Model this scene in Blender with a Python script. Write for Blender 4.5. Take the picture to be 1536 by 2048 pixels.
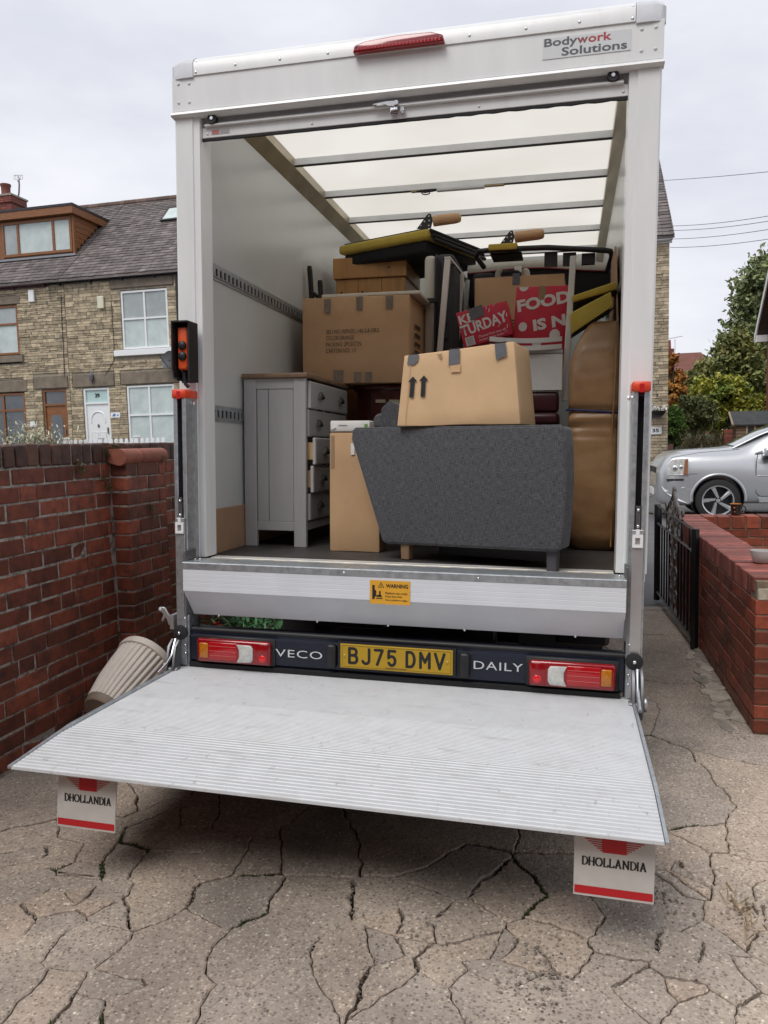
import bpy, bmesh, math, random
import numpy as np
from mathutils import Vector, Matrix, noise

R = math.radians
random.seed(7)
scene = bpy.context.scene
for o in list(bpy.data.objects):
    bpy.data.objects.remove(o)
COL = scene.collection

# ---------------------------------------------------------------- camera
CAM = Vector((0.765, -3.4463, 1.5))
RIGHT = Vector((0.97188799, 0.23415002, -0.02464772))
UP = Vector((0.00243455, 0.09468632, 0.99550418))
FWD = Vector((-0.23543113, 0.96757856, -0.09145445))
FPX = 1525.7                      # focal length in pixels of the 1536 x 2048 frame
cam_data = bpy.data.cameras.new('camera')
cam = bpy.data.objects.new('camera', cam_data)
COL.objects.link(cam)
cam.matrix_world = Matrix(((RIGHT.x, UP.x, -FWD.x, CAM.x), (RIGHT.y, UP.y, -FWD.y, CAM.y),
                           (RIGHT.z, UP.z, -FWD.z, CAM.z), (0, 0, 0, 1)))
cam_data.sensor_fit = 'VERTICAL'
cam_data.sensor_height = 36.0
cam_data.lens = FPX / 2048 * 36.0
cam_data.clip_start = 0.05
cam_data.clip_end = 2000
scene.camera = cam
scene.render.resolution_x, scene.render.resolution_y = 768, 1024

# ---------------------------------------------------------------- sky: flat overcast
SUN_EL, SUN_ROT = R(57), R(202)
world = bpy.data.worlds.new('World'); scene.world = world; world.use_nodes = True
nt = world.node_tree; N = nt.nodes; L = nt.links
N.clear()
w_out = N.new('ShaderNodeOutputWorld'); w_bg = N.new('ShaderNodeBackground')
w_sky = N.new('ShaderNodeTexSky'); w_sky.sky_type = 'NISHITA'; w_sky.sun_disc = False
w_sky.sun_elevation = SUN_EL; w_sky.sun_rotation = SUN_ROT; w_sky.dust_density = 5; w_sky.air_density = 1.2
w_hsv = N.new('ShaderNodeHueSaturation'); w_hsv.inputs['Saturation'].default_value = 0.25
w_tc = N.new('ShaderNodeTexCoord'); w_map = N.new('ShaderNodeMapping'); w_map.inputs['Scale'].default_value = (1.6, 1.6, 4.2)
w_noise = N.new('ShaderNodeTexNoise'); w_noise.inputs['Scale'].default_value = 1.9
w_noise.inputs['Detail'].default_value = 5; w_noise.inputs['Roughness'].default_value = 0.55
w_ramp = N.new('ShaderNodeValToRGB')
w_ramp.color_ramp.elements[0].position = 0.33; w_ramp.color_ramp.elements[0].color = (6.05, 6.25, 6.95, 1)
w_ramp.color_ramp.elements[1].position = 0.68; w_ramp.color_ramp.elements[1].color = (7.75, 7.85, 8.3, 1)
w_mix = N.new('ShaderNodeMixRGB'); w_mix.inputs['Fac'].default_value = 0.93
L.new(w_tc.outputs['Generated'], w_map.inputs['Vector']); L.new(w_map.outputs['Vector'], w_noise.inputs['Vector'])
L.new(w_noise.outputs['Fac'], w_ramp.inputs['Fac'])
L.new(w_sky.outputs['Color'], w_hsv.inputs['Color'])
L.new(w_hsv.outputs['Color'], w_mix.inputs['Color1']); L.new(w_ramp.outputs['Color'], w_mix.inputs['Color2'])
L.new(w_mix.outputs['Color'], w_bg.inputs['Color']); w_bg.inputs['Strength'].default_value = 0.1
L.new(w_bg.outputs['Background'], w_out.inputs['Surface'])

# ---------------------------------------------------------------- sun behind the cloud, high over the camera's left shoulder
sun_d = bpy.data.lights.new('sun', 'SUN'); sun_d.energy = 1.5; sun_d.angle = R(30); sun_d.color = (1, .97, .93)
sun = bpy.data.objects.new('sun', sun_d); COL.objects.link(sun)
sun_dir = Vector((-0.22, -0.55, 0.90)).normalized()
sun.rotation_euler = sun_dir.to_track_quat('Z', 'Y').to_euler()
vs = scene.view_settings
vs.view_transform = 'Standard'; vs.look = 'None'; vs.exposure = 0.35; vs.gamma = 1.0; vs.use_curve_mapping = False
try:
    scene.cycles.use_denoising = True
    scene.cycles.max_bounces = 8
    scene.cycles.diffuse_bounces = 5
except Exception:
    pass

# ---------------------------------------------------------------- frames: the van leans a little against the level street
VAN_ROT = Matrix(((0.999705661, 0.0, 0.0242608924), (-0.000501248298, 0.999786544, 0.0206546714),
                  (-0.0242557137, -0.0206607527, 0.999492268)))
M_VAN = Matrix.Translation(CAM) @ VAN_ROT.to_4x4() @ Matrix.Translation(-CAM)

def _ray(px, py):
    return RIGHT * ((px - 768) / FPX) + UP * ((1024 - py) / FPX) + FWD
def at(px, py, **k):
    """point of the street frame seen at a photo pixel, on the plane x=, y= or z="""
    (ax, val), = k.items(); i = 'xyz'.index(ax); d = _ray(px, py)
    return CAM + d * ((val - CAM[i]) / d[i])
def av(px, py, **k):
    """the same in the van's own frame"""
    (ax, val), = k.items(); i = 'xyz'.index(ax); d = VAN_ROT.transposed() @ _ray(px, py)
    return CAM + d * ((val - CAM[i]) / d[i])

# ---------------------------------------------------------------- materials
MATS = {}
def mat(name, col, rough=.6, metal=0., var=.0, vscale=6., bump=0., bscale=60., rnd=0., col2=None, c2pos=(.45, .65), spec=.5,
        coat=0., trans=0., dirt=None, stretch=None, sheen=0.):
    """procedural principled material: colour noise, optional second colour patches, per-piece variation, fine relief"""
    if name in MATS: return MATS[name]
    m = bpy.data.materials.new(name); m.use_nodes = True; MATS[name] = m
    t = m.node_tree; n = t.nodes; l = t.links; b = n['Principled BSDF']
    b.inputs['Roughness'].default_value = rough; b.inputs['Metallic'].default_value = metal
    b.inputs['Specular IOR Level'].default_value = spec
    b.inputs['Coat Weight'].default_value = coat; b.inputs['Coat Roughness'].default_value = .08
    b.inputs['Transmission Weight'].default_value = trans
    b.inputs['Sheen Weight'].default_value = sheen
    geo = n.new('ShaderNodeNewGeometry'); mp = n.new('ShaderNodeMapping')
    if stretch: mp.inputs['Scale'].default_value = stretch
    l.new(geo.outputs['Position'], mp.inputs['Vector'])
    src = None
    c = n.new('ShaderNodeRGB'); c.outputs[0].default_value = (*col, 1); src = c.outputs[0]
    def noi(scale, detail=4, rg=.6):
        q = n.new('ShaderNodeTexNoise'); q.inputs['Scale'].default_value = scale
        q.inputs['Detail'].default_value = detail; q.inputs['Roughness'].default_value = rg
        l.new(mp.outputs['Vector'], q.inputs['Vector']); return q
    if col2 is not None:
        q = noi(vscale * .7, 6, .65); r = n.new('ShaderNodeMapRange')
        r.inputs['From Min'].default_value = c2pos[0]; r.inputs['From Max'].default_value = c2pos[1]
        l.new(q.outputs['Fac'], r.inputs['Value'])
        mx = n.new('ShaderNodeMixRGB'); mx.inputs['Color2'].default_value = (*col2, 1)
        l.new(r.outputs['Result'], mx.inputs['Fac']); l.new(src, mx.inputs['Color1']); src = mx.outputs[0]
    fac = None
    if var:
        q = noi(vscale); r = n.new('ShaderNodeMapRange')
        r.inputs['From Min'].default_value = .3; r.inputs['From Max'].default_value = .7
        r.inputs['To Min'].default_value = 1 - var; r.inputs['To Max'].default_value = 1 + var
        l.new(q.outputs['Fac'], r.inputs['Value']); fac = r.outputs['Result']
    if rnd:
        oi = n.new('ShaderNodeObjectInfo'); ad = n.new('ShaderNodeMath'); ad.operation = 'ADD'
        l.new(oi.outputs['Random'], ad.inputs[0]); l.new(geo.outputs['Random Per Island'], ad.inputs[1])
        fr = n.new('ShaderNodeMath'); fr.operation = 'FRACT'; l.new(ad.outputs[0], fr.inputs[0])
        r = n.new('ShaderNodeMapRange'); r.inputs['To Min'].default_value = 1 - rnd; r.inputs['To Max'].default_value = 1 + rnd
        l.new(fr.outputs[0], r.inputs['Value'])
        if fac is not None:
            mu = n.new('ShaderNodeMath'); mu.operation = 'MULTIPLY'; l.new(fac, mu.inputs[0]); l.new(r.outputs['Result'], mu.inputs[1]); fac = mu.outputs[0]
        else: fac = r.outputs['Result']
    if fac is not None:
        vm = n.new('ShaderNodeVectorMath'); vm.operation = 'SCALE'
        l.new(src, vm.inputs[0]); l.new(fac, vm.inputs['Scale']); src = vm.outputs[0]
    l.new(src, b.inputs['Base Color'])
    if bump:
        q = noi(bscale, 5, .7); bp = n.new('ShaderNodeBump'); bp.inputs['Strength'].default_value = bump; bp.inputs['Distance'].default_value = .01
        l.new(q.outputs['Fac'], bp.inputs['Height']); l.new(bp.outputs['Normal'], b.inputs['Normal'])
    return m

def emis(name, col, s):
    m = mat(name, col, .3); b = m.node_tree.nodes['Principled BSDF']
    b.inputs['Emission Color'].default_value = (*col, 1); b.inputs['Emission Strength'].default_value = s
    return m

# ---------------------------------------------------------------- object helpers
BASE = {}
def tag(o, label=None, cat=None, group=None, kind=None):
    if label: o['label'] = label
    if cat: o['category'] = cat
    if group: o['group'] = group
    if kind: o['kind'] = kind
    return o
def thing(name, label, cat, base=(0, 0, 0), frame='world', rot=None, group=None):
    """an Empty at the thing's base; its parts are given in street or van coordinates (or local ones when rot is set)"""
    e = bpy.data.objects.new(name, None); COL.objects.link(e); e.empty_display_size = .1
    m = Matrix.Translation(Vector(base))
    if rot is not None: m = m @ rot.to_4x4()
    BASE[e.name] = Vector((0, 0, 0)) if rot is not None else Vector(base)
    e.matrix_world = (M_VAN @ m) if frame == 'van' else m
    tag(e, label, cat, group)
    return e

class MB:
    """collects shapes and links them as one mesh object"""
    def __init__(s): s.bm = bmesh.new(); s.mi = 0
    def _new(s, verts, faces):
        vs_ = [s.bm.verts.new(v) for v in verts]; out = []
        for f in faces:
            try:
                q = s.bm.faces.new([vs_[i] for i in f]); q.material_index = s.mi; out.append(q)
            except ValueError: pass
        return vs_, out
    def box(s, x0, x1, y0, y1, z0, z1, bev=0., seg=1, jit=0.):
        x0, x1 = min(x0, x1), max(x0, x1); y0, y1 = min(y0, y1), max(y0, y1); z0, z1 = min(z0, z1), max(z0, z1)
        v = [(x0, y0, z0), (x1, y0, z0), (x1, y1, z0), (x0, y1, z0), (x0, y0, z1), (x1, y0, z1), (x1, y1, z1), (x0, y1, z1)]
        if jit: v = [tuple(c + random.uniform(-jit, jit) for c in p) for p in v]
        vs_, fs = s._new(v, [(3, 2, 1, 0), (4, 5, 6, 7), (0, 1, 5, 4), (1, 2, 6, 5), (2, 3, 7, 6), (3, 0, 4, 7)])
        if bev:
            es = list({e for f in fs for e in f.edges})
            r = bmesh.ops.bevel(s.bm, geom=es, offset=bev, segments=seg, affect='EDGES', profile=.5)
            for f in r['faces']: f.material_index = s.mi
        return s
    def hexa(s, p, bev=0., seg=1):
        """eight corners: bottom 0-3 counter-clockwise, top 4-7"""
        vs_, fs = s._new(p, [(3, 2, 1, 0), (4, 5, 6, 7), (0, 1, 5, 4), (1, 2, 6, 5), (2, 3, 7, 6), (3, 0, 4, 7)])
        if bev:
            es = list({e for f in fs for e in f.edges})
            bmesh.ops.bevel(s.bm, geom=es, offset=bev, segments=seg, affect='EDGES', profile=.5)
        return s
    def prism(s, pts, plane, a, b, bev=0., seg=1):
        """outline in 'xz', 'yz' or 'xy', extruded between a and b on the third axis"""
        def P(u, v, w): return {'xz': (u, w, v), 'yz': (w, u, v), 'xy': (u, v, w)}[plane]
        n = len(pts); v = [P(u, w, a) for u, w in pts] + [P(u, w, b) for u, w in pts]
        f = [tuple(range(n)), tuple(range(2 * n - 1, n - 1, -1))] + [(i, i + n, (i + 1) % n + n, (i + 1) % n) for i in range(n)]
        vs_, fs = s._new(v, f)
        bmesh.ops.recalc_face_normals(s.bm, faces=fs)
        if bev:
            es = list({e for q in fs for e in q.edges})
            bmesh.ops.bevel(s.bm, geom=es, offset=bev, segments=seg, affect='EDGES', profile=.5)
        return s
    def quad(s, *p): s._new(p, [tuple(range(len(p)))]); return s
    def grid(s, rows, close=False, caps=False):
        """lofted rows of equal length"""
        n = len(rows[0]); v = [q for r in rows for q in r]; f = []
        for i in range(len(rows) - 1):
            for j in range(n if close else n - 1):
                k = (j + 1) % n; f.append((i * n + j, i * n + k, (i + 1) * n + k, (i + 1) * n + j))
        if caps:
            f.append(tuple(range(n - 1, -1, -1))); f.append(tuple(range((len(rows) - 1) * n, len(rows) * n)))
        vs_, fs = s._new(v, f)
        if close: bmesh.ops.recalc_face_normals(s.bm, faces=fs)
        return s
    def tube(s, path, r, seg=8, closed=False, cap=True):
        path = [Vector(p) for p in path]; rows = []; m = len(path)
        rr = r if isinstance(r, (list, tuple)) else [r] * m
        up = Vector((0, 0, 1)); prev = None
        for i, p in enumerate(path):
            if closed: t = path[(i + 1) % m] - path[i - 1]
            else: t = path[min(i + 1, m - 1)] - path[max(i - 1, 0)]
            t.normalize()
            if prev is None:
                a = t.cross(up if abs(t.z) < .95 else Vector((1, 0, 0))).normalized()
            else:
                a = (prev - t * prev.dot(t)).normalized()
            prev = a; b = t.cross(a)
            rows.append([p + (a * math.cos(2 * math.pi * k / seg) + b * math.sin(2 * math.pi * k / seg)) * rr[i] for k in range(seg)])
        if closed: rows.append(rows[0])
        return s.grid(rows, close=True, caps=cap and not closed)
    def cyl(s, p0, p1, r, r2=None, seg=16): return s.tube([p0, p1], [r, r if r2 is None else r2], seg)
    def lathe(s, prof, o=(0, 0, 0), axis=(0, 0, 1), seg=24, caps=True):
        ax = Vector(axis).normalized(); a = ax.orthogonal().normalized(); b = ax.cross(a); o = Vector(o)
        rows = [[o + ax * z + (a * math.cos(2 * math.pi * k / seg) + b * math.sin(2 * math.pi * k / seg)) * r for k in range(seg)] for r, z in prof]
        return s.grid(rows, close=True, caps=caps)
    def ball(s, c, r, seg=8, sc=(1, 1, 1)):
        rows = []
        for i in range(seg // 2 + 1):
            th = math.pi * i / (seg // 2); rr = max(math.sin(th), 1e-3) * r
            rows.append([(c[0] + sc[0] * rr * math.cos(2 * math.pi * k / seg), c[1] + sc[1] * rr * math.sin(2 * math.pi * k / seg), c[2] + sc[2] * r * math.cos(th)) for k in range(seg)])
        return s.grid(rows, close=True, caps=True)
    def mesh(s, name, off=None):
        if off is not None: bmesh.ops.translate(s.bm, verts=s.bm.verts, vec=-Vector(off))
        me = bpy.data.meshes.new(name); s.bm.to_mesh(me); s.bm.free(); return me
    def build(s, name, m, parent=None, smooth=None, label=None, frame='world', kind=None):
        off = None; top = parent
        if parent is not None:
            while top.parent is not None: top = top.parent
            off = BASE.get(top.name)
        me = s.mesh(name, off)
        for q in (m if isinstance(m, (list, tuple)) else [m]): me.materials.append(q)
        return link(name, me, parent, smooth, label, frame, kind)

def link(name, me, parent=None, smooth=None, label=None, frame='world', kind=None):
    o = bpy.data.objects.new(name, me); COL.objects.link(o)
    if smooth is not None:
        me.polygons.foreach_set('use_smooth', [True] * len(me.polygons)); me.set_sharp_from_angle(angle=R(smooth))
    if parent is not None: o.parent = parent
    elif frame == 'van': o.matrix_world = M_VAN.copy()
    if label: o['label'] = label
    if kind: o['kind'] = kind
    return o

_TXT = {}
def text(s_, name, m, parent, origin, right, up, w=None, h=None, bold=0., depth=.0006, italic=0., space=1., lines=None, align='LEFT'):
    """lettering as thin raised print; origin is its lower left corner, w / h the size it is fitted to"""
    cu = bpy.data.curves.new('t', 'FONT'); cu.body = s_; cu.size = 1; cu.offset = bold; cu.shear = italic
    cu.space_character = space; cu.extrude = 0; cu.resolution_u = 3; cu.align_x = align
    if lines: cu.space_line = lines
    ob = bpy.data.objects.new('t', cu); COL.objects.link(ob)
    dg = bpy.context.evaluated_depsgraph_get(); me = bpy.data.meshes.new_from_object(ob.evaluated_get(dg))
    bpy.data.objects.remove(ob); bpy.data.curves.remove(cu)
    co = np.empty(len(me.vertices) * 3); me.vertices.foreach_get('co', co); co = co.reshape(-1, 3)
    lo, hi = co.min(0), co.max(0); d = hi - lo
    sx = (w / d[0]) if w else None; sy = (h / d[1]) if h else None
    sx = sx or sy; sy = sy or sx
    right = Vector(right).normalized(); up = Vector(up).normalized(); nr = right.cross(up); origin = Vector(origin)
    top = parent
    while top is not None and top.parent is not None: top = top.parent
    off = BASE.get(top.name, Vector((0, 0, 0))) if top is not None else Vector((0, 0, 0))
    out = [origin + right * ((c[0] - lo[0]) * sx) + up * ((c[1] - lo[1]) * sy) + nr * depth - off for c in co]
    me.vertices.foreach_set('co', [q for v in out for q in v]); me.update()
    me.materials.clear(); me.materials.append(m); me.name = name
    return link(name, me, parent)

def rot_z(a): return Matrix.Rotation(a, 3, 'Z')
# ================================================================ materials used in several places
m_white = mat('white_body_paint', (.78, .792, .787), .32, var=.045, vscale=7, bump=.02, bscale=20, coat=.15, col2=(.66, .655, .63), c2pos=(.60, .86), stretch=(1.5, 1.5, .22))
m_greywhite = mat('greyed_white_plastic', (.62, .64, .67), .5, var=.08, vscale=12)
m_lining = mat('grp_lining', (.535, .555, .545), .28, var=.05, vscale=2.2, bump=.03, bscale=8)
m_alu = mat('brushed_aluminium', (.66, .67, .68), .38, metal=.85, var=.08, vscale=9, bump=.04, bscale=90)
m_galv = mat('galvanised_steel', (.46, .49, .51), .42, metal=.75, var=.22, vscale=34, bump=.05, bscale=70)
m_steel = mat('dark_steel', (.20, .20, .21), .4, metal=.8, var=.15, vscale=20)
m_chrome = mat('chrome', (.8, .8, .82), .12, metal=1.)
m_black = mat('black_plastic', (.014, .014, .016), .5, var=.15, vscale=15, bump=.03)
m_rubber = mat('black_rubber', (.015, .015, .016), .8, bump=.1)
m_navy = mat('dark_blue_bumper', (.008, .011, .024), .36, var=.12, vscale=10)
m_red_cap = mat('orange_red_plastic', (.72, .06, .02), .4, var=.05)
m_orange = mat('orange_panel', (.75, .10, .02), .45)
m_lens_red = mat('red_lens', (.26, .003, .006), .14, var=.12, vscale=60, coat=.6)
m_lens_red2 = mat('bright_red_lens', (.40, .005, .009), .14, var=.2, vscale=150, coat=.6)
m_lens_amber = mat('amber_lens', (.45, .15, .008), .15, var=.2, vscale=80, coat=.5)
m_lens_clear = mat('clear_lens', (.52, .53, .50), .12, var=.2, vscale=50, coat=.6)
m_ink = mat('black_ink', (.012, .012, .013), .6)
m_floor = mat('dark_resin_floor', (.045, .042, .040), .55, var=.3, vscale=9, bump=.1, bscale=120)
m_mdf = mat('mdf_board', (.36, .22, .13), .7, var=.12, vscale=5)
m_tape = mat('grey_duct_tape', (.13, .135, .15), .45, var=.12, vscale=30, bump=.1, bscale=60)
m_print_red = mat('red_print', (.50, .012, .018), .5)

# roof sheet: translucent glass fibre that lets the daylight through
m_roof = bpy.data.materials.new('translucent_roof_sheet'); m_roof.use_nodes = True
_t = m_roof.node_tree; _n = _t.nodes; _n.clear()
_o = _n.new('ShaderNodeOutputMaterial'); _tr = _n.new('ShaderNodeBsdfTranslucent'); _df = _n.new('ShaderNodeBsdfDiffuse'); _mx = _n.new('ShaderNodeMixShader')
_g = _n.new('ShaderNodeNewGeometry'); _q = _n.new('ShaderNodeTexNoise'); _q.inputs['Scale'].default_value = 1.3; _rp = _n.new('ShaderNodeValToRGB')
_rp.color_ramp.elements[0].position = .3; _rp.color_ramp.elements[0].color = (.63, .60, .53, 1)
_rp.color_ramp.elements[1].position = .7; _rp.color_ramp.elements[1].color = (.72, .695, .635, 1)
_t.links.new(_g.outputs['Position'], _q.inputs['Vector']); _t.links.new(_q.outputs['Fac'], _rp.inputs['Fac'])
_t.links.new(_rp.outputs['Color'], _tr.inputs['Color']); _df.inputs['Color'].default_value = (.55, .53, .47, 1)
_mx.inputs['Fac'].default_value = .12
_t.links.new(_tr.outputs[0], _mx.inputs[1]); _t.links.new(_df.outputs[0], _mx.inputs[2]); _t.links.new(_mx.outputs[0], _o.inputs['Surface'])

# ================================================================ the removal van (van frame: x across, y into the box, z up)
van = thing('removal_van', 'white box removal van with open roller door and lowered tail lift', 'van', (0, 0, 0), 'van')
FL = .971
def vb(*a, **k): q = MB(); q.box(*a, **k); return q

for s in (-1, 1):
    vb(s * 1.108, s * 1.034, .10, 4.10, .93, 3.33, bev=.004).build('side_wall', m_white, van)
    lin = vb(s * 1.034, s * 1.030, .10, 4.04, FL, 3.31).build('wall_lining', m_lining, van)
    for i in range(13):
        MB().ball((s * 1.029, .3 + i * .29, 3.255), .011, 8, (.5, 1, 1)).build('rivet', m_alu, lin, 60)
    q = MB(); q.prism([(s * 1.034, 3.235), (s * .972, 3.315), (s * .972, 3.372), (s * 1.108, 3.372), (s * 1.108, 3.33), (s * 1.034, 3.33)], 'xz', .10, 4.1)
    q.build('cant_rail', mat('reflected_brown_alu', (.40, .34, .24), .35, metal=.6, var=.2, vscale=4), van)  # brown tone of reflections is put into the rail's colour
    # posts of the rear frame: wide outer face, shallow step, narrow inner return
    q = MB(); q.prism([(s * 1.105, .12), (s * 1.105, .006), (s * 1.097, -.002), (s * 1.012, -.002), (s * 1.008, .004), (s * .977, .004), (s * .975, .010), (s * .975, .12)], 'xy', .982, 3.10)
    q.build('rear_post', m_white, van)
    for zt in (2.385, 1.662):
        r_ = MB()
        r_.box(s * 1.028, s * 1.024, .11, 4.0, zt, zt + .020); r_.box(s * 1.028, s * 1.024, .11, 4.0, zt + .058, zt + .082)
        r_.box(s * 1.024, s * 1.018, .11, 4.0, zt + .058, zt + .063); r_.box(s * 1.024, s * 1.018, .11, 4.0, zt + .015, zt + .020)
        yy = .11
        while yy < 3.98:
            r_.box(s * 1.022, s * 1.016, yy, yy + .026, zt + .020, zt + .058); yy += .05
        tk = r_.build('lashing_rail', m_galv, van)
        vb(s * 1.0295, s * 1.0282, .112, 3.98, zt + .004, zt + .076).build('slot_recess', m_black, tk)
    vb(s * 1.026, s * 1.018, .13, 4.0, FL, 1.205, bev=.002).build('kick_board', m_mdf, van)
vb(-1.108, 1.108, 4.10, 4.14, .93, 3.37).build('front_bulkhead', m_lining, van)
q = MB(); q.quad((-.972, .10, 3.368), (.972, .10, 3.368), (.972, 4.1, 3.368), (-.972, 4.1, 3.368)); q.build('roof_sheet', m_roof, van)
for i in range(-1, 5):
    y = 1.285 + .622 * i
    q = MB(); q.box(-.971, .971, y, y + .004, 3.322, 3.362); q.box(-.971, .971, y + .034, y + .038, 3.324, 3.362)
    bow = q.build('roof_bow', mat('roof_bow_steel', (.72, .74, .76), .45, metal=.15, var=.08), van)
    vb(-.971, .971, y + .004, y + .024, 3.316, 3.322).build('bow_shade_strip', m_black, bow)  # black strip stands in for the shade on the bow's underside
    if i == 1:
        q = MB(); q.box(-.16, .17, y - .012, y + .02, 3.300, 3.318, bev=.004); q.build('interior_light', m_greywhite, bow)
        q = MB(); q.tube([(-.30, y, 3.312), (-.24, y - .005, 3.30), (-.19, y, 3.306), (-.16, y, 3.31)], .006, 6); q.tube([(-.235 + .03 * math.cos(a / 3), y, 3.300 + .014 * math.sin(a / 3)) for a in range(19)], .004, 6)
        q.build('cable', m_rubber, bow, 60)
        q = MB(); q.box(-.34, -.28, y - .004, y + .03, 3.312, 3.3175); q.box(.17, .30, y - .004, y + .03, 3.312, 3.3175); q.build('tape', mat('buff_tape', (.45, .36, .2), .5), bow)
fl = vb(-1.034, 1.034, .12, 4.1, .93, FL).build('load_floor', m_floor, van)
vb(-.972, .972, .045, .12, .95, FL + .004, bev=.002).build('threshold', mat('worn_threshold_alu', (.70, .69, .65), .4, metal=.3, var=.1, vscale=14), van)
# hazard stripe
mh = bpy.data.materials.new('hazard_stripe'); mh.use_nodes = True
_t = mh.node_tree; _n = _t.nodes; _b = _n['Principled BSDF']; _g = _n.new('ShaderNodeNewGeometry'); _w = _n.new('ShaderNodeTexWave'); _w.inputs['Scale'].default_value = 2.7
_w.bands_direction = 'X'; _w.wave_profile = 'SAW'; _w.inputs['Distortion'].default_value = .4; _r = _n.new('ShaderNodeValToRGB'); _r.color_ramp.interpolation = 'CONSTANT'
_r.color_ramp.elements[0].color = (.02, .02, .018, 1); _r.color_ramp.elements[1].position = .5; _r.color_ramp.elements[1].color = (.50, .36, .10, 1)
_t.links.new(_g.outputs['Position'], _w.inputs['Vector']); _t.links.new(_w.outputs['Fac'], _r.inputs['Fac']); _t.links.new(_r.outputs['Color'], _b.inputs['Base Color']); _b.inputs['Roughness'].default_value = .6
vb(-.972, .972, .012, .045, .95, FL + .001).build('hazard_strip', mh, van)
vb(-.972, .972, -.014, .012, .95, FL + .005, bev=.002).build('threshold', MATS['worn_threshold_alu'], van)
q = MB(); q.prism([(-.015, .978), (-.198, .984), (-.203, .980), (-.203, .952), (-.199, .952), (-.199, .974), (-.015, .970)], 'yz', -.995, 1.008)
sill = q.build('galvanised_sill', m_galv, van)
for x in (-.98, -.955, .985, .4, -.2):
    MB().ball((x, -.10 if abs(x) > .9 else -.2045, .984 if abs(x) > .9 else .966), .006, 6).build('bolt', m_chrome, sill, 60)
# --- deflector apron under the sill: extrusion with shallow ribs
pts = [(-.198, .955)]
for i in range(5):
    z = .950 - i * .021
    pts += [(-.2012, z), (-.2012, z - .017), (-.2006, z - .019)]
pts += [(-.199, .850), (-.192, .838), (-.098, .716), (-.092, .714), (-.088, .720), (-.182, .842), (-.188, .955)]
q = MB(); q.prism(pts, 'yz', -.992, 1.008); apron = q.build('apron_panel', mat('white_apron', (.66, .68, .71), .42, var=.05, vscale=5, bump=.02, bscale=18), van)
for x in (-.86, -.36, -.02, .33, .81):
    MB().ball((x, -.101, .713), .007, 6).build('bolt', m_chrome, apron, 60)
# --- header and cap
hd = MB(); hd.prism([(.12, 3.112), (-.006, 3.112), (-.012, 3.118), (-.012, 3.272), (.12, 3.272)], 'yz', -1.108, 1.108)
hd.prism([(.02, 3.088), (-.02, 3.092), (-.026, 3.098), (-.022, 3.110), (-.006, 3.116), (.02, 3.116)], 'yz', -1.112, 1.112)
hdr = hd.build('rear_header', m_white, van, 40)
capprof = [(-.018, 3.272), (-.018, 3.325), (-.008, 3.346), (.015, 3.362), (.06, 3.376), (.20, 3.384), (.20, 3.37), (.02, 3.272)]
q = MB(); q.prism(capprof, 'yz', -.994, .994); cap = q.build('roof_cap', m_white, van, 40)
for s in (-1, 1):
    q = MB()
    rows = []
    for k in range(9):
        a = k / 8 * math.pi / 2
        x = s * (.997 + .045 + .073 * math.sin(a)) if k else s * .996
        dz = .045 * (1 - math.cos(a)); dy = .03 * (1 - math.cos(a))
        rows.append([(x, y + (dy if y < .01 else 0) - .003, (z - dz if z > 3.33 else z - (.01 if z < 3.3 else 0)) + .002) for y, z in capprof])
    q.grid(rows, close=True, caps=True); q.build('corner_cap', m_greywhite, van, 50)
    for x, z in ((1.02, 3.24), (1.075, 3.243), (1.02, 3.155), (1.075, 3.157)):
        MB().ball((s * x, -.012, z), .008, 8, (1, .5, 1)).build('rivet', m_greywhite, hdr, 60)
    for z in (3.285, 3.335):
        MB().ball((s * .982, -.018 if z < 3.3 else -.012, z), .007, 8, (1, .5, 1)).build('rivet', m_alu, cap, 60)
for x in (-.78, -.56, -.33, .31, .55, .77):
    MB().ball((x, -.018, 3.297), .007, 8, (1, .5, 1)).build('rivet', m_alu, cap, 60)
# high level brake lamp
q = MB(); lw = [(-.205, 3.268), (-.195, 3.300), (-.16, 3.312), (0, 3.322), (.16, 3.318), (.20, 3.305), (.212, 3.284), (.21, 3.274), (0, 3.288), (-.16, 3.274)]
q.prism([(-.205, 3.268), (-.197, 3.298), (-.15, 3.312), (0, 3.320), (.15, 3.316), (.198, 3.300), (.206, 3.270)], 'xz', -.052, -.018, bev=.006, seg=2)
bl = q.build('brake_lamp', m_lens_red, van, 50)
q = MB()
for i in range(24): q.box(-.185 + i * .0158, -.175 + i * .0158, -.0545, -.051, 3.274, 3.287, bev=.001)
q.build('led_row', m_lens_red2, bl)
for x in (-.188, .188): MB().ball((x, -.053, 3.290), .005, 6).build('screw', m_steel, bl)
# maker's sign on the header
sg = vb(.621, .978, -.0145, -.0122, 3.163, 3.247).build('sign_plate', mat('sign_film', (.66, .68, .69), .3), van)
m_sdk = mat('sign_dark', (.10, .105, .12), .5); m_srd = mat('sign_red', (.42, .05, .06), .5)
text('Body', 'lettering', m_sdk, sg, (.627, -.0146, 3.203), (1, 0, 0), (0, 0, 1), w=.136, h=.043, bold=.02)
text('w', 'lettering', mat('sign_mix', (.25, .06, .07), .5), sg, (.762, -.0146, 3.2125), (1, 0, 0), (0, 0, 1), w=.044, h=.0235, bold=.02)
text('ork', 'lettering', m_srd, sg, (.807, -.0146, 3.2125), (1, 0, 0), (0, 0, 1), w=.094, h=.034, bold=.02)
text('Solutions', 'lettering', m_sdk, sg, (.699, -.0146, 3.170), (1, 0, 0), (0, 0, 1), w=.264, h=.034, bold=.02)
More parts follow.
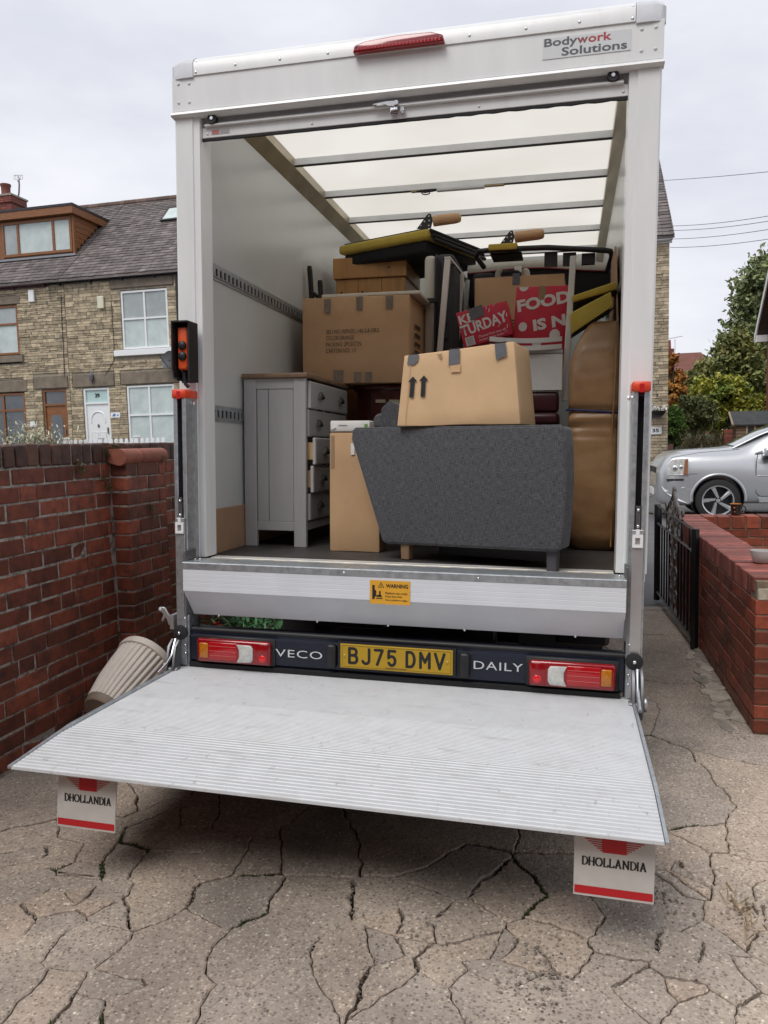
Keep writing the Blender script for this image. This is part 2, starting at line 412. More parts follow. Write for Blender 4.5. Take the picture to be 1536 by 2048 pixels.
# --- roller door bottom bar, rolled up under the header
q = MB(); q.box(-.974, .974, .024, .040, 2.998, 3.046, bev=.002); q.prism([(.024, 3.046), (.006, 3.047), (.006, 3.052), (.024, 3.066), (.04, 3.066), (.04, 3.046)], 'yz', -.955, .955)
sb = q.build('roller_door', m_white, van)
vb(-.974, .974, .045, .055, 3.05, 3.10).build('door_curtain', m_greywhite, sb)
q = MB(); rows = []
for i in range(60):
    x = -.974 + 1.948 * i / 59; w_ = .0022 * math.sin(i * 1.9) * (1 if x > .2 else .2)
    rows.append([(x, .026, 2.999), (x, .038, 2.999), (x, .038, 2.986 + w_), (x, .026, 2.986 + w_)])
q.grid(rows, close=True, caps=True); q.build('rubber_seal', m_rubber, sb)
for s in (-1, 1):
    q = MB(); q.lathe([(.006, -.022), (.022, -.022), (.024, -.018), (.024, 0), (.006, 0)], (s * .912, .02, 3.076), (0, 1, 0), 20); rw = q.build('roller', m_black, van, 40)
    MB().lathe([(.002, -.026), (.008, -.026), (.008, -.02)], (s * .912, .02, 3.076), (0, 1, 0), 10).build('axle', m_chrome, rw)
for x in (-.945, -.42, .35, .955, -.02): MB().ball((x, .023, 3.016), .006, 8, (1, .6, 1)).build('rivet', m_alu, sb, 60)
q = MB(); q.prism([(-.125, 3.052), (-.122, 3.060), (-.06, 3.066), (-.012, 3.064), (-.008, 3.050), (-.03, 3.040), (-.07, 3.050), (-.10, 3.050)], 'xz', -.012, .004, bev=.003); hh = q.build('latch_handle', m_chrome, van, 40)
q = MB(); q.box(-.045, -.01, -.004, .022, 3.012, 3.044, bev=.005, seg=2); q.cyl((-.015, -.014, 3.054), (-.015, .01, 3.054), .010); q.box(.0, .02, -.002, .022, 3.014, 3.042, bev=.004); q.build('latch_body', m_chrome, hh, 40)
m_lbl = mat('small_label', (.6, .6, .58), .5)
lb = vb(-.928, -.83, .0225, .0238, 3.010, 3.034).build('data_label', m_lbl, van)
vb(-.922, -.885, .0215, .0224, 3.012, 3.030).build('print_block', mat('faded_red_print', (.5, .18, .17), .6), lb)
q = MB()
for z in (3.013, 3.021): q.box(-.878, -.835, .0215, .0224, z, z + .004)
q.build('print_block', mat('grey_print', (.3, .3, .3), .6), lb)

# --- bumper with lamps, lettering and number plate
q = MB(); q.prism([(-.118, .486), (-.128, .50), (-.128, .612), (-.112, .622), (-.112, .632), (-.075, .645), (-.02, .645), (-.02, .486)], 'yz', -1.0, 1.012)
bmp = q.build('rear_bumper', m_navy, van, 30)
q = MB(); q.cyl((-1.03, -.095, .640), (1.03, -.095, .640), .016, seg=12); q.build('top_rail', m_black, bmp, 50)
q = MB(); q.prism([(-.13, .458), (-.14, .486), (-.02, .486), (-.02, .458)], 'yz', -1.0, 1.0); q.build('lower_lip', m_rubber, bmp)
for s, xa, xb in ((-1, -.948, -.572), (1, .618, .978)):
    vb(xa - .015, xb + .015, -.1365, -.126, .492, .624, bev=.004).build('lamp_surround', m_black, bmp, 50)
    lp = MB().box(xa, xb, -.165, -.136, .500, .614, bev=.014, seg=3).build('tail_lamp', m_lens_red, van, 50)
    def lx(t): return (xa + (xb - xa) * t) if s < 0 else (xb - (xb - xa) * t)
    def seg_(t0, t1, z0, z1, mt, nm, d=.004, bev=.004):
        a, b = sorted((lx(t0), lx(t1))); return MB().box(a, b, -.165 - d, -.160, z0, z1, bev=bev, seg=2).build(nm, mt, lp, 50)
    seg_(.045, .165, .521, .594, m_lens_amber, 'indicator_lens')
    seg_(.17, .56, .514, .600, m_lens_red2, 'brake_lens', .003)
    q = MB(); a = [lx(.555), lx(.75), lx(.775), lx(.775), lx(.75), lx(.555), lx(.59), lx(.59)]; z = [.596, .594, .580, .528, .512, .510, .535, .570]
    q.prism(list(zip(a, z)), 'xz', -.1715, -.160, bev=.002); q.build('reversing_lens', m_lens_clear, lp, 50)
    q = MB(); b_ = [(lx(.562), .590), (lx(.742), .588), (lx(.762), .576), (lx(.762), .532), (lx(.742), .518), (lx(.562), .516), (lx(.60), .537), (lx(.60), .568)]
    seg_(.80, .975, .508, .606, m_lens_red, 'fog_lens', .003)
    MB().ball((lx(.90), -.168, .534), .018, 12, (1, .25, 1)).build('reflector', mat('red_reflector', (.72, .012, .016), .1, coat=.6), lp, 60)
    q = MB()
    for zz in (.535, .557, .580): q.box(*sorted((lx(.18), lx(.55))), -.1690, -.1675, zz, zz + .0025)
    q.build('lens_rib', mat('pink_ribs', (.55, .12, .12), .3), lp)
m_plate = mat('yellow_number_plate', (.44, .27, .012), .4, var=.04, vscale=20)
pl = vb(-.233, .287, -.152, -.146, .517, .630, bev=.003, seg=2).build('number_plate', m_plate, van)
vb(-.245, .299, -.146, -.125, .512, .636).build('plate_backing', m_black, pl)
q = MB()
for a in ((-.224, .278, .6215, .6225), (-.224, .278, .5245, .5255), (-.224, -.223, .5255, .6215), (.277, .278, .5255, .6215)): q.box(a[0], a[1], -.1526, -.1519, a[2], a[3])
q.build('plate_border', m_ink, pl)
def arc(cx, cz, rx, rz, a0, a1, n=8): return [(cx + rx * math.cos(R(a0 + (a1 - a0) * k / n)), cz + rz * math.sin(R(a0 + (a1 - a0) * k / n))) for k in range(n + 1)]
PC = {'B': [[(0, 0), (0, 1)], [(0, 1), (.55, 1)] + arc(.55, .765, .37, .235, 90, -90) + [(0, .53)], [(0, .53), (.58, .53)] + arc(.58, .265, .42, .265, 90, -90) + [(0, 0)]],
      'J': [[(.95, 1), (.95, .25)] + arc(.47, .25, .48, .25, 0, -160)], '7': [[(0, 1), (1, 1), (.30, 0)]],
      '5': [[(.92, 1), (.10, 1), (.06, .52), (.2, .60), (.5, .63)] + arc(.5, .315, .46, .315, 90, -150)], 'D': [[(0, 0), (0, 1)], [(0, 1), (.45, 1)] + arc(.45, .5, .5, .5, 90, -90, 12) + [(0, 0)]],
      'M': [[(0, 0), (0, 1), (.5, .38), (1, 1), (1, 0)]], 'V': [[(0, 1), (.5, 0), (1, 1)]]}
xx = -.189; hw = .0066
for ch, w_ in (('B', .036), ('J', .032), ('7', .034), ('5', .034), (' ', .020), ('D', .036), ('M', .040), ('V', .040)):
    if ch != ' ':
        q = MB(); lay = 0
        for st in PC[ch]:
            P_ = [Vector((xx + u * w_, 0, .5435 + v * .066)) for u, v in st]
            for a, b in zip(P_, P_[1:]):
                d = (b - a)
                if d.length < 1e-5: continue
                n_ = Vector((-d.z, 0, d.x)).normalized() * hw; lay += 1; o_ = Vector((0, -.1524 - lay * .00002, 0)); q.quad(*[v + o_ for v in (a - n_, b - n_, b + n_, a + n_)])
            for v in P_:
                lay += 1; q.quad(*[(v.x + hw * math.cos(k * math.pi / 4 + .39) * 1.06, -.1524 - lay * .00002, v.z + hw * math.sin(k * math.pi / 4 + .39) * 1.06) for k in range(8)])
        q.build('plate_character', m_ink, pl)
    xx += w_ + (.0265 if ch != ' ' else .006)
q = MB()
for i in range(16): q.box(-.02 + i * .0062, -.0155 + i * .0062, -.1524, -.1519, .5277, .5315)
q.build('maker_line', m_ink, pl)
for x in (-.213, .262): MB().ball((x, -.152, .574), .008, 10, (1, .5, 1)).build('plate_screw', mat('yellow_screw', (.5, .33, .05), .3, metal=.4), pl, 60)
for x in (-.30, .315):
    MB().box(x, x + .045, -.160, -.124, .510, .622, bev=.012, seg=2).build('plate_lamp', m_black, bmp, 50)
text('IVECO', 'chrome_lettering', m_chrome, bmp, (-.575, -.1295, .543), (1, 0, 0), (0, 0, 1), w=.25, h=.036, bold=.0, depth=.004, space=1.1)
text('DAILY', 'chrome_lettering', m_chrome, bmp, (.377, -.1295, .550), (1, 0, 0), (0, 0, 1), w=.215, h=.036, bold=.0, depth=.004, space=1.1)

# --- tail lift columns
for s in (-1, 1):
    x0 = 1.006 + (.012 if s > 0 else 0); x1 = x0 + .066
    q = MB()
    q.box(s * x0, s * (x0 + .006), -.118, -.01, .44, 1.765); q.box(s * (x1 - .006), s * x1, -.118, -.01, .44, 1.765)
    q.box(s * x0, s * x1, -.016, -.010, .44, 1.765)
    q.box(s * x0, s * (x0 + .021), -.124, -.118, .44, 1.765, bev=.003); q.box(s * (x1 - .021), s * x1, -.124, -.118, .44, 1.765, bev=.003)
    colm = q.build('lift_column', m_galv, van)
    vb(s * (x0 + .008), s * (x1 - .008), -.05, -.03, .46, 1.74).build('column_slot', m_black, colm)
    q = MB(); q.box(s * (x0 - .003), s * (x1 + .003), -.131, -.004, 1.756, 1.797, bev=.004); q.build('column_cap', m_red_cap, colm, 50)
    vb(s * (x0 + .024), s * (x1 - .024), -.1322, -.1305, 1.752, 1.788).build('cap_recess', mat('deep_red', (.5, .01, .01), .4), colm)
    q = MB(); q.cyl((s * (x0 - .018), -.06, 1.735), (s * (x0 + .002), -.06, 1.735), .009, seg=6); q.lathe([(.004, 0), (.014, .002), (.014, .010), (.004, .012)], (s * (x0 - .016), -.06, 1.735), (s, 0, 0), 6); q.build('cap_bolt', m_chrome, colm, 40)
    # slider in the slot with its white marker tag
    q = MB(); q.box(s * (x0 + .010), s * (x1 - .010), -.136, -.125, .47, 1.185, bev=.002); sl = q.build('lift_slider', m_alu if s > 0 else m_galv, van)
    q = MB(); q.box(s * (x0 + .024), s * (x1 - .024), -.130, -.124, 1.185, 1.285); sl2 = q.build('slider_plate', m_steel, van)
    for z in (1.20, 1.268): MB().ball((s * (x0 + x1) / 2, -.132, z), .007, 8).build('bolt', m_chrome, sl2, 60)
    q = MB(); cx = s * (x0 + x1) / 2
    a, b = cx - .021, cx + .021
    q.box(a, a + .011, -.144, -.137, 1.112, 1.165); q.box(b - .011, b, -.144, -.137, 1.112, 1.165); q.box(a + .011, b - .011, -.144, -.137, 1.112, 1.124); q.box(a + .011, b - .011, -.144, -.137, 1.153, 1.165)
    q.box(cx - .007, cx + .007, -.144, -.137, 1.1655, 1.188); q.build('marker_tag', mat('white_tag', (.8, .8, .8), .5), sl)
    vb(s * (x0 - .012), s * (x0 - .002), -.175, -.06, .72, 1.035, bev=.004).build('guide_plate', m_steel, colm)
    for i, z in enumerate((.70, .655, .61, .57, .53)): MB().ball((s * (x0 + .012), -.139, z), .006, 8).build('bolt', m_chrome, sl, 60)
    q = MB(); q.lathe([(.004, 0), (.034, 0), (.036, .004), (.036, .014), (.02, .02), (.004, .02)], (cx, -.140, .632), (0, -1, 0), 24); wh = q.build('guide_wheel', m_rubber, van, 40)
    MB().ball((cx, -.162, .632), .009, 8).build('wheel_bolt', m_chrome, wh, 60)
    # knuckle that carries the platform and the drop link
    q = MB(); q.prism([(-.10, .40), (-.10, .56), (-.15, .60), (-.19, .57), (-.215, .48), (-.23, .44), (-.20, .40)], 'yz', s * 1.042, s * 1.052)
    q.prism([(-.10, .40), (-.10, .56), (-.15, .60), (-.19, .57), (-.215, .48), (-.23, .44), (-.20, .40)], 'yz', s * 1.076, s * 1.086)
    q.cyl((s * 1.03, -.19, .455), (s * 1.10, -.19, .455), .022); kn = q.build('knuckle', m_steel, van, 40)
    q = MB(); q.tube([(s * 1.064, -.15, .60), (s * 1.064, -.19, .53), (s * 1.064, -.24, .50), (s * 1.064, -.32, .478)], .008, 8); q.ball((s * 1.094, -.20, .47), .022, 10, (.5, 1, 1.2)); q.build('drop_link', m_chrome if s < 0 else m_galv, kn, 50)
# lock hook standing out on the left column
q = MB(); q.prism([(-1.16, .735), (-1.148, .748), (-1.13, .742), (-1.118, .722), (-1.10, .70), (-1.10, .66), (-1.112, .66), (-1.122, .688), (-1.132, .70), (-1.146, .676), (-1.152, .68), (-1.14, .712), (-1.15, .722)], 'xz', -.13, -.118, bev=.002)
q.box(-1.105, -1.085, -.13, -.05, .64, .71); q.ball((-1.157, -.125, .735), .012, 8)
q.build('lock_hook', m_alu, van, 40)
# hand control in its black hood
q = MB(); q.box(-1.070, -1.064, -.135, -.03, 1.90, 2.110); q.box(-.992, -.985, -.12, -.03, 1.835, 2.110); q.box(-1.070, -.985, -.135, -.03, 2.110, 2.117); q.box(-1.070, -.985, -.036, -.030, 1.835, 2.110)
q.prism([(-1.070, 1.90), (-1.060, 1.848), (-1.042, 1.838), (-1.042, 1.848), (-1.055, 1.853), (-1.064, 1.90)], 'xz', -.135, -.05)
ctl = q.build('control_hood', m_black, van)
vb(-1.053, -1.002, -.105, -.036, 1.892, 2.092, bev=.008, seg=2).build('control_panel', m_orange, ctl, 50)
for z in (2.005, 1.955):
    MB().lathe([(.004, 0), (.021, 0), (.021, .006), (.017, .012), (.004, .014)], (-1.0275, -.105, z), (0, -1, 0), 20).build('push_button', m_black, ctl, 50)
q = MB(); q.tube([(-1.03, -.08, 1.892), (-1.03, -.085, 1.85), (-1.022, -.09, 1.825), (-1.008, -.085, 1.81)], .009, 8); q.build('cable', m_rubber, ctl, 50)
for x, z in ((-1.047, 2.085), (-1.009, 2.085), (-1.047, 1.90), (-1.009, 1.90)): MB().ball((x, -.106, z), .004, 6).build('screw', m_chrome, ctl)

# --- platform: ribbed aluminium deck with a tapered tip
def deck_z(y):
    if y > -1.03: return .462
    return .462 - (-1.03 - y) / .28 * .024
prof = [(-.095, .452), (-.095, .462)]
y = -.10
while y > -1.300:
    p = .0125 if y > -.94 else .021; h = (.0009 if y > -.6 else .0012) if y > -.94 else .0019
    z = deck_z(y)
    prof += [(y, z), (y - p * .5, z), (y - p * .6, z - h), (y - p * .92, z - h)]
    y -= p
prof += [(-1.306, .4385), (-1.308, .430), (-1.05, .415), (-.20, .415), (-.095, .415)]
mdk = mat('worn_aluminium_deck', (.55, .56, .57), .5, metal=.15, var=.05, vscale=14, bump=.05, bscale=60, col2=(.50, .50, .495), c2pos=(.56, .74))
_t = mdk.node_tree; _n = _t.nodes; _b = _n['Principled BSDF']; _src = _b.inputs['Base Color'].links[0].from_socket; _g = _n.new('ShaderNodeNewGeometry')
for sc_, lo_, hi_, cc_, st_ in ((70, .63, .70, (.24, .23, .215), (1, 1, 1)), (7, .57, .72, (.38, .37, .35), (.5, 3, 1)), (22, .62, .70, (.28, .265, .24), (1.6, .6, 1))):
    _m = _n.new('ShaderNodeMapping'); _m.inputs['Scale'].default_value = st_; _q = _n.new('ShaderNodeTexNoise'); _q.inputs['Scale'].default_value = sc_; _q.inputs['Detail'].default_value = 7; _q.inputs['Roughness'].default_value = .7
    _r = _n.new('ShaderNodeMapRange'); _r.inputs['From Min'].default_value = lo_; _r.inputs['From Max'].default_value = hi_; _r.inputs['To Max'].default_value = .75; _x = _n.new('ShaderNodeMixRGB'); _x.inputs['Color2'].default_value = (*cc_, 1)
    _t.links.new(_g.outputs['Position'], _m.inputs['Vector']); _t.links.new(_m.outputs['Vector'], _q.inputs['Vector']); _t.links.new(_q.outputs['Fac'], _r.inputs['Value']); _t.links.new(_r.outputs['Result'], _x.inputs['Fac']); _t.links.new(_src, _x.inputs['Color1']); _src = _x.outputs['Color']
_t.links.new(_src, _b.inputs['Base Color'])
q = MB(); q.prism(prof, 'yz', -1.044, 1.044); plat = q.build('lift_platform', mdk, van)
MB().prism([(-.12, .414), (-1.05, .414), (-1.29, .4275), (-1.05, .385), (-.12, .370)], 'yz', -1.04, 1.04).build('under_frame', m_black, plat)  # dark plate added below the deck to cut light bounced onto the ground
for s in (-1, 1):
    q = MB(); q.prism([(-.10, .40), (-.10, .468), (-.30, .473), (-.98, .473), (-1.05, .466), (-1.31, .441), (-1.31, .432), (-1.05, .40)], 'yz', s * 1.046, s * 1.056)
    q.build('edge_strip', m_galv, plat)
m_flag = mat('white_flag_plastic', (.56, .54, .51), .45, var=.06, vscale=14, col2=(.42, .39, .35), c2pos=(.58, .8))
SL = {  # slab-serif capitals on a unit square as strokes; A-frames and bowls are polylines
 'D': (.80, [[(.14, 0), (.14, 1)], [(.02, .96), (.40, .96), (.62, .86), (.74, .66), (.76, .5), (.74, .34), (.62, .14), (.40, .04), (.02, .04)]]),
 'H': (.86, [[(.14, 0), (.14, 1)], [(.72, 0), (.72, 1)], [(.14, .5), (.72, .5)], [(.02, .96), (.27, .96)], [(.02, .04), (.27, .04)], [(.59, .96), (.84, .96)], [(.59, .04), (.84, .04)]]),
 'O': (.96, [[(.47 + .42 * math.cos(a * math.pi / 10), .5 + .46 * math.sin(a * math.pi / 10)) for a in range(21)]]),
 'L': (.70, [[(.14, 0), (.14, 1)], [(.02, .96), (.28, .96)], [(.02, .04), (.64, .04), (.64, .28)]]),
 'A': (.90, [[(.14, .04), (.44, .98), (.74, .04)], [(.25, .34), (.63, .34)], [(.02, .04), (.28, .04)], [(.60, .04), (.88, .04)], [(.28, .96), (.46, .96)]]),
 'N': (.94, [[(.16, 0), (.16, .96)], [(.16, .96), (.78, .04)], [(.78, 0), (.78, 1)], [(.02, .96), (.2, .96)], [(.02, .04), (.30, .04)], [(.64, .96), (.92, .96)]]),
 'I': (.32, [[(.14, 0), (.14, 1)], [(.01, .96), (.27, .96)], [(.01, .04), (.27, .04)]]),
}
for s, xa, xb in ((1, .806, 1.030), (-1, -.915, -.690)):
    fy = -1.225
    def fl_y(z): return fy - (.012 * math.sin((.44 - z) * 9) if s < 0 else .004 * math.sin((.44 - z) * 9))
    def pane(x0, x1, z0, z1, d, dx=0):
        q = MB(); rows = []; n_ = 6
        for i in range(n_ + 1):
            z = z0 + (z1 - z0) * i / n_; yy = fl_y(z) - d; sh = -.010 * (.44 - z) / .22 if s < 0 else 0
            rows.append([(x0 + sh, yy, z), (x1 + sh, yy, z)])
        q.grid(rows); return q
    q = MB(); rows = []
    for i in range(9):
        z = .212 + .20 * i / 8; yy = fl_y(z); sh = -.010 * (.44 - z) / .22 if s < 0 else 0
        rows.append([(xa + sh, yy, z), (xb + sh, yy, z), (xb + sh, yy + .004, z), (xa + sh, yy + .004, z)])
    q.grid(rows, close=True, caps=True); fg = q.build('warning_flag', m_flag, van)
    pane(xa + .003, xb - .003, .219, .243, .0008).build('red_band', m_print_red, fg)
    xm = (xa + xb) / 2
    lg = MB(); lg.grid([[(xm - .034 + .002 * (i < 1), fl_y(z) - .0008, z), (xm + .034, fl_y(z) - .0008, z)] for i, z in enumerate((.348, .36, .375, .40))])
    for k in range(6):
        z = .352 + k * .0062; w_ = .040 + k * .0085
        lg.grid([[(xm - w_, fl_y(z) - .0009, z), (xm + w_, fl_y(z) - .0009, z)], [(xm - w_, fl_y(z + .003) - .0009, z + .003), (xm + w_, fl_y(z + .003) - .0009, z + .003)]])
    lg.build('emblem', m_print_red, fg)
    word = 'DHOLLANDIA'; tot = sum(SL[c][0] for c in word) + .06 * 9; sc = .180 / tot; hh_ = .026; x = xm - .090; q = MB()
    for c in word:
        for st in SL[c][1]:
            for (u0, v0), (u1, v1) in zip(st, st[1:]):
                p0 = Vector((x + u0 * sc, 0, .306 + v0 * hh_)); p1 = Vector((x + u1 * sc, 0, .306 + v1 * hh_)); d = (p1 - p0)
                if d.length < 1e-6: continue
                hw = .0025 if abs(d.z) > abs(d.x) * .6 else .0015
                nn = Vector((-d.z, 0, d.x)).normalized() * hw
                q.quad(*[Vector((v.x, fl_y(v.z) - .0012, v.z)) for v in (p0 - nn, p1 - nn, p1 + nn, p0 + nn)])
        x += (SL[c][0] + .06) * sc
    q.build('lettering', m_ink, fg)
# warning sticker on the apron
m_stk = mat('orange_sticker', (.72, .36, .03), .45, var=.05)
a = av(740, 1160, y=-.2035); b = av(820, 1211, y=-.2035)
X0, X1, Z1, Z0 = a.x, b.x, a.z, b.z
stk = MB().box(X0, X1, -.2042, -.2028, Z0, Z1).build('warning_sticker', m_stk, van)
ys = -.2046; W_ = X1 - X0; H_ = Z1 - Z0
text('WARNING', 'lettering', m_ink, stk, (X0 + W_ * .40, ys + .0002, Z1 - H_ * .30), (1, 0, 0), (0, 0, 1), w=W_ * .55, h=H_ * .17, bold=.03)
for i, t_ in enumerate(('Platform can crush.', 'Keep feet clear', 'from platform edge.')):
    text(t_, 'lettering', m_ink, stk, (X0 + W_ * .39, ys + .0002, Z1 - H_ * (.57 + .15 * i)), (1, 0, 0), (0, 0, 1), w=W_ * (.55, .42, .55)[i], h=H_ * .10, bold=.01)
q = MB(); q.quad(*[(X0 + W_ * u, ys, Z0 + H_ * v) for u, v in ((.20, .70), (.36, .70), (.28, .94))]); tri = q.build('pictogram', m_ink, stk)
q = MB(); q.quad(*[(X0 + W_ * u, ys - .0003, Z0 + H_ * v) for u, v in ((.225, .72), (.335, .72), (.28, .89))]); q.build('pictogram_fill', m_stk, stk)
q = MB()
for pg in (((.06, .20), (.12, .20), (.12, .80), (.06, .80)), ((.12, .28), (.16, .35), (.16, .55), (.12, .62)), ((.16, .30), (.30, .30), (.30, .36), (.27, .40), (.27, .55), (.23, .55), (.23, .40), (.16, .36)), ((.16, .22), (.32, .22), (.32, .26), (.16, .26)), ((.27, .74), (.29, .74), (.29, .84), (.27, .84))):
    q.quad(*[(X0 + W_ * u, ys - .0005, Z0 + H_ * v) for u, v in pg])
q.build('pictogram', m_ink, stk)

MB().box(-1.0, 1.0, -.09, .03, .12, .40, bev=.02, seg=2).build('added_light_block', m_black, van)  # unseen block added to stop light passing under the bumper
# --- underside: chassis rails, rear axle with twin wheels, mud guards
for s in (-1, 1):
    vb(s * .36, s * .44, .1, 4.1, .62, .78).build('chassis_rail', m_black, van)
    for xo in (.60, .86):
        q = MB(); q.lathe([(.20, -.09), (.30, -.10), (.335, -.08), (.345, -.04), (.345, .04), (.335, .08), (.30, .10), (.20, .09)], (s * xo, 1.55, .325), (1, 0, 0), 32, caps=False)
        q.lathe([(.02, -.02), (.20, -.02), (.20, .02), (.02, .02)], (s * xo, 1.55, .325), (1, 0, 0), 24); q.build('wheel', m_rubber, van, 40)
    vb(s * .50, s * .98, 2.02, 2.03, .22, .72).build('mud_flap', m_rubber, van)
    vb(s * .50, s * .98, 1.06, 1.07, .30, .78).build('mud_flap', m_rubber, van)
q = MB(); q.cyl((-.6, 1.55, .33), (.6, 1.55, .33), .07); q.build('rear_axle', m_black, van)
q = MB(); q.box(-1.03, 1.03, .0, 4.1, .90, .929); q.build('floor_frame', m_black, van)
q = MB(); q.cyl((-.42, .5, .56), (.42, .5, .56), .05); q.build('cross_tube', m_black, van)
MB().box(-.40, -.12, .25, .55, .60, .80, bev=.03, seg=2).build('lift_motor_box', m_black, van); MB().box(.72, .97, .2, .6, .60, .74, bev=.02, seg=2).build('battery_box', m_black, van)

# cab ahead of the box, hidden behind the load but closing off the light below
q = MB(); q.prism([(4.16, .55), (4.16, 2.30), (4.60, 2.38), (5.10, 2.20), (5.60, 1.42), (6.15, 1.22), (6.28, .90), (6.28, .55)], 'yz', -.98, .98, bev=.05, seg=2); q.build('cab', m_white, van, 40)
for s in (-1, 1):
    MB().lathe([(.20, -.10), (.33, -.10), (.345, -.05), (.345, .05), (.33, .10), (.20, .10)], (s * .86, 5.35, .25), (1, 0, 0), 28).build('wheel', m_rubber, van, 40)
# ================================================================ the load (van frame)
m_card = mat('cardboard', (.60, .385, .215), .8, var=.10, vscale=3, bump=.16, bscale=11)
m_card_lt = mat('pale_cardboard', (.62, .42, .235), .8, var=.08, vscale=4, bump=.10, bscale=14)
m_card_in = mat('cardboard_edge', (.33, .21, .12), .85, var=.1, vscale=40)
m_tweed = None

def carton(th, c, ht, mt, bulge=.004, name='carton_body'):
    """closed carton from four bottom corners and heights: slightly bowed sides and a flap seam on top"""
    p = [Vector(v) for v in c]
    top = [v + Vector((0, 0, h)) for v, h in zip(p, ht)]
    q = MB(); q.hexa(p + top, bev=.006, seg=2)
    bmesh.ops.subdivide_edges(q.bm, edges=[e for e in q.bm.edges if e.calc_length() > .15], cuts=3, use_grid_fill=True)
    cen = sum(p + top, Vector()) / 8
    for v in q.bm.verts:
        d = v.co - cen; v.co += d.normalized() * (noise.noise(v.co * 5) * bulge)
    return q.build(name, mt, th, 45)

# ---- grey chest of drawers at the left wall, drawers facing across the van
m_grey = mat('grey_paint', (.375, .375, .375), .5, var=.04, vscale=8, bump=.05, bscale=50, stretch=(3, 3, .3))
m_grey_lt = mat('grey_paint_edge', (.46, .46, .455), .5)
m_oak = mat('brown_oak_top', (.22, .135, .085), .5, var=.25, vscale=8, stretch=(6, .8, 6), bump=.05)
m_pine = mat('raw_pine', (.62, .42, .22), .6, var=.15, vscale=8, stretch=(8, 8, 1))
m_cup = mat('bronze_cup', (.06, .055, .05), .4, metal=.7)
cx0, cx1, cy0, cy1, cz1 = -1.014, -.648, .565, 1.36, 1.912
ch = thing('chest_of_drawers', 'grey painted chest of drawers with brown top standing against the left wall', 'chest of drawers', ((cx0 + cx1) / 2, (cy0 + cy1) / 2, FL), 'van')
MB().box(cx0 - .006, cx1 + .014, cy0 - .018, cy1 + .018, cz1, cz1 + .026, bev=.006, seg=2).build('top_board', m_oak, ch, 40)
for (xa, xb) in ((cx0, cx0 + .072), (cx1 - .072, cx1)):
    for (ya, yb) in ((cy0, cy0 + .03), (cy1 - .03, cy1)):
        MB().box(xa, xb, ya, yb, FL, cz1 - .001, bev=.003).build('leg', m_grey, ch)
for ya in (cy0 + .006, cy1 - .026):
    MB().box(cx0 + .073, cx1 - .073, ya, ya + .02, cz1 - .058, cz1 - .002).build('top_rail', m_grey, ch)
    MB().box(cx0 + .073, cx1 - .073, ya, ya + .02, 1.062, 1.112, bev=.002).build('bottom_rail', m_grey, ch)
xs = [cx0 + .074, cx0 + .143, cx0 + .232, cx1 - .137, cx1 - .074]
for i in range(4):
    MB().box(xs[i] + .0016, xs[i + 1] - .0016, cy0 + .010, cy0 + .018, 1.113, cz1 - .059, bev=.0015).build('side_plank', m_grey, ch)
MB().box(cx0 + .006, cx0 + .02, cy0 + .03, cy1 - .03, 1.07, cz1 - .004).build('back_panel', m_grey, ch)
MB().box(cx0 + .075, cx1 - .01, cy0 + .019, cy0 + .026, 1.08, cz1 - .004).build('inner_side', m_black, ch)
MB().box(cx1 - .022, cx1 - .004, cy0 + .032, cy1 - .032, 1.066, 1.11).build('plinth_rail', m_grey, ch)
nz = 5; hz = (cz1 - .012 - 1.118) / nz
for i in range(nz):
    z0 = 1.118 + i * hz + .003; z1 = z0 + hz - .007; out = (.012, .032, .046, .006, .016)[i]
    dr = MB().box(cx1 + out - .018, cx1 + out, cy0 + .034, cy1 - .034, z0, z1, bev=.003).build('drawer', m_grey_lt, ch)
    MB().box(cx1 + out + .0005, cx1 + out + .002, cy0 + .044, cy1 - .044, z0 + .008, z1 - .008).build('drawer_face', m_grey, dr)
    MB().box(cx0 + .05, cx1 + out - .019, cy0 + .046, cy0 + .060, z0 + .028, z1 - .026).build('drawer_side', m_pine, dr)
    for yy in (cy0 + .20, cy1 - .20):
        q = MB(); rows = []
        for k in range(7):
            a = math.pi * k / 6
            rows.append([(cx1 + out + .002 + .026 * math.sin(b_) * (.35 + .65 * math.sin(a)), yy + .040 * math.cos(a) * (1 if j else 1.02), (z0 + z1) / 2 - .016 + .042 * math.sin(a) * math.cos(b_ * .9)) for j, b_ in enumerate((0, .5, 1.0, 1.45))])
        q.grid(rows); pm = q.build('cup_pull', m_cup, dr, 60)

# ---- tall carton beside the chest and the flat white carton on it
tb = thing('tall_carton', 'tall plain cardboard box standing between the grey chest and the sofa', 'box', (-.34, .54, FL), 'van')
carton(tb, [(-.478, .465, FL), (-.200, .458, FL), (-.196, .60, FL), (-.474, .61, FL)], (.637, .637, .637, .637), mat('mid_cardboard', (.50, .32, .175), .8, var=.07, vscale=4, bump=.08, bscale=30))
q = MB(); q.box(-.470, -.452, .4615, .4630, 1.42, 1.59); q.build('torn_flap', m_card_in, tb)
q = MB(); q.box(-.358, -.338, .4560, .4575, 1.49, 1.55); q.build('shipping_label', mat('paper_white', (.72, .72, .70), .7), tb)
wb = thing('flat_white_carton', 'flat white carton lying on top of the tall cardboard box', 'box', (-.33, .56, 1.612), 'van')
carton(wb, [(-.474, .462, 1.612), (-.255, .462, 1.612), (-.255, .75, 1.612), (-.474, .75, 1.612)], (.058,) * 4, mat('scuffed_white_card', (.68, .67, .64), .6, var=.06, vscale=20), name='carton_body')
MB().box(-.285, -.268, .4600, .4612, 1.625, 1.652).build('green_label', mat('green_print', (.12, .3, .06), .6), wb)
MB().box(-.428, -.380, .4600, .4612, 1.644, 1.648).build('printed_line', mat('grey_print', (.3, .3, .3)), wb)
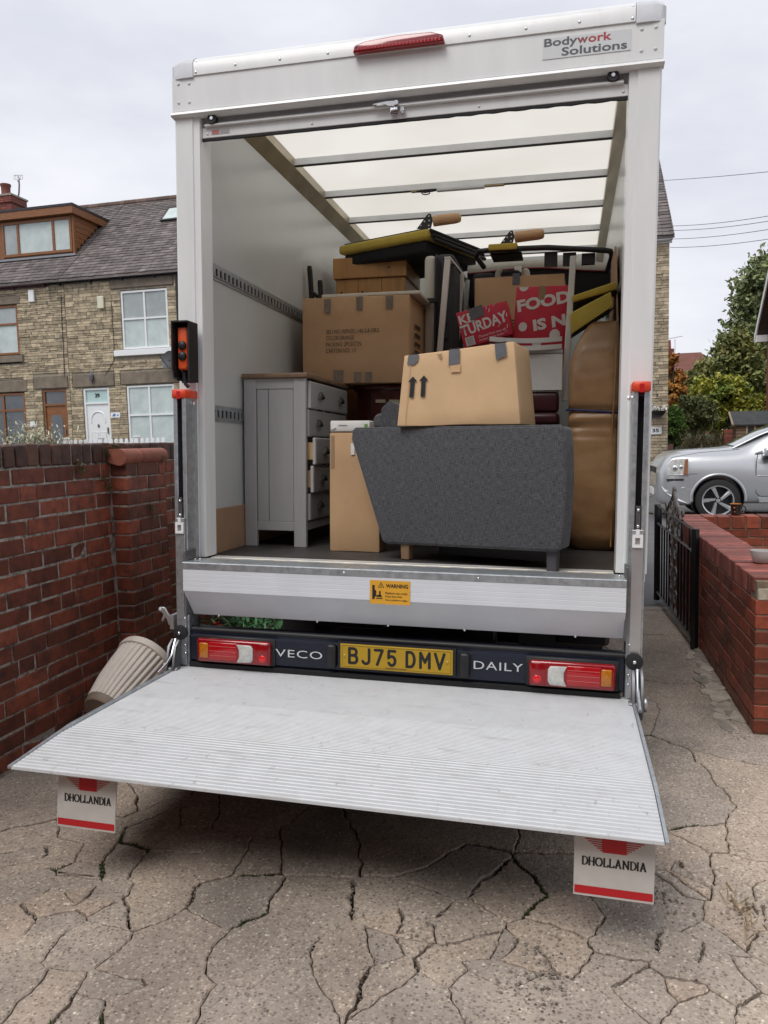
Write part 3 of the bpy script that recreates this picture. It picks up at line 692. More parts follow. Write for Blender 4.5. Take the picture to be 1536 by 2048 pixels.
MB().prism([(-.468, 1.627), (-.455, 1.624), (-.443, 1.634), (-.452, 1.641)], 'xz', .455, .4612).build('torn_tape', m_white, wb)

# ---- dark grey sofa end-on in the doorway; local frame: x along the arm panel, y into the van
m_tweed = bpy.data.materials.new('charcoal_tweed'); m_tweed.use_nodes = True
_t = m_tweed.node_tree; _n = _t.nodes; _l = _t.links; _b = _n['Principled BSDF']; _b.inputs['Roughness'].default_value = .95; _b.inputs['Sheen Weight'].default_value = .15; _b.inputs['Specular IOR Level'].default_value = .15
_tc = _n.new('ShaderNodeTexCoord'); facs = []
for sc in ((420, 420, 34), (38, 38, 440)):
    _m = _n.new('ShaderNodeMapping'); _m.inputs['Scale'].default_value = sc; _q = _n.new('ShaderNodeTexNoise'); _q.inputs['Scale'].default_value = 1; _q.inputs['Detail'].default_value = 2
    _l.new(_tc.outputs['Object'], _m.inputs['Vector']); _l.new(_m.outputs['Vector'], _q.inputs['Vector']); facs.append(_q.outputs['Fac'])
_mx = _n.new('ShaderNodeMath'); _mx.operation = 'ADD'; _l.new(facs[0], _mx.inputs[0]); _l.new(facs[1], _mx.inputs[1])
_r = _n.new('ShaderNodeValToRGB'); _r.color_ramp.elements[0].position = .36; _r.color_ramp.elements[0].color = (.030, .0305, .034, 1); _r.color_ramp.elements[1].position = .66; _r.color_ramp.elements[1].color = (.125, .127, .136, 1)
_hf = _n.new('ShaderNodeMath'); _hf.operation = 'MULTIPLY'; _hf.inputs[1].default_value = .5; _l.new(_mx.outputs[0], _hf.inputs[0]); _l.new(_hf.outputs[0], _r.inputs['Fac']); _l.new(_r.outputs['Color'], _b.inputs['Base Color'])
_bp = _n.new('ShaderNodeBump'); _bp.inputs['Strength'].default_value = .3; _bp.inputs['Distance'].default_value = .002; _l.new(_hf.outputs[0], _bp.inputs['Height']); _l.new(_bp.outputs['Normal'], _b.inputs['Normal'])
so = thing('grey_sofa', 'charcoal tweed sofa end-on at the open back of the van', 'sofa', (.744, -.038, FL), 'van', rot=rot_z(-math.atan2(.301, .954)))
arm = [(-1.100, .640), (-1.085, .652), (-.02, .650), (-.004, .640), (.006, .56), (.012, .42), (.006, .22), (-.004, .112), (-.03, .101), (-.80, .085), (-.895, .080), (-.918, .092), (-.937, .145), (-1.03, .40), (-1.104, .60)]
q = MB(); q.prism(arm, 'xz', .0, .13, bev=.010, seg=3); q.build('arm', m_tweed, so, 60)
q = MB(); q.tube([(u * .995 - .002, .010, v) for u, v in arm], .0055, 6, closed=True); q.build('piping', m_tweed, so, 60)
q = MB(); q.hexa([(-.86, .135, .115), (-.05, .135, .115), (-.46, 1.25, .115), (-.86, 1.25, .115), (-.86, .135, .33), (-.05, .135, .33), (-.46, 1.25, .33), (-.86, 1.25, .33)], bev=.02, seg=2); q.build('seat_base', m_tweed, so, 50)
q = MB(); q.hexa([(-.78, .14, .335), (-.04, .14, .335), (-.44, 1.22, .335), (-.78, 1.22, .335), (-.78, .14, .47), (-.04, .14, .47), (-.44, 1.22, .47), (-.78, 1.22, .47)], bev=.04, seg=3); q.build('seat_cushion', m_tweed, so, 50)
q = MB(); rows = []
for i in range(9):
    w_ = .133 + i * .135; dz = .06 * math.exp(-i * .15); rows.append([(-.78, w_, .34), (-.965, w_, .40), (-1.02, w_, .62), (-1.005, w_, .70 + dz), (-.96, w_, .735 + dz), (-.90, w_, .71 + dz), (-.74, w_, .62)])
q.grid(rows, close=True, caps=True); q.build('backrest', m_tweed, so, 60)
q = MB(); q.prism([(-1.060, .653), (-1.066, .70), (-1.05, .728), (-1.01, .738), (-.95, .728), (-.87, .700), (-.78, .660)], 'xz', .135, .34, bev=.018, seg=3); q.build('back_cushion', m_tweed, so, 60)
for u, w_, nm, mt in ((-.055, .03, 'leg', mat('dark_plastic_leg', (.05, .047, .055), .5)), (-.80, .02, 'leg', mat('brown_wood_leg', (.22, .135, .075), .5)), (-.50, 1.15, 'leg', MATS['dark_plastic_leg']), (-.80, 1.18, 'leg', MATS['brown_wood_leg'])):
    q = MB(); q.hexa([(u - .022, w_, 0.002), (u + .022, w_, 0.002), (u + .022, w_ + .045, 0.002), (u - .022, w_ + .045, 0.002), (u - .026, w_ - .004, .12), (u + .026, w_ - .004, .12), (u + .026, w_ + .05, .12), (u - .026, w_ + .05, .12)], bev=.004)
    q.build(nm, mt, so)
q = MB(); q.box(-.70, -.10, .20, .22, .02, .115); q.build('under_frame', m_black, so)

# ---- pale carton with two arrows on the sofa arm
ab = thing('arrow_carton', 'pale cardboard box with two printed up arrows resting on the sofa arm', 'box', (.28, .2, 1.625), 'van')
A = [Vector(v) for v in ((-.045, .175, 1.630), (.548, .100, 1.634), (.606, .36, 1.634), (.0, .435, 1.630))]
TT = [Vector((-.012, .18, 1.964)), Vector((.512, .105, 2.006)), Vector((.568, .35, 2.0)), Vector((.03, .43, 1.965))]
q = MB(); q.hexa(A + TT, bev=.0045, seg=2)
bmesh.ops.subdivide_edges(q.bm, edges=[e for e in q.bm.edges if e.calc_length() > .15], cuts=4, use_grid_fill=True)
for v in q.bm.verts: v.co += Vector((0, 1, 0)) * noise.noise(v.co * 6) * .003 + Vector((0, 0, 1)) * noise.noise(v.co * 4 + Vector((3, 1, 0))) * .004
q.build('carton_body', m_card_lt, ab, 45)
def on_front(u, v, d=.006):
    a_ = A[0].lerp(A[1], u); b_ = TT[0].lerp(TT[1], u); p = a_.lerp(b_, v); return p + Vector((-.12, -1, 0)).normalized() * d
def front_poly(pl, d=.006):
    q = MB(); q.quad(*[on_front(u, v, d) for u, v in pl]); return q
for u in (.105, .205):
    front_poly([(u - .019, .40), (u + .019, .40), (u + .019, .62), (u + .042, .62), (u, .695), (u - .042, .62), (u - .019, .62)], .0065).build('arrow_print', m_ink, ab)
front_poly([(.045, 1.0), (.145, 1.0), (.140, .90), (.105, .855), (.04, .87)], .0075).build('tape', m_tape, ab)
front_poly([(.425, 1.0), (.525, 1.0), (.522, .80), (.425, .79)], .0075).build('tape', m_tape, ab)
front_poly([(.44, .79), (.53, .795), (.53, .695), (.445, .70)], .0070).build('tape_mark', m_card, ab)
front_poly([(.835, 1.0), (.932, 1.0), (.935, .84), (.84, .80)], .0075).build('tape', m_tape, ab)
for u0, u1 in ((.045, .14), (.425, .525), (.835, .93)):
    a_, b_ = TT[0].lerp(TT[1], u0), TT[0].lerp(TT[1], u1); bk = TT[3].lerp(TT[2], u0), TT[3].lerp(TT[2], u1)
    q = MB(); q.quad(*[v + Vector((0, 0, .006)) for v in (a_, b_, b_.lerp(bk[1], .35), a_.lerp(bk[0], .35))]); q.build('tape', m_tape, ab)
front_poly([(.066, .02), (.072, .02), (.074, .98), (.069, .98)], .0062).build('fold_line', m_card, ab)
front_poly([(.31, .96), (.37, .96), (.355, .93), (.362, .90), (.345, .905), (.335, .93)], .009).build('torn_paper', m_card_in, ab)

# ---- dark mahogany cabinet, big printed carton on it, white board on top
mc = thing('mahogany_cabinet', 'dark polished mahogany bow-fronted cabinet behind the grey chest', 'cabinet', (-.47, 1.7, FL), 'van')
m_mah = mat('mahogany', (.075, .018, .012), .22, var=.35, vscale=5, stretch=(9, 9, .7), coat=.3)
q = MB(); fr = [(-.632, 1.60), (-.60, 1.46), (-.50, 1.41), (-.38, 1.39), (-.26, 1.40), (-.14, 1.45), (-.10, 1.60), (-.10, 2.0), (-.632, 2.0)]
q.prism(fr, 'xy', FL, 1.905); q.build('cabinet_body', m_mah, mc, 35)
q = MB(); q.prism([(u - .02 * (1 if u < -.3 else -1), v - .02) for u, v in fr], 'xy', 1.906, 1.938, bev=.006, seg=2); q.build('cabinet_top', m_mah, mc, 35)
q = MB(); q.quad((-.462, 1.397, 1.826), (-.30, 1.386, 1.822), (-.30, 1.386, 1.842), (-.462, 1.397, 1.846)); q.build('masking_tape', mat('masking_tape', (.60, .55, .38), .7), mc)
q = MB(); q.tube([(-.51, 1.404, FL + .1), (-.51, 1.404, 1.90)], .004, 6); q.build('door_seam', m_ink, mc)
sk = thing('printed_carton', 'large brown cardboard box with printed text lines on the dark cabinet', 'box', (-.56, 1.5, 1.945), 'van')
carton(sk, [(-.925, 1.30, 1.945), (-.222, 1.30, 1.942), (-.205, 1.76, 1.942), (-.925, 1.76, 1.945)], (.545, .545, .54, .54), m_card, .003)
for i, (t_, x1) in enumerate((('SKU NO.:WFHZC-140-2-8-ORG', 758), ('COLOR:ORANGE', 708), ('PACKING: 2PCS/CTN', 722), ('CARTON NO.: 1/1', 712))):
    a_ = av(652, 668 + i * 12.7, y=1.293); b_ = av(x1, 668 + i * 12.7, y=1.293)
    text(t_, 'printed_line', mat('faded_ink', (.06, .045, .035), .8), sk, a_, (1, 0, 0), (0, 0, 1), w=(b_ - a_).length, h=.026, bold=.0)
for u, w_, z0, z1, mt in ((655, 12, 598, 626, m_tape), (719, 12, 593, 620, m_tape), (779, 14, 591, 617, m_tape), (677, 18, 740, 762, m_tape), (715, 13, 744, 764, m_tape), (737, 13, 744, 764, m_tape)):
    a_ = av(u - w_ / 2, z1, y=1.295); b_ = av(u + w_ / 2, z0, y=1.295)
    q = MB(); q.quad((a_.x, 1.2935, a_.z), (b_.x, 1.2935, a_.z - .004), (b_.x + .003, 1.2935, b_.z), (a_.x - .002, 1.2935, b_.z)); q.build('tape', mat('clear_grey_tape', (.24, .205, .165), .3, var=.2, vscale=40), sk)
for i in range(4):
    q = MB(); zz = 2.30 - i * .055
    for k in range(5): q.quad((-.2085 + .0005, 1.42 + k * .036, zz), (-.2075 + .0005, 1.445 + k * .036, zz), (-.2075 + .0005, 1.445 + k * .036, zz + .026), (-.2085 + .0005, 1.42 + k * .036, zz + .026))
    q.build('printed_line', MATS['faded_ink'], sk)
wbd = thing('white_board', 'thin white painted board lying flat on the printed cardboard box', 'board', (-.55, 1.55, 2.494), 'van')
MB().box(-.80, -.16, 1.315, 1.80, 2.492, 2.512, bev=.003).build('board_panel', mat('cream_paint', (.68, .66, .58), .5), wbd)

# ---- pine blanket chest, high up at the back
m_pinebr = mat('varnished_pine', (.42, .215, .075), .4, var=.18, vscale=5, stretch=(4, 4, .6), bump=.04)
pc = thing('pine_cabinet', 'tall varnished pine cabinet behind the printed cardboard box', 'cabinet', (-.67, 2.25, FL), 'van')
for i in range(3): MB().box(-.922 + i * .173, -.922 + (i + 1) * .173 - .0015, 2.02, 2.05, FL + .002, 2.762, bev=.002).build('plank', m_pinebr, pc)
MB().box(-.925, -.405, 2.052, 2.5, FL + .002, 2.76).build('cabinet_body', m_pinebr, pc)
MB().box(-.94, -.39, 2.0, 2.52, 2.765, 2.913, bev=.006, seg=2).build('cabinet_top', m_pinebr, pc)
for x, z in ((-.52, 2.83), (-.88, 2.67), (-.72, 2.67), (-.47, 2.64)): MB().ball((x, 2.0005 if z > 2.77 else 2.0205, z), .012, 10, (1, .12, .8)).build('knot', mat('dark_knot', (.12, .05, .02), .5), pc, 60)

# ---- upturned mustard sofa bed: padded edge, black underside, folded wooden legs on plates
m_must = mat('mustard_cloth', (.46, .34, .05), .85, var=.07, vscale=14, bump=.12, bscale=130, sheen=.2)
m_blk_cl = mat('black_lining_cloth', (.008, .008, .010), .9)
m_beech = mat('beech_wood', (.55, .33, .17), .45, var=.15, vscale=7, stretch=(1.5, 8, 8))
def leg_plate(th, o, sc=1.0):
    o = Vector(o)
    q = MB(); q.prism([(0, 0), (.10, 0), (.112, .05), (.10, .095), (.085, .10), (.07, .09)], 'xz', 0, .006); me = q
    bmesh.ops.scale(me.bm, vec=(sc, 1, sc), verts=me.bm.verts); bmesh.ops.translate(me.bm, verts=me.bm.verts, vec=o)
    pl_ = me.build('leg_plate', m_black, th)
    for u, v in ((.03, .022), (.055, .048), (.085, .018), (.088, .052), (.085, .082)):
        MB().ball(o + Vector((u * sc, -.001, v * sc)), .0055, 6, (1, .4, 1)).build('plate_hole', mat('bright_hole', (.75, .72, .65), .5), pl_)
    q = MB(); q.lathe([(.010, 0), (.036, .004), (.037, .02), (.035, .16), (.030, .188), (.020, .195), (.004, .197)], o + Vector((.108 * sc, .03, .055 * sc)), (1, 0, .06), 20); q.build('folded_leg', m_beech, th, 50)
ms = thing('upturned_mustard_sofa_bed', 'upturned mustard sofa bed with black underside wedged under the roof at left', 'sofa bed', (-.4, 2.1, 2.93), 'van')
Bc, Ac, Cc = Vector((-.20, 1.80, 2.955)), Vector((-.90, 2.00, 2.93)), Vector((.10, 2.45, 2.955))
Dc = Ac + (Cc - Bc)
def slab(Z0, Z1, ins, nm, mt, bev, seg):
    e1 = (Ac - Bc).normalized() * ins; e2 = (Cc - Bc).normalized() * ins
    c4 = [Ac - e1 + e2, Bc + e1 + e2, Cc + e1 - e2, Dc - e1 - e2]
    q = MB(); q.hexa([v + Vector((0, 0, Z0)) for v in c4] + [v + Vector((0, 0, Z1)) for v in c4], bev=bev, seg=seg); return q.build(nm, mt, ms, 50)
slab(.008, .075, .0, 'padded_edge', m_must, .022, 3)
slab(-.075, .006, .03, 'black_underside', m_blk_cl, .01, 1)
slab(.076, .086, .03, 'base_board', m_blk_cl, .003, 1)
d_ = (Cc - Bc)
for k in range(3):
    q = MB(); o = Vector((.006 + k * .012, -.004, .06 - k * .03)); q.tube([Bc + o + d_ * .03, Bc + o + d_ * .97], .014, 6); q.build('frame_rail', m_blk_cl, ms, 50)
leg_plate(ms, (-.290, 1.86, 3.043))
ms2 = thing('second_mustard_sofa_bed', 'mustard sofa bed end with folded wooden leg under the roof in the middle', 'sofa bed', (.32, 2.0, 2.84), 'van')
MB().box(.213, .405, 1.78, 2.02, 2.848, 2.892, bev=.008, seg=2).build('padded_edge', m_must, ms2, 50)
MB().box(.225, .43, 1.84, 2.04, 2.832, 2.847, bev=.002).build('black_underside', m_blk_cl, ms2)
leg_plate(ms2, (.290, 1.80, 2.893), .84)

# ---- mattress on edge, white frame, black bed frame
m_knit = mat('cream_knit', (.58, .55, .48), .9, var=.12, vscale=120, bump=.3, bscale=160)
m_grcl = mat('dark_grey_cloth', (.045, .046, .052), .9, var=.12, vscale=40, bump=.1)
mt_ = thing('upright_mattress', 'mattress on edge with cream knitted side and dark grey border beside the white frame', 'mattress', (-.10, 2.2, 1.4), 'van')
q = MB(); q.box(-.205, -.128, 1.70, 2.7, 1.45, 2.822, bev=.028, seg=3); q.build('knitted_cover', m_knit, mt_, 50)
q = MB(); q.box(-.127, .0, 1.69, 2.2, 1.45, 2.826, bev=.032, seg=3); q.build('grey_border', m_grcl, mt_, 50)
q = MB(); q.tube([(-.126, 1.688, 1.47), (-.126, 1.688, 2.79), (-.126, 1.73, 2.826), (-.126, 2.65, 2.826)], .006, 6); q.build('piping', m_grcl, mt_, 50)
for z in (2.26, 2.36): MB().box(-.09, -.03, 1.682, 1.69, z, z + .012, bev=.003).build('side_handle', m_black, mt_)
bf = thing('black_bed_frame', 'black steel bed frame standing behind the printed cardboard box', 'bed frame', (-.5, 1.82, FL), 'van')
for x, z1, lean in ((-1.0, 2.76, -.035), (-.925, 2.66, -.01), (-.105, 2.75, 0)):
    q = MB(); q.hexa([(x + .03 - lean, 1.80, FL + .01), (x + .062 - lean, 1.80, FL + .01), (x + .062 - lean, 1.83, FL + .01), (x + .03 - lean, 1.83, FL + .01), (x, 1.60, z1), (x + .030, 1.60, z1), (x + .030, 1.63, z1), (x, 1.63, z1)], bev=.003); q.build('post', m_black, bf)
    MB().box(x + .003, x + .027, 1.603, 1.627, z1 + .0005, z1 + .012).build('post_cap', m_rubber, bf)
MB().box(-.98, -.09, 1.655, 1.680, 2.50, 2.53, bev=.003).build('cross_rail', m_black, bf)
q = MB(); q.tube([(-.975, 1.62, 2.60), (-.905, 1.66, 2.545)], .013, 6); q.build('brace', m_black, bf)
m_wht = mat('white_furniture_paint', (.70, .69, .65), .45, var=.04, vscale=10)
wf = thing('white_bed_side', 'white painted wooden side frame leaning beside the mattress', 'bed side', (.0, 1.65, 1.6), 'van')
def bar(th, p0, p1, w, d, nm, mt):
    p0 = Vector(p0); p1 = Vector(p1); q = MB()
    q.hexa([p0 + Vector(v) for v in ((-w, -d, 0), (w, -d, 0), (w, d, 0), (-w, d, 0))] + [p1 + Vector(v) for v in ((-w, -d, 0), (w, -d, 0), (w, d, 0), (-w, d, 0))], bev=.003); return q.build(nm, mt, th)
bar(wf, (-.085, 1.55, 1.95), (-.022, 1.55, 2.75), .019, .012, 'upright', m_wht)
fA = Vector((-.022, 1.55, 2.75)); fB = av(924, 547, z=2.755); fC = av(943, 577, z=2.76); fD = av(935, 560, z=2.757)
for p_ in (fB, fC, fD): bar(wf, (p_.x - .05, p_.y, 1.95), p_, .017, .012, 'upright', m_wht)
q = MB(); q.hexa([fA + Vector((-.02, -.012, .002)), fA + Vector((.018, -.012, .002)), fC + Vector((.018, .012, .002)), fC + Vector((-.02, .012, .002)), fA + Vector((-.02, -.012, .014)), fA + Vector((.018, -.012, .014)), fC + Vector((.018, .012, .014)), fC + Vector((-.02, .012, .014))]); q.build('top_rail', m_wht, wf)

# ---- mattress lying across the back with red piping, two cushions, black tube frame
m_ctop = mat('cream_mattress', (.42, .40, .36), .9, var=.06, vscale=30, bump=.1)
lm = thing('flat_mattress', 'mattress with dark red piping across the back beneath the black tube frame', 'mattress', (.55, 2.7, 2.55), 'van')
def lump(x): return .022 * math.exp(-((x - .42) / .3) ** 2) - .03 * max(0, (x - .6)) / .45
q = MB(); rows = []
for i in range(17):
    x = .02 + 1.0 * i / 16; t = 2.875 + lump(x); rows.append([(x, 2.205, t - .075), (x, 2.20, t - .05), (x, 2.23, t - .012), (x, 2.32, t), (x, 3.1, t), (x, 3.1, t - .075)])
q.grid(rows, close=True, caps=True); q.build('cream_top', m_ctop, lm, 50)
q = MB(); rows = []
for i in range(17):
    x = .02 + 1.0 * i / 16; t = 2.875 + lump(x) - .083; rows.append([(x, 2.215, 2.60), (x, 2.205, t), (x, 3.1, t), (x, 3.1, 2.60)])
q.grid(rows, close=True, caps=True); q.build('dark_border', m_blk_cl, lm, 50)
q = MB(); q.tube([(.02 + i / 16, 2.197, 2.875 + lump(.02 + i / 16) - .079) for i in range(17)], .006, 6); q.build('red_piping', mat('dark_red_piping', (.16, .01, .015), .6), lm, 60)
MB().box(.36, .41, 2.19, 2.196, 2.79, 2.835).build('care_label', m_wht, lm)
for x0, lb_ in ((.08, 'left'), (.26, 'right')):
    cu = thing('cushion', 'grey and cream cushion at the %s behind the plain cardboard box' % lb_, 'cushion', (x0 + .1, 2.05, 2.6), 'van', group='cushions behind the cardboard box')
    q = MB(); q.box(x0, x0 + .155, 2.02, 2.16, 2.55, 2.775 - (.01 if x0 < .2 else 0), bev=.03, seg=3); q.build('grey_panel', m_grcl, cu, 50)
    q = MB(); q.box(x0 + .156, x0 + .215, 2.02, 2.16, 2.55, 2.785, bev=.028, seg=3); q.build('cream_panel', m_knit, cu, 50)
tf = thing('black_tube_frame', 'black bent tube frame lying across the back under the roof at right', 'metal frame', (.6, 1.9, 2.77), 'van')
q = MB(); pth = [(.16, 2.02, 2.80), (.125, 1.86, 2.835), (.15, 1.80, 2.852), (.25, 1.80, 2.858), (.60, 1.80, 2.852), (.95, 1.80, 2.815), (1.0, 1.81, 2.808), (1.012, 1.87, 2.79), (.99, 2.0, 2.72)]
q.tube(pth, .018, 10); q.build('tube', m_black, tf, 60)
for x in (.58, .70, .82):
    MB().box(x, x + .085, 1.83, 1.87, 2.74, 2.838 - (x - .5) * .09).build('slat', m_black, tf)

# ---- plain carton, two red printed cartons
pb = thing('taped_carton', 'plain brown cardboard box behind the two red printed boxes', 'box', (.42, 2.0, 2.0), 'van')
carton(pb, [(.11, 1.90, 2.10), (.715, 1.88, 2.10), (.72, 2.10, 2.10), (.12, 2.12, 2.10)], (.60, .60, .58, .58), m_card, .006)
q = MB(); a_ = av(1025, 569, y=1.885); b_ = av(1040, 546, y=1.885); q.quad((a_.x, 1.884, a_.z), (b_.x, 1.884, a_.z), (b_.x, 1.884, b_.z), (a_.x, 1.884, b_.z)); q.build('tape', m_tape, pb)
for i in range(5):
    q = MB(); z = 2.40 - i * .022; q.quad((.335, 1.889, z), (.40, 1.889, z), (.40, 1.889, z + .008), (.335, 1.889, z + .008)); q.build('printed_line', MATS['faded_ink'], pb)
m_redbox = mat('red_printed_card', (.60, .03, .06), .45, var=.05, vscale=8, bump=.02)
m_wprint = mat('white_print', (.74, .71, .68), .55)
def red_frame(th, pix, y, depth):
    P = [av(px, py, y=y) for px, py in pix]      # TL, TR, BR, BL
    q = MB(); dv = Vector((.0, depth, 0)); q.hexa([P[3], P[2], P[2] + dv, P[3] + dv, P[0], P[1], P[1] + dv, P[0] + dv], bev=.004, seg=2)
    q.build('carton_body', m_redbox, th, 45)
    ex = (P[2] - P[3]); ey = (P[0] - P[3])
    def f(u, v, d=.0015): return P[3] + ex * u + ey * v + Vector((0, -d, 0))
    return f, ex, ey
r1 = thing('small_red_carton', 'small red recipe box lettered in white with black tape, tilted to the left', 'box', (.27, 1.3, 2.13), 'van')
f, ex, ey = red_frame(r1, ((911, 626), (1013, 601), (1026, 668), (929, 697)), 1.2, .22)
def ftext(th, f, ex, ey, s_, u, v, w, h, mt, ang=0., bold=.03):
    r_ = ex.normalized(); n_ = Vector((0, -1, 0)); up_ = ey.normalized()
    c_, s2 = math.cos(ang), math.sin(ang)
    return text(s_, 'lettering', mt, th, f(u, v, .002), r_ * c_ + up_ * s2, up_ * c_ - r_ * s2, w=w, h=h, bold=bold)
EX, EY = ex.length, ey.length
ftext(r1, f, ex, ey, 'KE', .03, .64, EX * .30, EY * .25, m_wprint)
ftext(r1, f, ex, ey, 'TURDAY', .02, .31, EX * .96, EY * .30, m_wprint, .05)
ftext(r1, f, ex, ey, 'Choose from over 60', .33, .16, EX * .56, EY * .065, m_wprint, 0, .0)
ftext(r1, f, ex, ey, 'recipes every week', .33, .05, EX * .50, EY * .075, m_wprint, 0, .0)
q = MB(); q.quad(f(.27, .66, .004), f(.55, .72, .004), f(.55, 1.0, .004), f(.26, .99, .004)); q.build('black_tape', m_tape, r1)
q = MB(); q.quad(f(.06, .03, .002), f(.24, .03, .002), f(.24, .27, .002), f(.06, .27, .002)); q.build('address_label', m_wprint, r1)
q = MB()
for k in range(7): q.quad(f(.08, .05 + k * .03, .003), f(.22, .05 + k * .03, .003), f(.22, .065 + k * .03, .003), f(.08, .065 + k * .03, .003))
q.build('label_print', mat('grey_print', (.3, .3, .3)), r1)
q = MB()
for u, v, a_ in ((.66, .80, 1.2), (.78, .90, .6), (.90, .42, .5), (.78, .33, .6), (.93, .25, 1.2), (.62, .9, 1.3), (.88, .12, .3), (.97, .55, 1.4)):
    du, dv = .035 * math.cos(a_), .05 * math.sin(a_); q.quad(f(u - du - .008, v - dv, .002), f(u - du + .008, v - dv, .002), f(u + du + .008, v + dv, .002), f(u + du - .008, v + dv, .002))
q.build('confetti_print', m_wprint, r1)
r2 = thing('large_red_carton', 'larger upright red box lettered in white with white dots', 'box', (.58, 1.35, 2.12), 'van')
f, ex, ey = red_frame(r2, ((1033, 574), (1138, 570), (1132, 700), (1024, 702)), 1.25, .20)
EX, EY = ex.length, ey.length
ftext(r2, f, ex, ey, 'FOOD', .06, .60, EX * .98, EY * .19, m_wprint, .17, .045)
ftext(r2, f, ex, ey, 'IS N', .38, .30, EX * .60, EY * .18, m_wprint, .17, .045)
def dot(u, v, r_):
    q = MB(); q.quad(*[f(u + r_ * math.cos(2 * math.pi * k / 20) / EX * EY * .92, v + r_ * math.sin(2 * math.pi * k / 20), .002) for k in range(20)]); q.build('dot_print', m_wprint, r2)
dot(.17, .375, .072); dot(.77, .24, .088); dot(.45, .10, .075)
q = MB(); q.quad(*[f(.14 + .085 * math.cos(math.pi + math.pi * k / 10), .995 + .07 * math.sin(math.pi + math.pi * k / 10), .002) for k in range(11)]); q.build('dot_print', m_wprint, r2)
q = MB(); q.quad(f(.42, .80, .003), f(.52, .78, .003), f(.56, .90, .003), f(.54, 1.0, .003), f(.42, 1.0, .003)); q.build('torn_patch', m_card_in, r2)

# ---- white chair between the boxes: seat panel, bowed back slats, long leg
wc = thing('white_chair', 'white wooden chair with bowed back slats wedged in front of the red boxes', 'chair', (.6, 1.05, 1.85), 'van')
for z, s0 in ((2.135, 0), (2.098, -.004)):
    q = MB(); rows = []
    for i in range(11):
        t = i / 10; x = .31 + .405 * t; y = 1.0 - .05 * math.sin(math.pi * t); z_ = z + s0 - .018 * math.sin(math.pi * t) + .012 * (1 - 2 * t) * .5
        rows.append([(x, y, z_), (x, y + .016, z_), (x, y + .016, z_ + .026), (x, y, z_ + .026)])
    q.grid(rows, close=True, caps=True); q.build('back_slat', m_wht, wc, 40)
MB().box(.45, .722, 1.0, 1.03, 1.855, 2.062, bev=.004).build('seat_panel', m_wht, wc)
MB().box(.45, .722, .995, 1.035, 2.064, 2.082).build('seat_edge', mat('grey_edge', (.4, .4, .39), .5), wc)
bar(wc, (.734, 1.08, 1.80), (.766, 1.12, 2.62), .017, .012, 'leg', m_wht)
bar(wc, (.44, 1.08, 1.80), (.44, 1.10, 2.05), .015, .012, 'leg', m_wht)
# ---- burgundy studded leather chair behind the arrow carton
m_burg = mat('burgundy_leather', (.050, .010, .014), .32, var=.15, vscale=20, bump=.08, bscale=60)
bc = thing('burgundy_leather_chair', 'burgundy leather chair with brass studs behind the arrow box', 'chair', (.63, 1.1, 1.5), 'van')
q = MB(); q.box(.45, .705, 1.0, 1.12, 1.735, 1.85, bev=.022, seg=3); q.build('back_pad', m_burg, bc, 50)
q = MB(); q.box(.45, .71, .98, 1.35, 1.665, 1.733, bev=.025, seg=3); q.build('seat_pad', m_burg, bc, 50)
for i in range(17): MB().ball((.46 + i * .0148, 1.003, 1.848), .006, 6).build('stud', m_cup, bc, 60)
q = MB()
for i in range(18): q.tube([(.46 + i * .0145, .99, 1.664), (.459 + i * .0145 + .003 * math.sin(i), .985, 1.63)], .003, 4)
q.build('fringe', mat('brown_cream_fringe', (.35, .26, .17), .9, rnd=.5), bc)
MB().box(.46, .70, 1.0, 1.34, 1.55, 1.628).build('seat_frame', m_mah, bc)
for x in (.47, .67):
    for y in (1.01, 1.29): MB().box(x, x + .03, y, y + .03, FL + .002, 1.549).build('leg', m_mah, bc)

# ---- mustard back cushions wedged at the right wall
for i, (pp, y, dz, lab) in enumerate((([(1144, 592), (1233, 562), (1234, 578), (1146, 604)], 1.04, -.09, 'upper mustard padded board wedged above the brown leather sofa'),
                                     ([(1141, 626), (1222, 583), (1226, 612), (1143, 668)], .92, -.10, 'lower mustard padded board lying on the brown leather sofa'))):
    P = [av(u, v, y=y) for u, v in pp]
    yc = thing('mustard_back_board', lab, 'padded board', tuple(P[3]), 'van', group='mustard boards at the right wall')
    dv = Vector((-.01, .30, .03))
    q = MB(); q.hexa([P[3], P[2], P[2] + dv, P[3] + dv, P[0], P[1], P[1] + dv, P[0] + dv], bev=.006, seg=2); q.build('padding', m_must, yc, 50)
    q = MB(); e = Vector((0, .02, .0)); q.hexa([p + Vector((.004, .02, -.012)) for p in (P[3], P[2], P[2] + dv, P[3] + dv)] + [p + Vector((.004, .02, -.002)) for p in (P[3], P[2], P[2] + dv, P[3] + dv)]); q.build('backing', m_blk_cl, yc)

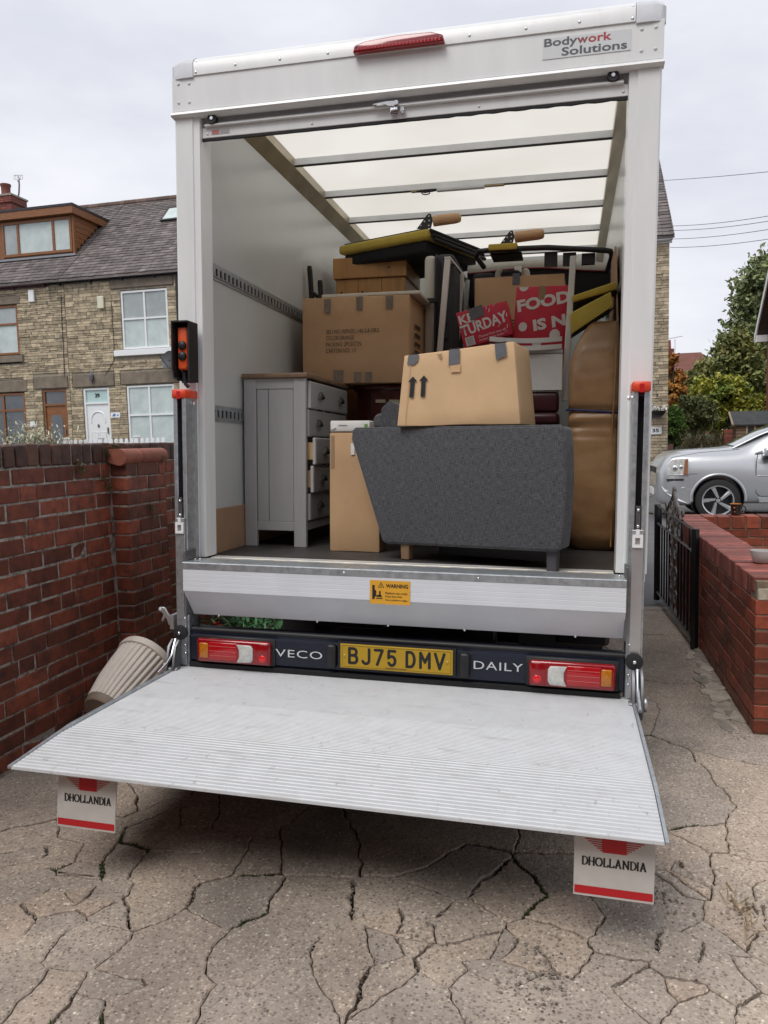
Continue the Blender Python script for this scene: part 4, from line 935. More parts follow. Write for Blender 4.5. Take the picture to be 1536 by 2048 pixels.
# ---- brown leather sofa standing on its end at the right wall, tied with a blue strap
m_brown = mat('brown_leather', (.275, .152, .068), .38, var=.12, vscale=6, bump=.12, bscale=90, col2=(.21, .112, .048), c2pos=(.5, .7))
bs = thing('brown_leather_sofa', 'brown leather sofa standing on end at the right wall tied with a blue strap', 'sofa', (.88, 1.2, FL), 'van')
def brown_sections():
    rows = []; nz_ = 72
    for i in range(nz_ + 1):
        t = i / nz_; z = FL + .004 + t * 1.245
        xl = .742 + .016 * math.sin(t * 2.6) ; xr = 1.018
        if t < .10: xl += .065 * (1 - t / .10) ** 1.6
        if t > .80: xl += .11 * ((t - .80) / .20) ** 1.3
        pinch = .022 * math.exp(-((z - 1.728) / .018) ** 2) + .014 * math.exp(-((z - 1.64) / .014) ** 2) + .008 * math.exp(-((z - 1.60) / .01) ** 2)
        bulge = .012 * math.sin((z - 1.0) * 4.2) + .010 * math.sin(z * 11)
        yf = .80 + pinch * 1.2 - bulge + (.05 * (1 - t / .08) ** 2 if t < .08 else 0) + (.12 * ((t - .86) / .14) ** 2 if t > .86 else 0)
        xl += pinch * .8
        row = []; n_ = 18
        for k in range(n_ + 1):
            s_ = k / n_; a = math.pi * s_
            cxm = (xl + xr) / 2; hw = (xr - xl) / 2
            ux = -math.copysign(abs(math.cos(a)) ** .45, math.cos(a)); uy = abs(math.sin(a)) ** .6
            x = cxm + ux * hw; y = yf + .07 - uy * .07
            wr = noise.noise(Vector((x * 5, 3.1, z * 11 + x * 9))) * .008 + noise.noise(Vector((x * 16, z * 24 - x * 20, 1.7))) * .003 + noise.noise(Vector((x * 8 + 5, (z + x * .7) * 30, 4.4))) * .003
            crease = -.010 * math.exp(-((z - (1.625 + .09 * math.sin((x - .74) * 9) * .5)) / .010) ** 2)
            row.append((x, y - (wr + crease) * uy, z))
        row += [(xr, 1.75, z), (xl, 1.75, z)]
        rows.append(row)
    return rows
q = MB(); q.grid(brown_sections(), close=True, caps=True); q.build('leather_cover', m_brown, bs, 70)
q = MB(); q.tube([(.992 + .004 * math.sin(z * 7), .8035 + .012 * math.sin(z * 4.2 - 4.2), z) for z in [FL + .03 + i * .045 for i in range(25)]], .0045, 6); q.build('seam_piping', m_brown, bs, 60)
q = MB(); q.tube([(.75, .90, 1.738), (.76, .84, 1.737), (.80, .812, 1.735), (.9, .81, 1.728), (.98, .815, 1.720), (1.016, .84, 1.718), (1.018, .9, 1.716)], .006, 6); q.build('blue_strap', mat('blue_rope', (.02, .025, .10), .6), bs, 60)
# ---- wall board at right, above the sofa
rb = thing('leaning_board', 'plain tan board leaning on the right wall above the leather sofa', 'board', (1.0, 1.3, 2.2), 'van')
MB().prism([(.95, 2.22), (1.75, 2.22), (1.75, 2.72), (1.35, 2.72)], 'yz', 1.003, 1.013).build('board_panel', m_mdf, rb)
# ================================================================ ground
def struct(o): o['kind'] = 'structure'; return o
m_soil = mat('dark_soil', (.045, .038, .030), .95, var=.35, vscale=30, bump=.4, bscale=80)
m_asph = mat('asphalt', (.115, .115, .118), .9, var=.12, vscale=3, bump=.25, bscale=180, rnd=0)
m_road = mat('road_asphalt', (.10, .10, .102), .9, var=.15, vscale=2, bump=.25, bscale=160)
m_kerb = mat('kerb_stone', (.30, .27, .23), .85, var=.15, vscale=6, bump=.15)
m_grass = mat('garden_ground', (.06, .075, .025), .95, var=.4, vscale=2, bump=.4, bscale=20)

q = MB(); q.quad((-400, -200, -.045), (400, -200, -.045), (400, 600, -.045), (-400, 600, -.045)); struct(q.build('ground', m_soil))
q = MB(); q.box(-60, 60, 3.50, 12.1, -.12, -.012); struct(q.build('pavement', m_asph))
q = MB()
q.box(-60, 60, 12.25, 16.6, -.15, -.030); struct(q.build('road', m_road))
q = MB(); q.box(-60, 60, 16.75, 18.98, -.15, .09); struct(q.build('far_pavement', m_asph))
kb = MB(); kb.box(-.01, .01, 0, .01, 0, .01); kb.bm.free()
kerb = struct(bpy.data.objects.new('kerb', None)); COL.objects.link(kerb)
km = MB().box(-.452, .452, -.07, .07, -.13, .0, bev=.012).mesh('kerb_stone'); km.materials.append(m_kerb)
for row, (y, z) in enumerate(((12.175, .012), (16.675, .105), (3.43, .008))):
    for i in range(-4, 14):
        if row == 2 and not (-2 <= i <= 3): continue
        x = i * .92 + (.3 if row else 0)
        if row == 2 and x < -1.5: continue
        o = bpy.data.objects.new('kerb_stone', km); COL.objects.link(o); o.parent = kerb; o.location = (x, y + random.uniform(-.004, .004), z + random.uniform(-.004, .004))
# moss line along the near kerb
def tuft_mesh(name, pts, hmin, hmax, n, spread, m, kind='stuff', parent=None):
    v = []; f = []
    for (x, y, z) in pts:
        for _ in range(n):
            a = random.uniform(0, 6.28); r_ = random.random() ** .6 * spread; h = random.uniform(hmin, hmax); w = h * .28
            bx, by = x + r_ * math.cos(a), y + r_ * math.sin(a); b = random.uniform(0, 6.28); lx_, ly = math.cos(b) * h * .6, math.sin(b) * h * .6
            i = len(v); v += [(bx - w * math.sin(b), by + w * math.cos(b), z), (bx + w * math.sin(b), by - w * math.cos(b), z), (bx + lx_, by + ly, z + h)]; f.append((i, i + 1, i + 2))
    me = bpy.data.meshes.new(name); me.from_pydata(v, [], f); me.materials.append(m)
    o = link(name, me, parent); o['kind'] = kind; return o
m_moss = mat('moss', (.055, .070, .022), .95, rnd=.5)
tuft_mesh('moss_strip', [(x, 12.08 + random.uniform(-.08, .05), -.012) for x in np.arange(-4, 9, .09)], .02, .06, 8, .09, m_moss)

# ---- cracked concrete drive: every slab between the cracks is its own piece
m_conc = bpy.data.materials.new('exposed_aggregate_concrete'); m_conc.use_nodes = True
def _conc(m):
    t = m.node_tree; n = t.nodes; l = t.links; b = n['Principled BSDF']; b.inputs['Roughness'].default_value = .9; b.inputs['Specular IOR Level'].default_value = .3
    g = n.new('ShaderNodeNewGeometry'); oi = n.new('ShaderNodeObjectInfo')
    def vor(sc, rnd=1.0):
        q = n.new('ShaderNodeTexVoronoi'); q.inputs['Scale'].default_value = sc; q.inputs['Randomness'].default_value = rnd; l.new(g.outputs['Position'], q.inputs['Vector']); return q
    def noi(sc, d=5, r=.6):
        q = n.new('ShaderNodeTexNoise'); q.inputs['Scale'].default_value = sc; q.inputs['Detail'].default_value = d; q.inputs['Roughness'].default_value = r; l.new(g.outputs['Position'], q.inputs['Vector']); return q
    def ramp(src, *st):
        q = n.new('ShaderNodeValToRGB'); e = q.color_ramp.elements
        for i, (p, c) in enumerate(st):
            el = e[i] if i < 2 else e.new(p); el.position = p; el.color = (*c, 1)
        l.new(src, q.inputs['Fac']); return q.outputs['Color']
    def mix(a, b_, f, mode='MIX'):
        q = n.new('ShaderNodeMixRGB'); q.blend_type = mode
        for s_, v in (('Color1', a), ('Color2', b_), ('Fac', f)):
            if isinstance(v, (int, float)): q.inputs[s_].default_value = v
            elif isinstance(v, tuple): q.inputs[s_].default_value = (*v, 1)
            else: l.new(v, q.inputs[s_])
        return q.outputs['Color']
    base = ramp(noi(1.7, 6, .62).outputs['Fac'], (.30, (.30, .255, .215)), (.52, (.42, .36, .305)), (.75, (.51, .435, .365)))
    v1 = vor(105); peb = ramp(v1.outputs['Color'], (.0, (.12, .10, .088)), (.28, (.27, .23, .19)), (.62, (.42, .355, .29)), (.90, (.66, .58, .47)), (.97, (.85, .80, .71)))
    msk = ramp(v1.outputs['Distance'], (.30, (1, 1, 1)), (.62, (0, 0, 0)))
    c = mix(base, peb, msk)
    v2 = vor(44); big = ramp(v2.outputs['Color'], (.80, (0, 0, 0)), (.84, (1, 1, 1))); bm_ = ramp(v2.outputs['Distance'], (.22, (1, 1, 1)), (.30, (0, 0, 0)))
    k = mix(big, bm_, 1.0, 'MULTIPLY'); c = mix(c, mix((.42, .33, .24), (.62, .57, .50), oi.outputs['Random']), k)
    fine = ramp(noi(260, 2, .7).outputs['Fac'], (.3, (.84, .84, .84)), (.7, (1.16, 1.16, 1.16))); c = mix(c, fine, 1.0, 'MULTIPLY')
    pit = ramp(noi(46, 3, .7).outputs['Fac'], (.30, (.40, .38, .36)), (.40, (1, 1, 1))); c = mix(c, pit, .8, 'MULTIPLY')
    tint = ramp(oi.outputs['Random'], (0., (.88, .88, .89)), (.5, (1., .98, .96)), (1., (1.08, 1.01, .96))); c = mix(c, tint, 1.0, 'MULTIPLY')
    st = ramp(noi(.9, 5, .7).outputs['Fac'], (.36, (.72, .72, .73)), (.58, (1.06, 1.05, 1.04))); c = mix(c, st, 1.0, 'MULTIPLY')
    l.new(c, b.inputs['Base Color'])
    ad = n.new('ShaderNodeMath'); ad.operation = 'SUBTRACT'; l.new(noi(120, 4, .7).outputs['Fac'], ad.inputs[0]); ml = n.new('ShaderNodeMath'); ml.operation = 'MULTIPLY'; ml.inputs[1].default_value = .7; l.new(v1.outputs['Distance'], ml.inputs[0]); l.new(ml.outputs[0], ad.inputs[1])
    bp = n.new('ShaderNodeBump'); bp.inputs['Strength'].default_value = .5; bp.inputs['Distance'].default_value = .005; l.new(ad.outputs[0], bp.inputs['Height']); l.new(bp.outputs['Normal'], b.inputs['Normal'])
_conc(m_conc)
drive = struct(bpy.data.objects.new('driveway', None)); COL.objects.link(drive)
s7 = lambda u, v: (u * .4948, 1380 + v * .4948)
s8 = lambda u, v: (760 + u * .5052, 1380 + v * .5052)
seed_px = [s7(*p) for p in ((130, 480), (380, 560), (560, 450), (90, 770), (250, 665), (450, 680), (270, 815), (150, 940), (375, 820), (0, 950), (60, 1090), (20, 1250), (340, 1030), (230, 1280),
          (620, 830), (690, 680), (880, 690), (1000, 690), (820, 510), (930, 850), (1240, 660), (1250, 890), (590, 1090), (705, 990), (1010, 1080), (560, 1260), (400, 1300), (760, 1270), (880, 1290), (1150, 1240), (1430, 1120))]
seed_px += [s8(*p) for p in ((260, 720), (650, 720), (520, 800), (400, 930), (130, 880), (20, 870), (180, 1015), (30, 1060), (90, 1135), (760, 890), (730, 1010), (960, 960), (900, 1070), (1010, 860), (1190, 880),
          (1120, 770), (1255, 735), (1380, 740), (1460, 580), (1270, 560), (1150, 620), (1230, 1060), (1300, 960), (1400, 920), (1440, 1090), (1510, 850), (1530, 980), (1190, 1240), (1450, 1240), (1090, 1160), (1010, 1180),
          (860, 1240), (640, 1190), (440, 1210), (300, 1110), (190, 1240), (560, 1110), (1420, 330), (1190, 330), (1160, 480), (60, 610), (620, 610), (720, 570), (400, 560))]
seeds = []
for u, v in seed_px:
    p = at(u, v, z=0); seeds.append((p.x, p.y))
for u, v in ((1340, 1300), (1320, 1240), (1440, 1390), (1470, 1440), (1500, 1490), (1425, 1350)):
    p = at(u, v, z=0); seeds.append((p.x, p.y))
rs = random.Random(11)
for u, v, n_s, r_s in ((110, 1725, 6, 60), (290, 1640, 5, 60), (200, 1800, 5, 70), (1080, 1890, 6, 45), (1330, 1760, 6, 50), (1480, 1800, 5, 40), (830, 1850, 4, 40), (240, 1960, 4, 50), (1300, 1920, 4, 45)):
    for _ in range(n_s): p = at(u + rs.gauss(0, r_s), v + rs.gauss(0, r_s * .45), z=0); seeds.append((p.x, p.y))
for _ in range(900):
    x, y = rs.uniform(-2.2, 4.6), rs.uniform(-4.6, 3.6)
    near = min(math.hypot(x - a, y - b) for a, b in seeds)
    if near > (.62 if y > -1.0 else .36): seeds.append((x, y))
def clip(poly, nx, ny, c, j):
    out = []
    for i in range(len(poly)):
        (ax_, ay, ai), (bx_, by, bi) = poly[i], poly[(i + 1) % len(poly)]
        da, db = nx * ax_ + ny * ay - c, nx * bx_ + ny * by - c
        if da <= 0:
            out.append((ax_, ay, ai))
            if db > 0: t = da / (da - db); out.append((ax_ + (bx_ - ax_) * t, ay + (by - ay) * t, j))
        elif db <= 0:
            t = da / (da - db); out.append((ax_ + (bx_ - ax_) * t, ay + (by - ay) * t, ai))
    return out
def jag(p, q_, key):
    """shared ragged crack line between two corners"""
    swap = (q_[0], q_[1]) < (p[0], p[1]); a, b = (q_, p) if swap else (p, q_)
    rr = random.Random(key); pts = [a, b]
    ln = math.hypot(b[0] - a[0], b[1] - a[1]); amp = .055 * ln
    for _ in range(4):
        if ln / len(pts) < .012: break
        new = [pts[0]]
        for u, v in zip(pts, pts[1:]):
            d = (v[0] - u[0], v[1] - u[1]); L_ = math.hypot(*d) or 1; o = rr.uniform(-amp, amp)
            new += [((u[0] + v[0]) / 2 - d[1] / L_ * o, (u[1] + v[1]) / 2 + d[0] / L_ * o), v]
        pts = new; amp *= .68
    return pts[::-1] if swap else pts
_canon = {}
def canon(x, y):
    k = (round(x * 250), round(y * 250))
    for a in (-1, 0, 1):
        for b in (-1, 0, 1):
            c_ = _canon.get((k[0] + a, k[1] + b))
            if c_ and abs(c_[0] - x) < .004 and abs(c_[1] - y) < .004: return c_
    _canon[k] = (x, y); return _canon[k]
cells = []
for i, (sx, sy) in enumerate(seeds):
    poly = [(-1.95, -4.6, -1), (4.6, -4.6, -2), (4.6, 3.36, -3), (-1.95, 3.36, -4)]
    for j, (tx, ty) in enumerate(seeds):
        if j == i or math.hypot(tx - sx, ty - sy) > 2.6: continue
        nx, ny = tx - sx, ty - sy; poly = clip(poly, nx, ny, (tx * tx + ty * ty - sx * sx - sy * sy) / 2, j)
        if len(poly) < 3: break
    cells.append(poly)
def warp(x, y):
    """bend the crack network so that it does not look like a cell pattern"""
    if x < -1.93 or x > 4.58 or y > 3.35 or y < -4.58: return (round(x, 4), round(y, 4))
    a = noise.noise(Vector((x * 1.9, y * 1.9, 3))) * .11 + noise.noise(Vector((x * 5, y * 5, 7))) * .035
    b = noise.noise(Vector((x * 1.9, y * 1.9, 13))) * .11 + noise.noise(Vector((x * 5, y * 5, 17))) * .035
    return (round(x + a, 4), round(y + b, 4))
group = list(range(len(cells)))
def root(i):
    while group[i] != i: i = group[i]
    return i
size = [1] * len(cells); rg_ = random.Random(5)
order = list(range(len(cells))); rg_.shuffle(order)
for i in order:
    if rg_.random() < .58:
        nb_ = [p[2] for p in cells[i] if p[2] >= 0]
        if not nb_: continue
        j = rg_.choice(nb_); a, b = root(i), root(j)
        if a != b and size[a] + size[b] <= 4: group[b] = a; size[a] += size[b]
crack_pts = []
def outline(mem):
    """ragged outline of a set of cells, chained edge to edge; None when it does not close into one loop"""
    nxt = {}; ms = set(mem); tot = 0
    for i in mem:
        poly = cells[i]
        for k in range(len(poly)):
            a, b = poly[k], poly[(k + 1) % len(poly)]; j = a[2]; tot += (a[0] * b[1] - b[0] * a[1]) / 2
            ra, rb = canon(a[0], a[1]), canon(b[0], b[1])
            if ra == rb or j in ms: continue
            if ra in nxt: return None
            nxt[ra] = (rb, i, j)
    if not nxt: return None
    st = next(iter(nxt)); cur = st; ring = []; wid = []; cr = []; cnt = 0
    while True:
        if cur not in nxt: return None
        rb, i, j = nxt[cur]; cnt += 1; key = '%d_%d' % (min(i, j), max(i, j)); wa, wb = warp(*cur), warp(*rb); pts = jag(wa, wb, key)
        wd = random.Random(key + 'w').choice((.0013, .0015, .0017, .0019, .0022, .0025, .003, .004, .006)) if j >= 0 else .003
        rr = random.Random(key + 'v'); wv = [wd * rr.uniform(.5, 1.7) for _ in pts]
        if wb < wa: wv = wv[::-1]
        for m_, p in enumerate(pts[:-1]):
            ring.append(p); wid.append(wv[m_])
            if wd > .003 and j > i: cr.append(p)
        cur = rb
        if cur == st: break
        if cnt > len(nxt): return None
    if cnt != len(nxt): return None
    ar = sum(p[0] * q_[1] - q_[0] * p[1] for p, q_ in zip(ring, ring[1:] + ring[:1])) / 2
    if not .6 < ar / max(tot, 1e-6) < 1.6: return None
    return ring, wid, cr
todo = []
for g in sorted(set(root(i) for i in range(len(cells)))):
    mem = [i for i in range(len(cells)) if root(i) == g and len(cells[i]) > 2]
    o_ = outline(mem) if mem else None
    if o_: todo.append(o_)
    else:
        for i in mem:
            o_ = outline([i])
            if o_: todo.append(o_)
            else:
                pr_ = [warp(p[0], p[1]) for p in cells[i]]; todo.append((pr_, [.002] * len(pr_), []))
for ring, wid, cr in todo:
    crack_pts += cr
    n_ = len(ring)
    if n_ < 3: continue
    nrm_ = []
    for k in range(n_):
        p0_, p1_ = ring[k - 1], ring[(k + 1) % n_]; d = (p1_[0] - p0_[0], p1_[1] - p0_[1]); L_ = math.hypot(*d) or 1; nrm_.append((-d[1] / L_, d[0] / L_))
    outer = [(p[0] + q_[0] * w, p[1] + q_[1] * w) for p, q_, w in zip(ring, nrm_, wid)]
    inner = [(p[0] + q_[0] * (w + .0045), p[1] + q_[1] * (w + .0045)) for p, q_, w in zip(ring, nrm_, wid)]
    cxp = sum(p[0] for p in outer) / n_; cyp = sum(p[1] for p in outer) / n_
    tz = rs.uniform(-.003, .003); tx_, ty_ = rs.uniform(-.006, .006), rs.uniform(-.006, .006)
    def hz_(x, y): return tz + (x - cxp) * tx_ + (y - cyp) * ty_
    v = [(x, y, -.04) for x, y in outer] + [(x, y, hz_(x, y) - .0035 - .004 * abs(noise.noise(Vector((x * 30, y * 30, 0))))) for x, y in outer] + [(x, y, hz_(x, y)) for x, y in inner]
    from mathutils.geometry import tessellate_polygon, delaunay_2d_cdt
    f = []
    for t in tessellate_polygon([[Vector((x, y, 0)) for x, y in inner]]):
        (x0_, y0_), (x1_, y1_), (x2_, y2_) = inner[t[0]], inner[t[1]], inner[t[2]]
        f.append(tuple(2 * n_ + k for k in (t if (x1_ - x0_) * (y2_ - y0_) - (x2_ - x0_) * (y1_ - y0_) > 0 else t[::-1])))
    ra_ = sum(p[0] * q_[1] - q_[0] * p[1] for p, q_ in zip(inner, inner[1:] + inner[:1])) / 2
    ta_ = sum(abs((v[t[1]][0] - v[t[0]][0]) * (v[t[2]][1] - v[t[0]][1]) - (v[t[2]][0] - v[t[0]][0]) * (v[t[1]][1] - v[t[0]][1])) / 2 for t in f)
    if abs(ta_ - ra_) > .02 * abs(ra_):
        cv, _, cf = delaunay_2d_cdt([Vector(p) for p in inner], [], [list(range(n_))], 1, 1e-5)[:3]
        b0 = len(v); v += [(p.x, p.y, hz_(p.x, p.y)) for p in cv]; f = [tuple(b0 + k for k in t) for t in cf]
    for k in range(n_):
        k2 = (k + 1) % n_; f += [(k, k2, n_ + k2, n_ + k), (n_ + k, n_ + k2, 2 * n_ + k2, 2 * n_ + k)]
    v = [(a - cxp, b - cyp, c) for a, b, c in v]
    me = bpy.data.meshes.new('concrete_slab'); me.from_pydata(v, [], f); me.materials.append(m_conc)
    o = bpy.data.objects.new('concrete_slab', me); COL.objects.link(o); o.parent = drive; o.location = (cxp, cyp, 0)
# grit, pebbles and moss lodged in the cracks
m_grit = mat('grit', (.20, .17, .145), .9, rnd=.55)
v = []; f = []
def pebble(x, y, z, r_):
    i = len(v); pts = [(1, 0, 0), (-1, 0, 0), (0, 1, 0), (0, -1, 0), (0, 0, .7), (0, 0, -.7)]
    a = random.uniform(0, 3); ca, sa = math.cos(a), math.sin(a)
    for p in pts:
        s_ = r_ * random.uniform(.7, 1.25); v.append((x + (p[0] * ca - p[1] * sa) * s_, y + (p[0] * sa + p[1] * ca) * s_, z + p[2] * s_))
    for t in ((0, 2, 4), (2, 1, 4), (1, 3, 4), (3, 0, 4), (2, 0, 5), (1, 2, 5), (3, 1, 5), (0, 3, 5)): f.append(tuple(i + k for k in t))
vis = [p for p in crack_pts if p[1] < 1.2]
for (x, y) in vis:
    for _ in range(3): pebble(x + random.gauss(0, .006), y + random.gauss(0, .006), random.uniform(-.022, -.006), random.uniform(.0025, .006))
for u, v_ in ((1040, 1975), (1070, 1900), (1090, 1940), (830, 1860), (1480, 1830), (1465, 1470), (1450, 1440), (1420, 1380), (1330, 1800), (1090, 2000)):
    p = at(u, v_, z=0)
    for _ in range(40): pebble(p.x + random.gauss(0, .035), p.y + random.gauss(0, .045), random.uniform(.0, .004), random.uniform(.002, .007))
me = bpy.data.meshes.new('grit'); me.from_pydata(v, [], f); me.materials.append(m_grit); link('grit', me)['kind'] = 'stuff'
ms_ = [p for k, p in enumerate(crack_pts) if noise.noise(Vector((p[0] * 2.3, p[1] * 2.3, 0))) > .12 and p[1] < 1]
tuft_mesh('crack_moss', [(x, y, -.010) for x, y in ms_], .006, .016, 10, .010, m_moss)
v = []; f = []
pS = at(1486, 1850, z=0)
for _ in range(26):
    x, y = pS.x + random.gauss(0, .02), pS.y + random.gauss(0, .07); a = random.gauss(1.3, .5); l_ = random.uniform(.03, .08); w = .0012; z = random.uniform(.006, .014); i = len(v)
    dx, dy = math.cos(a) * l_, math.sin(a) * l_; v += [(x - w, y, z), (x + w, y, z), (x + dx + w, y + dy, z + random.uniform(-.004, .012)), (x + dx - w, y + dy, z)]; f.append((i, i + 1, i + 2, i + 3))
me = bpy.data.meshes.new('dry_straw'); me.from_pydata(v, [], f); me.materials.append(mat('straw', (.30, .21, .11), .9, rnd=.3)); link('dry_straw', me)['kind'] = 'stuff'

# ================================================================ brick walls
BR = {}
def brick_mesh(dx, dy, dz, var, m, bev=.004, jit=.0022):
    k = (round(dx, 3), round(dy, 3), round(dz, 3), var, m.name)
    if k not in BR:
        me = MB().box(-dx / 2, dx / 2, -dy / 2, dy / 2, -dz / 2, dz / 2, bev=bev, jit=jit).mesh('brick'); me.materials.append(m); BR[k] = me
    return BR[k]
def put_brick(parent, base, x0, x1, y0, y1, z0, z1, m, rnd=.0025, name='brick', bev=.004):
    o = bpy.data.objects.new(name, brick_mesh(x1 - x0, y1 - y0, z1 - z0, random.randrange(3), m, bev)); COL.objects.link(o); o.parent = parent
    o.location = Vector(((x0 + x1) / 2 + random.uniform(-rnd, rnd), (y0 + y1) / 2 + random.uniform(-rnd, rnd) * .5, (z0 + z1) / 2 + random.uniform(-rnd, rnd) * .5)) - base
    o.rotation_euler = (random.uniform(-.006, .006), random.uniform(-.006, .006), random.uniform(-.008, .008)); return o
def brickmat(name, col, col2, **k):
    return mat(name, col, k.pop('rough', .62), var=.25, vscale=18, bump=.25, bscale=70, rnd=.42, col2=col2, c2pos=(.45, .68), **k)
m_bk = brickmat('old_red_brick', (.20, .050, .026), (.085, .026, .018))
m_bk_top = brickmat('weathered_coping_brick', (.110, .048, .034), (.045, .030, .026))
m_mort = mat('lime_mortar', (.37, .34, .30), .95, var=.35, vscale=25, bump=.5, bscale=90, col2=(.12, .105, .09), c2pos=(.50, .64))
WX = -1.79; lw_base = Vector((WX - .11, .5, 0))
lw_ = thing('old_brick_wall', 'weathered dark red brick wall along the left side of the drive', 'wall', lw_base)
CO = .083; NC = 17; Z0 = .012
MB().box(WX - .20, WX - .0062, -2.4, 9.0, -.05, Z0 + NC * CO - .004).build('mortar_core', m_mort, lw_)
rest = MB(); PY0, PY1, PX = .44, .866, -1.682
for c in range(NC):
    z0 = Z0 + c * CO; z1 = z0 + CO - .010
    rc = random.Random(c * 7 + 3); y = -2.4 + (0 if c % 2 else .118) + rc.uniform(-.04, .04)
    while y < 8.9:
        ln = .108 if rc.random() < .16 else .226 + rc.uniform(-.006, .006)
        ya, yb = y, y + ln; y = yb + .010
        inside = ya > PY0 - .012 and yb < PY1 + .02
        if inside: continue
        if -1.0 < ya < 1.25:
            if ya < PY0 < yb: yb = PY0 - .004
            if ya < PY1 < yb: ya = PY1 + .008
            if yb - ya > .03: put_brick(lw_, lw_base, WX - .105, WX + rc.uniform(-.004, .003), ya, yb, z0, z1, m_bk)
        else: rest.box(WX - .105, WX, ya, yb, z0, z1)
    # pier: end face brick and long face
    off = .0 if c % 2 else .112
    put_brick(lw_, lw_base, WX + .002, PX - .0 if off else PX, PY0, PY0 + (.215 if c % 2 else .104), z0, z1, m_bk)
    y = PY0 + (.215 if c % 2 else .104) + .010
    while y < PY1 - .02:
        yb = min(y + .222, PY1); put_brick(lw_, lw_base, WX + .002, PX + rc.uniform(-.003, .003), y, yb, z0, z1, m_bk); y = yb + .010
MB().box(WX - .01, PX - .0062, PY0 + .0062, PY1 - .0062, -.05, Z0 + NC * CO - .006).build('mortar_core', m_mort, lw_)
zc0 = Z0 + NC * CO; y = -2.4
while y < 8.9:
    w_ = .073 + random.uniform(-.006, .008)
    if -1.0 < y < 1.3: put_brick(lw_, lw_base, WX - .215, WX + random.uniform(-.004, .006), y, y + w_, zc0, zc0 + .108 + random.uniform(-.004, .003), m_bk_top, name='coping_brick', bev=.006)
    else: rest.box(WX - .215, WX + .001, y, y + w_, zc0, zc0 + .108)
    y += w_ + .012
MB().box(WX - .20, WX - .012, -2.4, 8.9, zc0 - .004, zc0 + .098).build('mortar_core', m_mort, lw_)
rest.build('brickwork', m_bk, lw_, kind='stuff')
m_terra = mat('terracotta_bullnose', (.27, .085, .052), .6, var=.2, vscale=14, bump=.2, bscale=50, rnd=.15)
for ya, yb in ((PY0 - .025, .60), (.607, .885)):
    q = MB(); pr = [(WX - .01, zc0 + .002), (WX - .01, zc0 + .075)] + [(PX - .035 + .05 * math.sin(a), zc0 + .027 + .048 * math.cos(a)) for a in [k * math.pi / 12 for k in range(13)]]
    q.prism(pr, 'xz', ya, yb); q.build('bullnose_coping', m_terra, lw_, 40)
# little plants rooted in the wall joints, and a spill of mortar
m_fern = mat('wall_weed', (.075, .080, .028), .9, rnd=.5, col2=(.20, .09, .03), c2pos=(.55, .7))
def sprig(px, py, r_, n, x=WX):
    p = at(px, py, x=x); v = []; f = []
    for _ in range(n):
        c = p + Vector((random.uniform(.003, .03), random.gauss(0, r_), random.gauss(0, r_))); s_ = random.uniform(.004, .010); a = Vector((random.random(), random.gauss(0, 1), random.gauss(0, 1))).normalized() * s_; b = a.cross(Vector((1, .2, .1))).normalized() * s_ * .6
        i = len(v); v += [c - a, c + b, c + a, c - b]; f.append((i, i + 1, i + 2, i + 3))
    return v, f
V_ = []; F_ = []
for px, py, r_, n in ((155, 930, .022, 60), (205, 960, .022, 60), (212, 905, .014, 40), (228, 893, .015, 50), (215, 975, .012, 30), (158, 940, .015, 30)):
    v, f = sprig(px, py, r_, n); b_ = len(V_); V_ += v; F_ += [tuple(b_ + k for k in t) for t in f]
for px, py, r_, n in ((300, 1015, .012, 30), (305, 1030, .012, 20), (322, 920, .01, 20)):
    v, f = sprig(px, py, r_, n, PX); b_ = len(V_); V_ += v; F_ += [tuple(b_ + k for k in t) for t in f]
me = bpy.data.meshes.new('wall_weeds'); me.from_pydata([tuple(x) for x in V_], [], F_); me.materials.append(m_fern); link('wall_weeds', me)['kind'] = 'stuff'

# ---- right hand garden wall, smooth red bricks, brick-on-edge coping
m_bk2 = brickmat('smooth_red_brick', (.24, .052, .024), (.17, .038, .020), rough=.5)
m_bk2c = brickmat('pink_coping_brick', (.30, .085, .060), (.24, .062, .045), rough=.6)
m_mort2 = mat('brown_mortar', (.19, .145, .10), .95, var=.25, vscale=25, bump=.3)
RX = 1.655; RX2 = 1.885; RY0, RY1 = .56, 3.80; rw_base = Vector((1.77, 2.0, 0))
rw_ = thing('red_garden_wall', 'low red brick garden wall with brick-on-edge coping at right', 'wall', rw_base)
C2 = .0755; N2 = 9; ZT = .683
MB().box(RX + .006, RX2 - .006, RY0 + .006, RY1, -.05, ZT + .09).build('mortar_core', m_mort2, rw_)
MB().box(RX2 - .004, 5.6, 3.586, 3.79, -.05, ZT + .09).build('mortar_core', m_mort2, rw_)
rest = MB(); restc = MB()
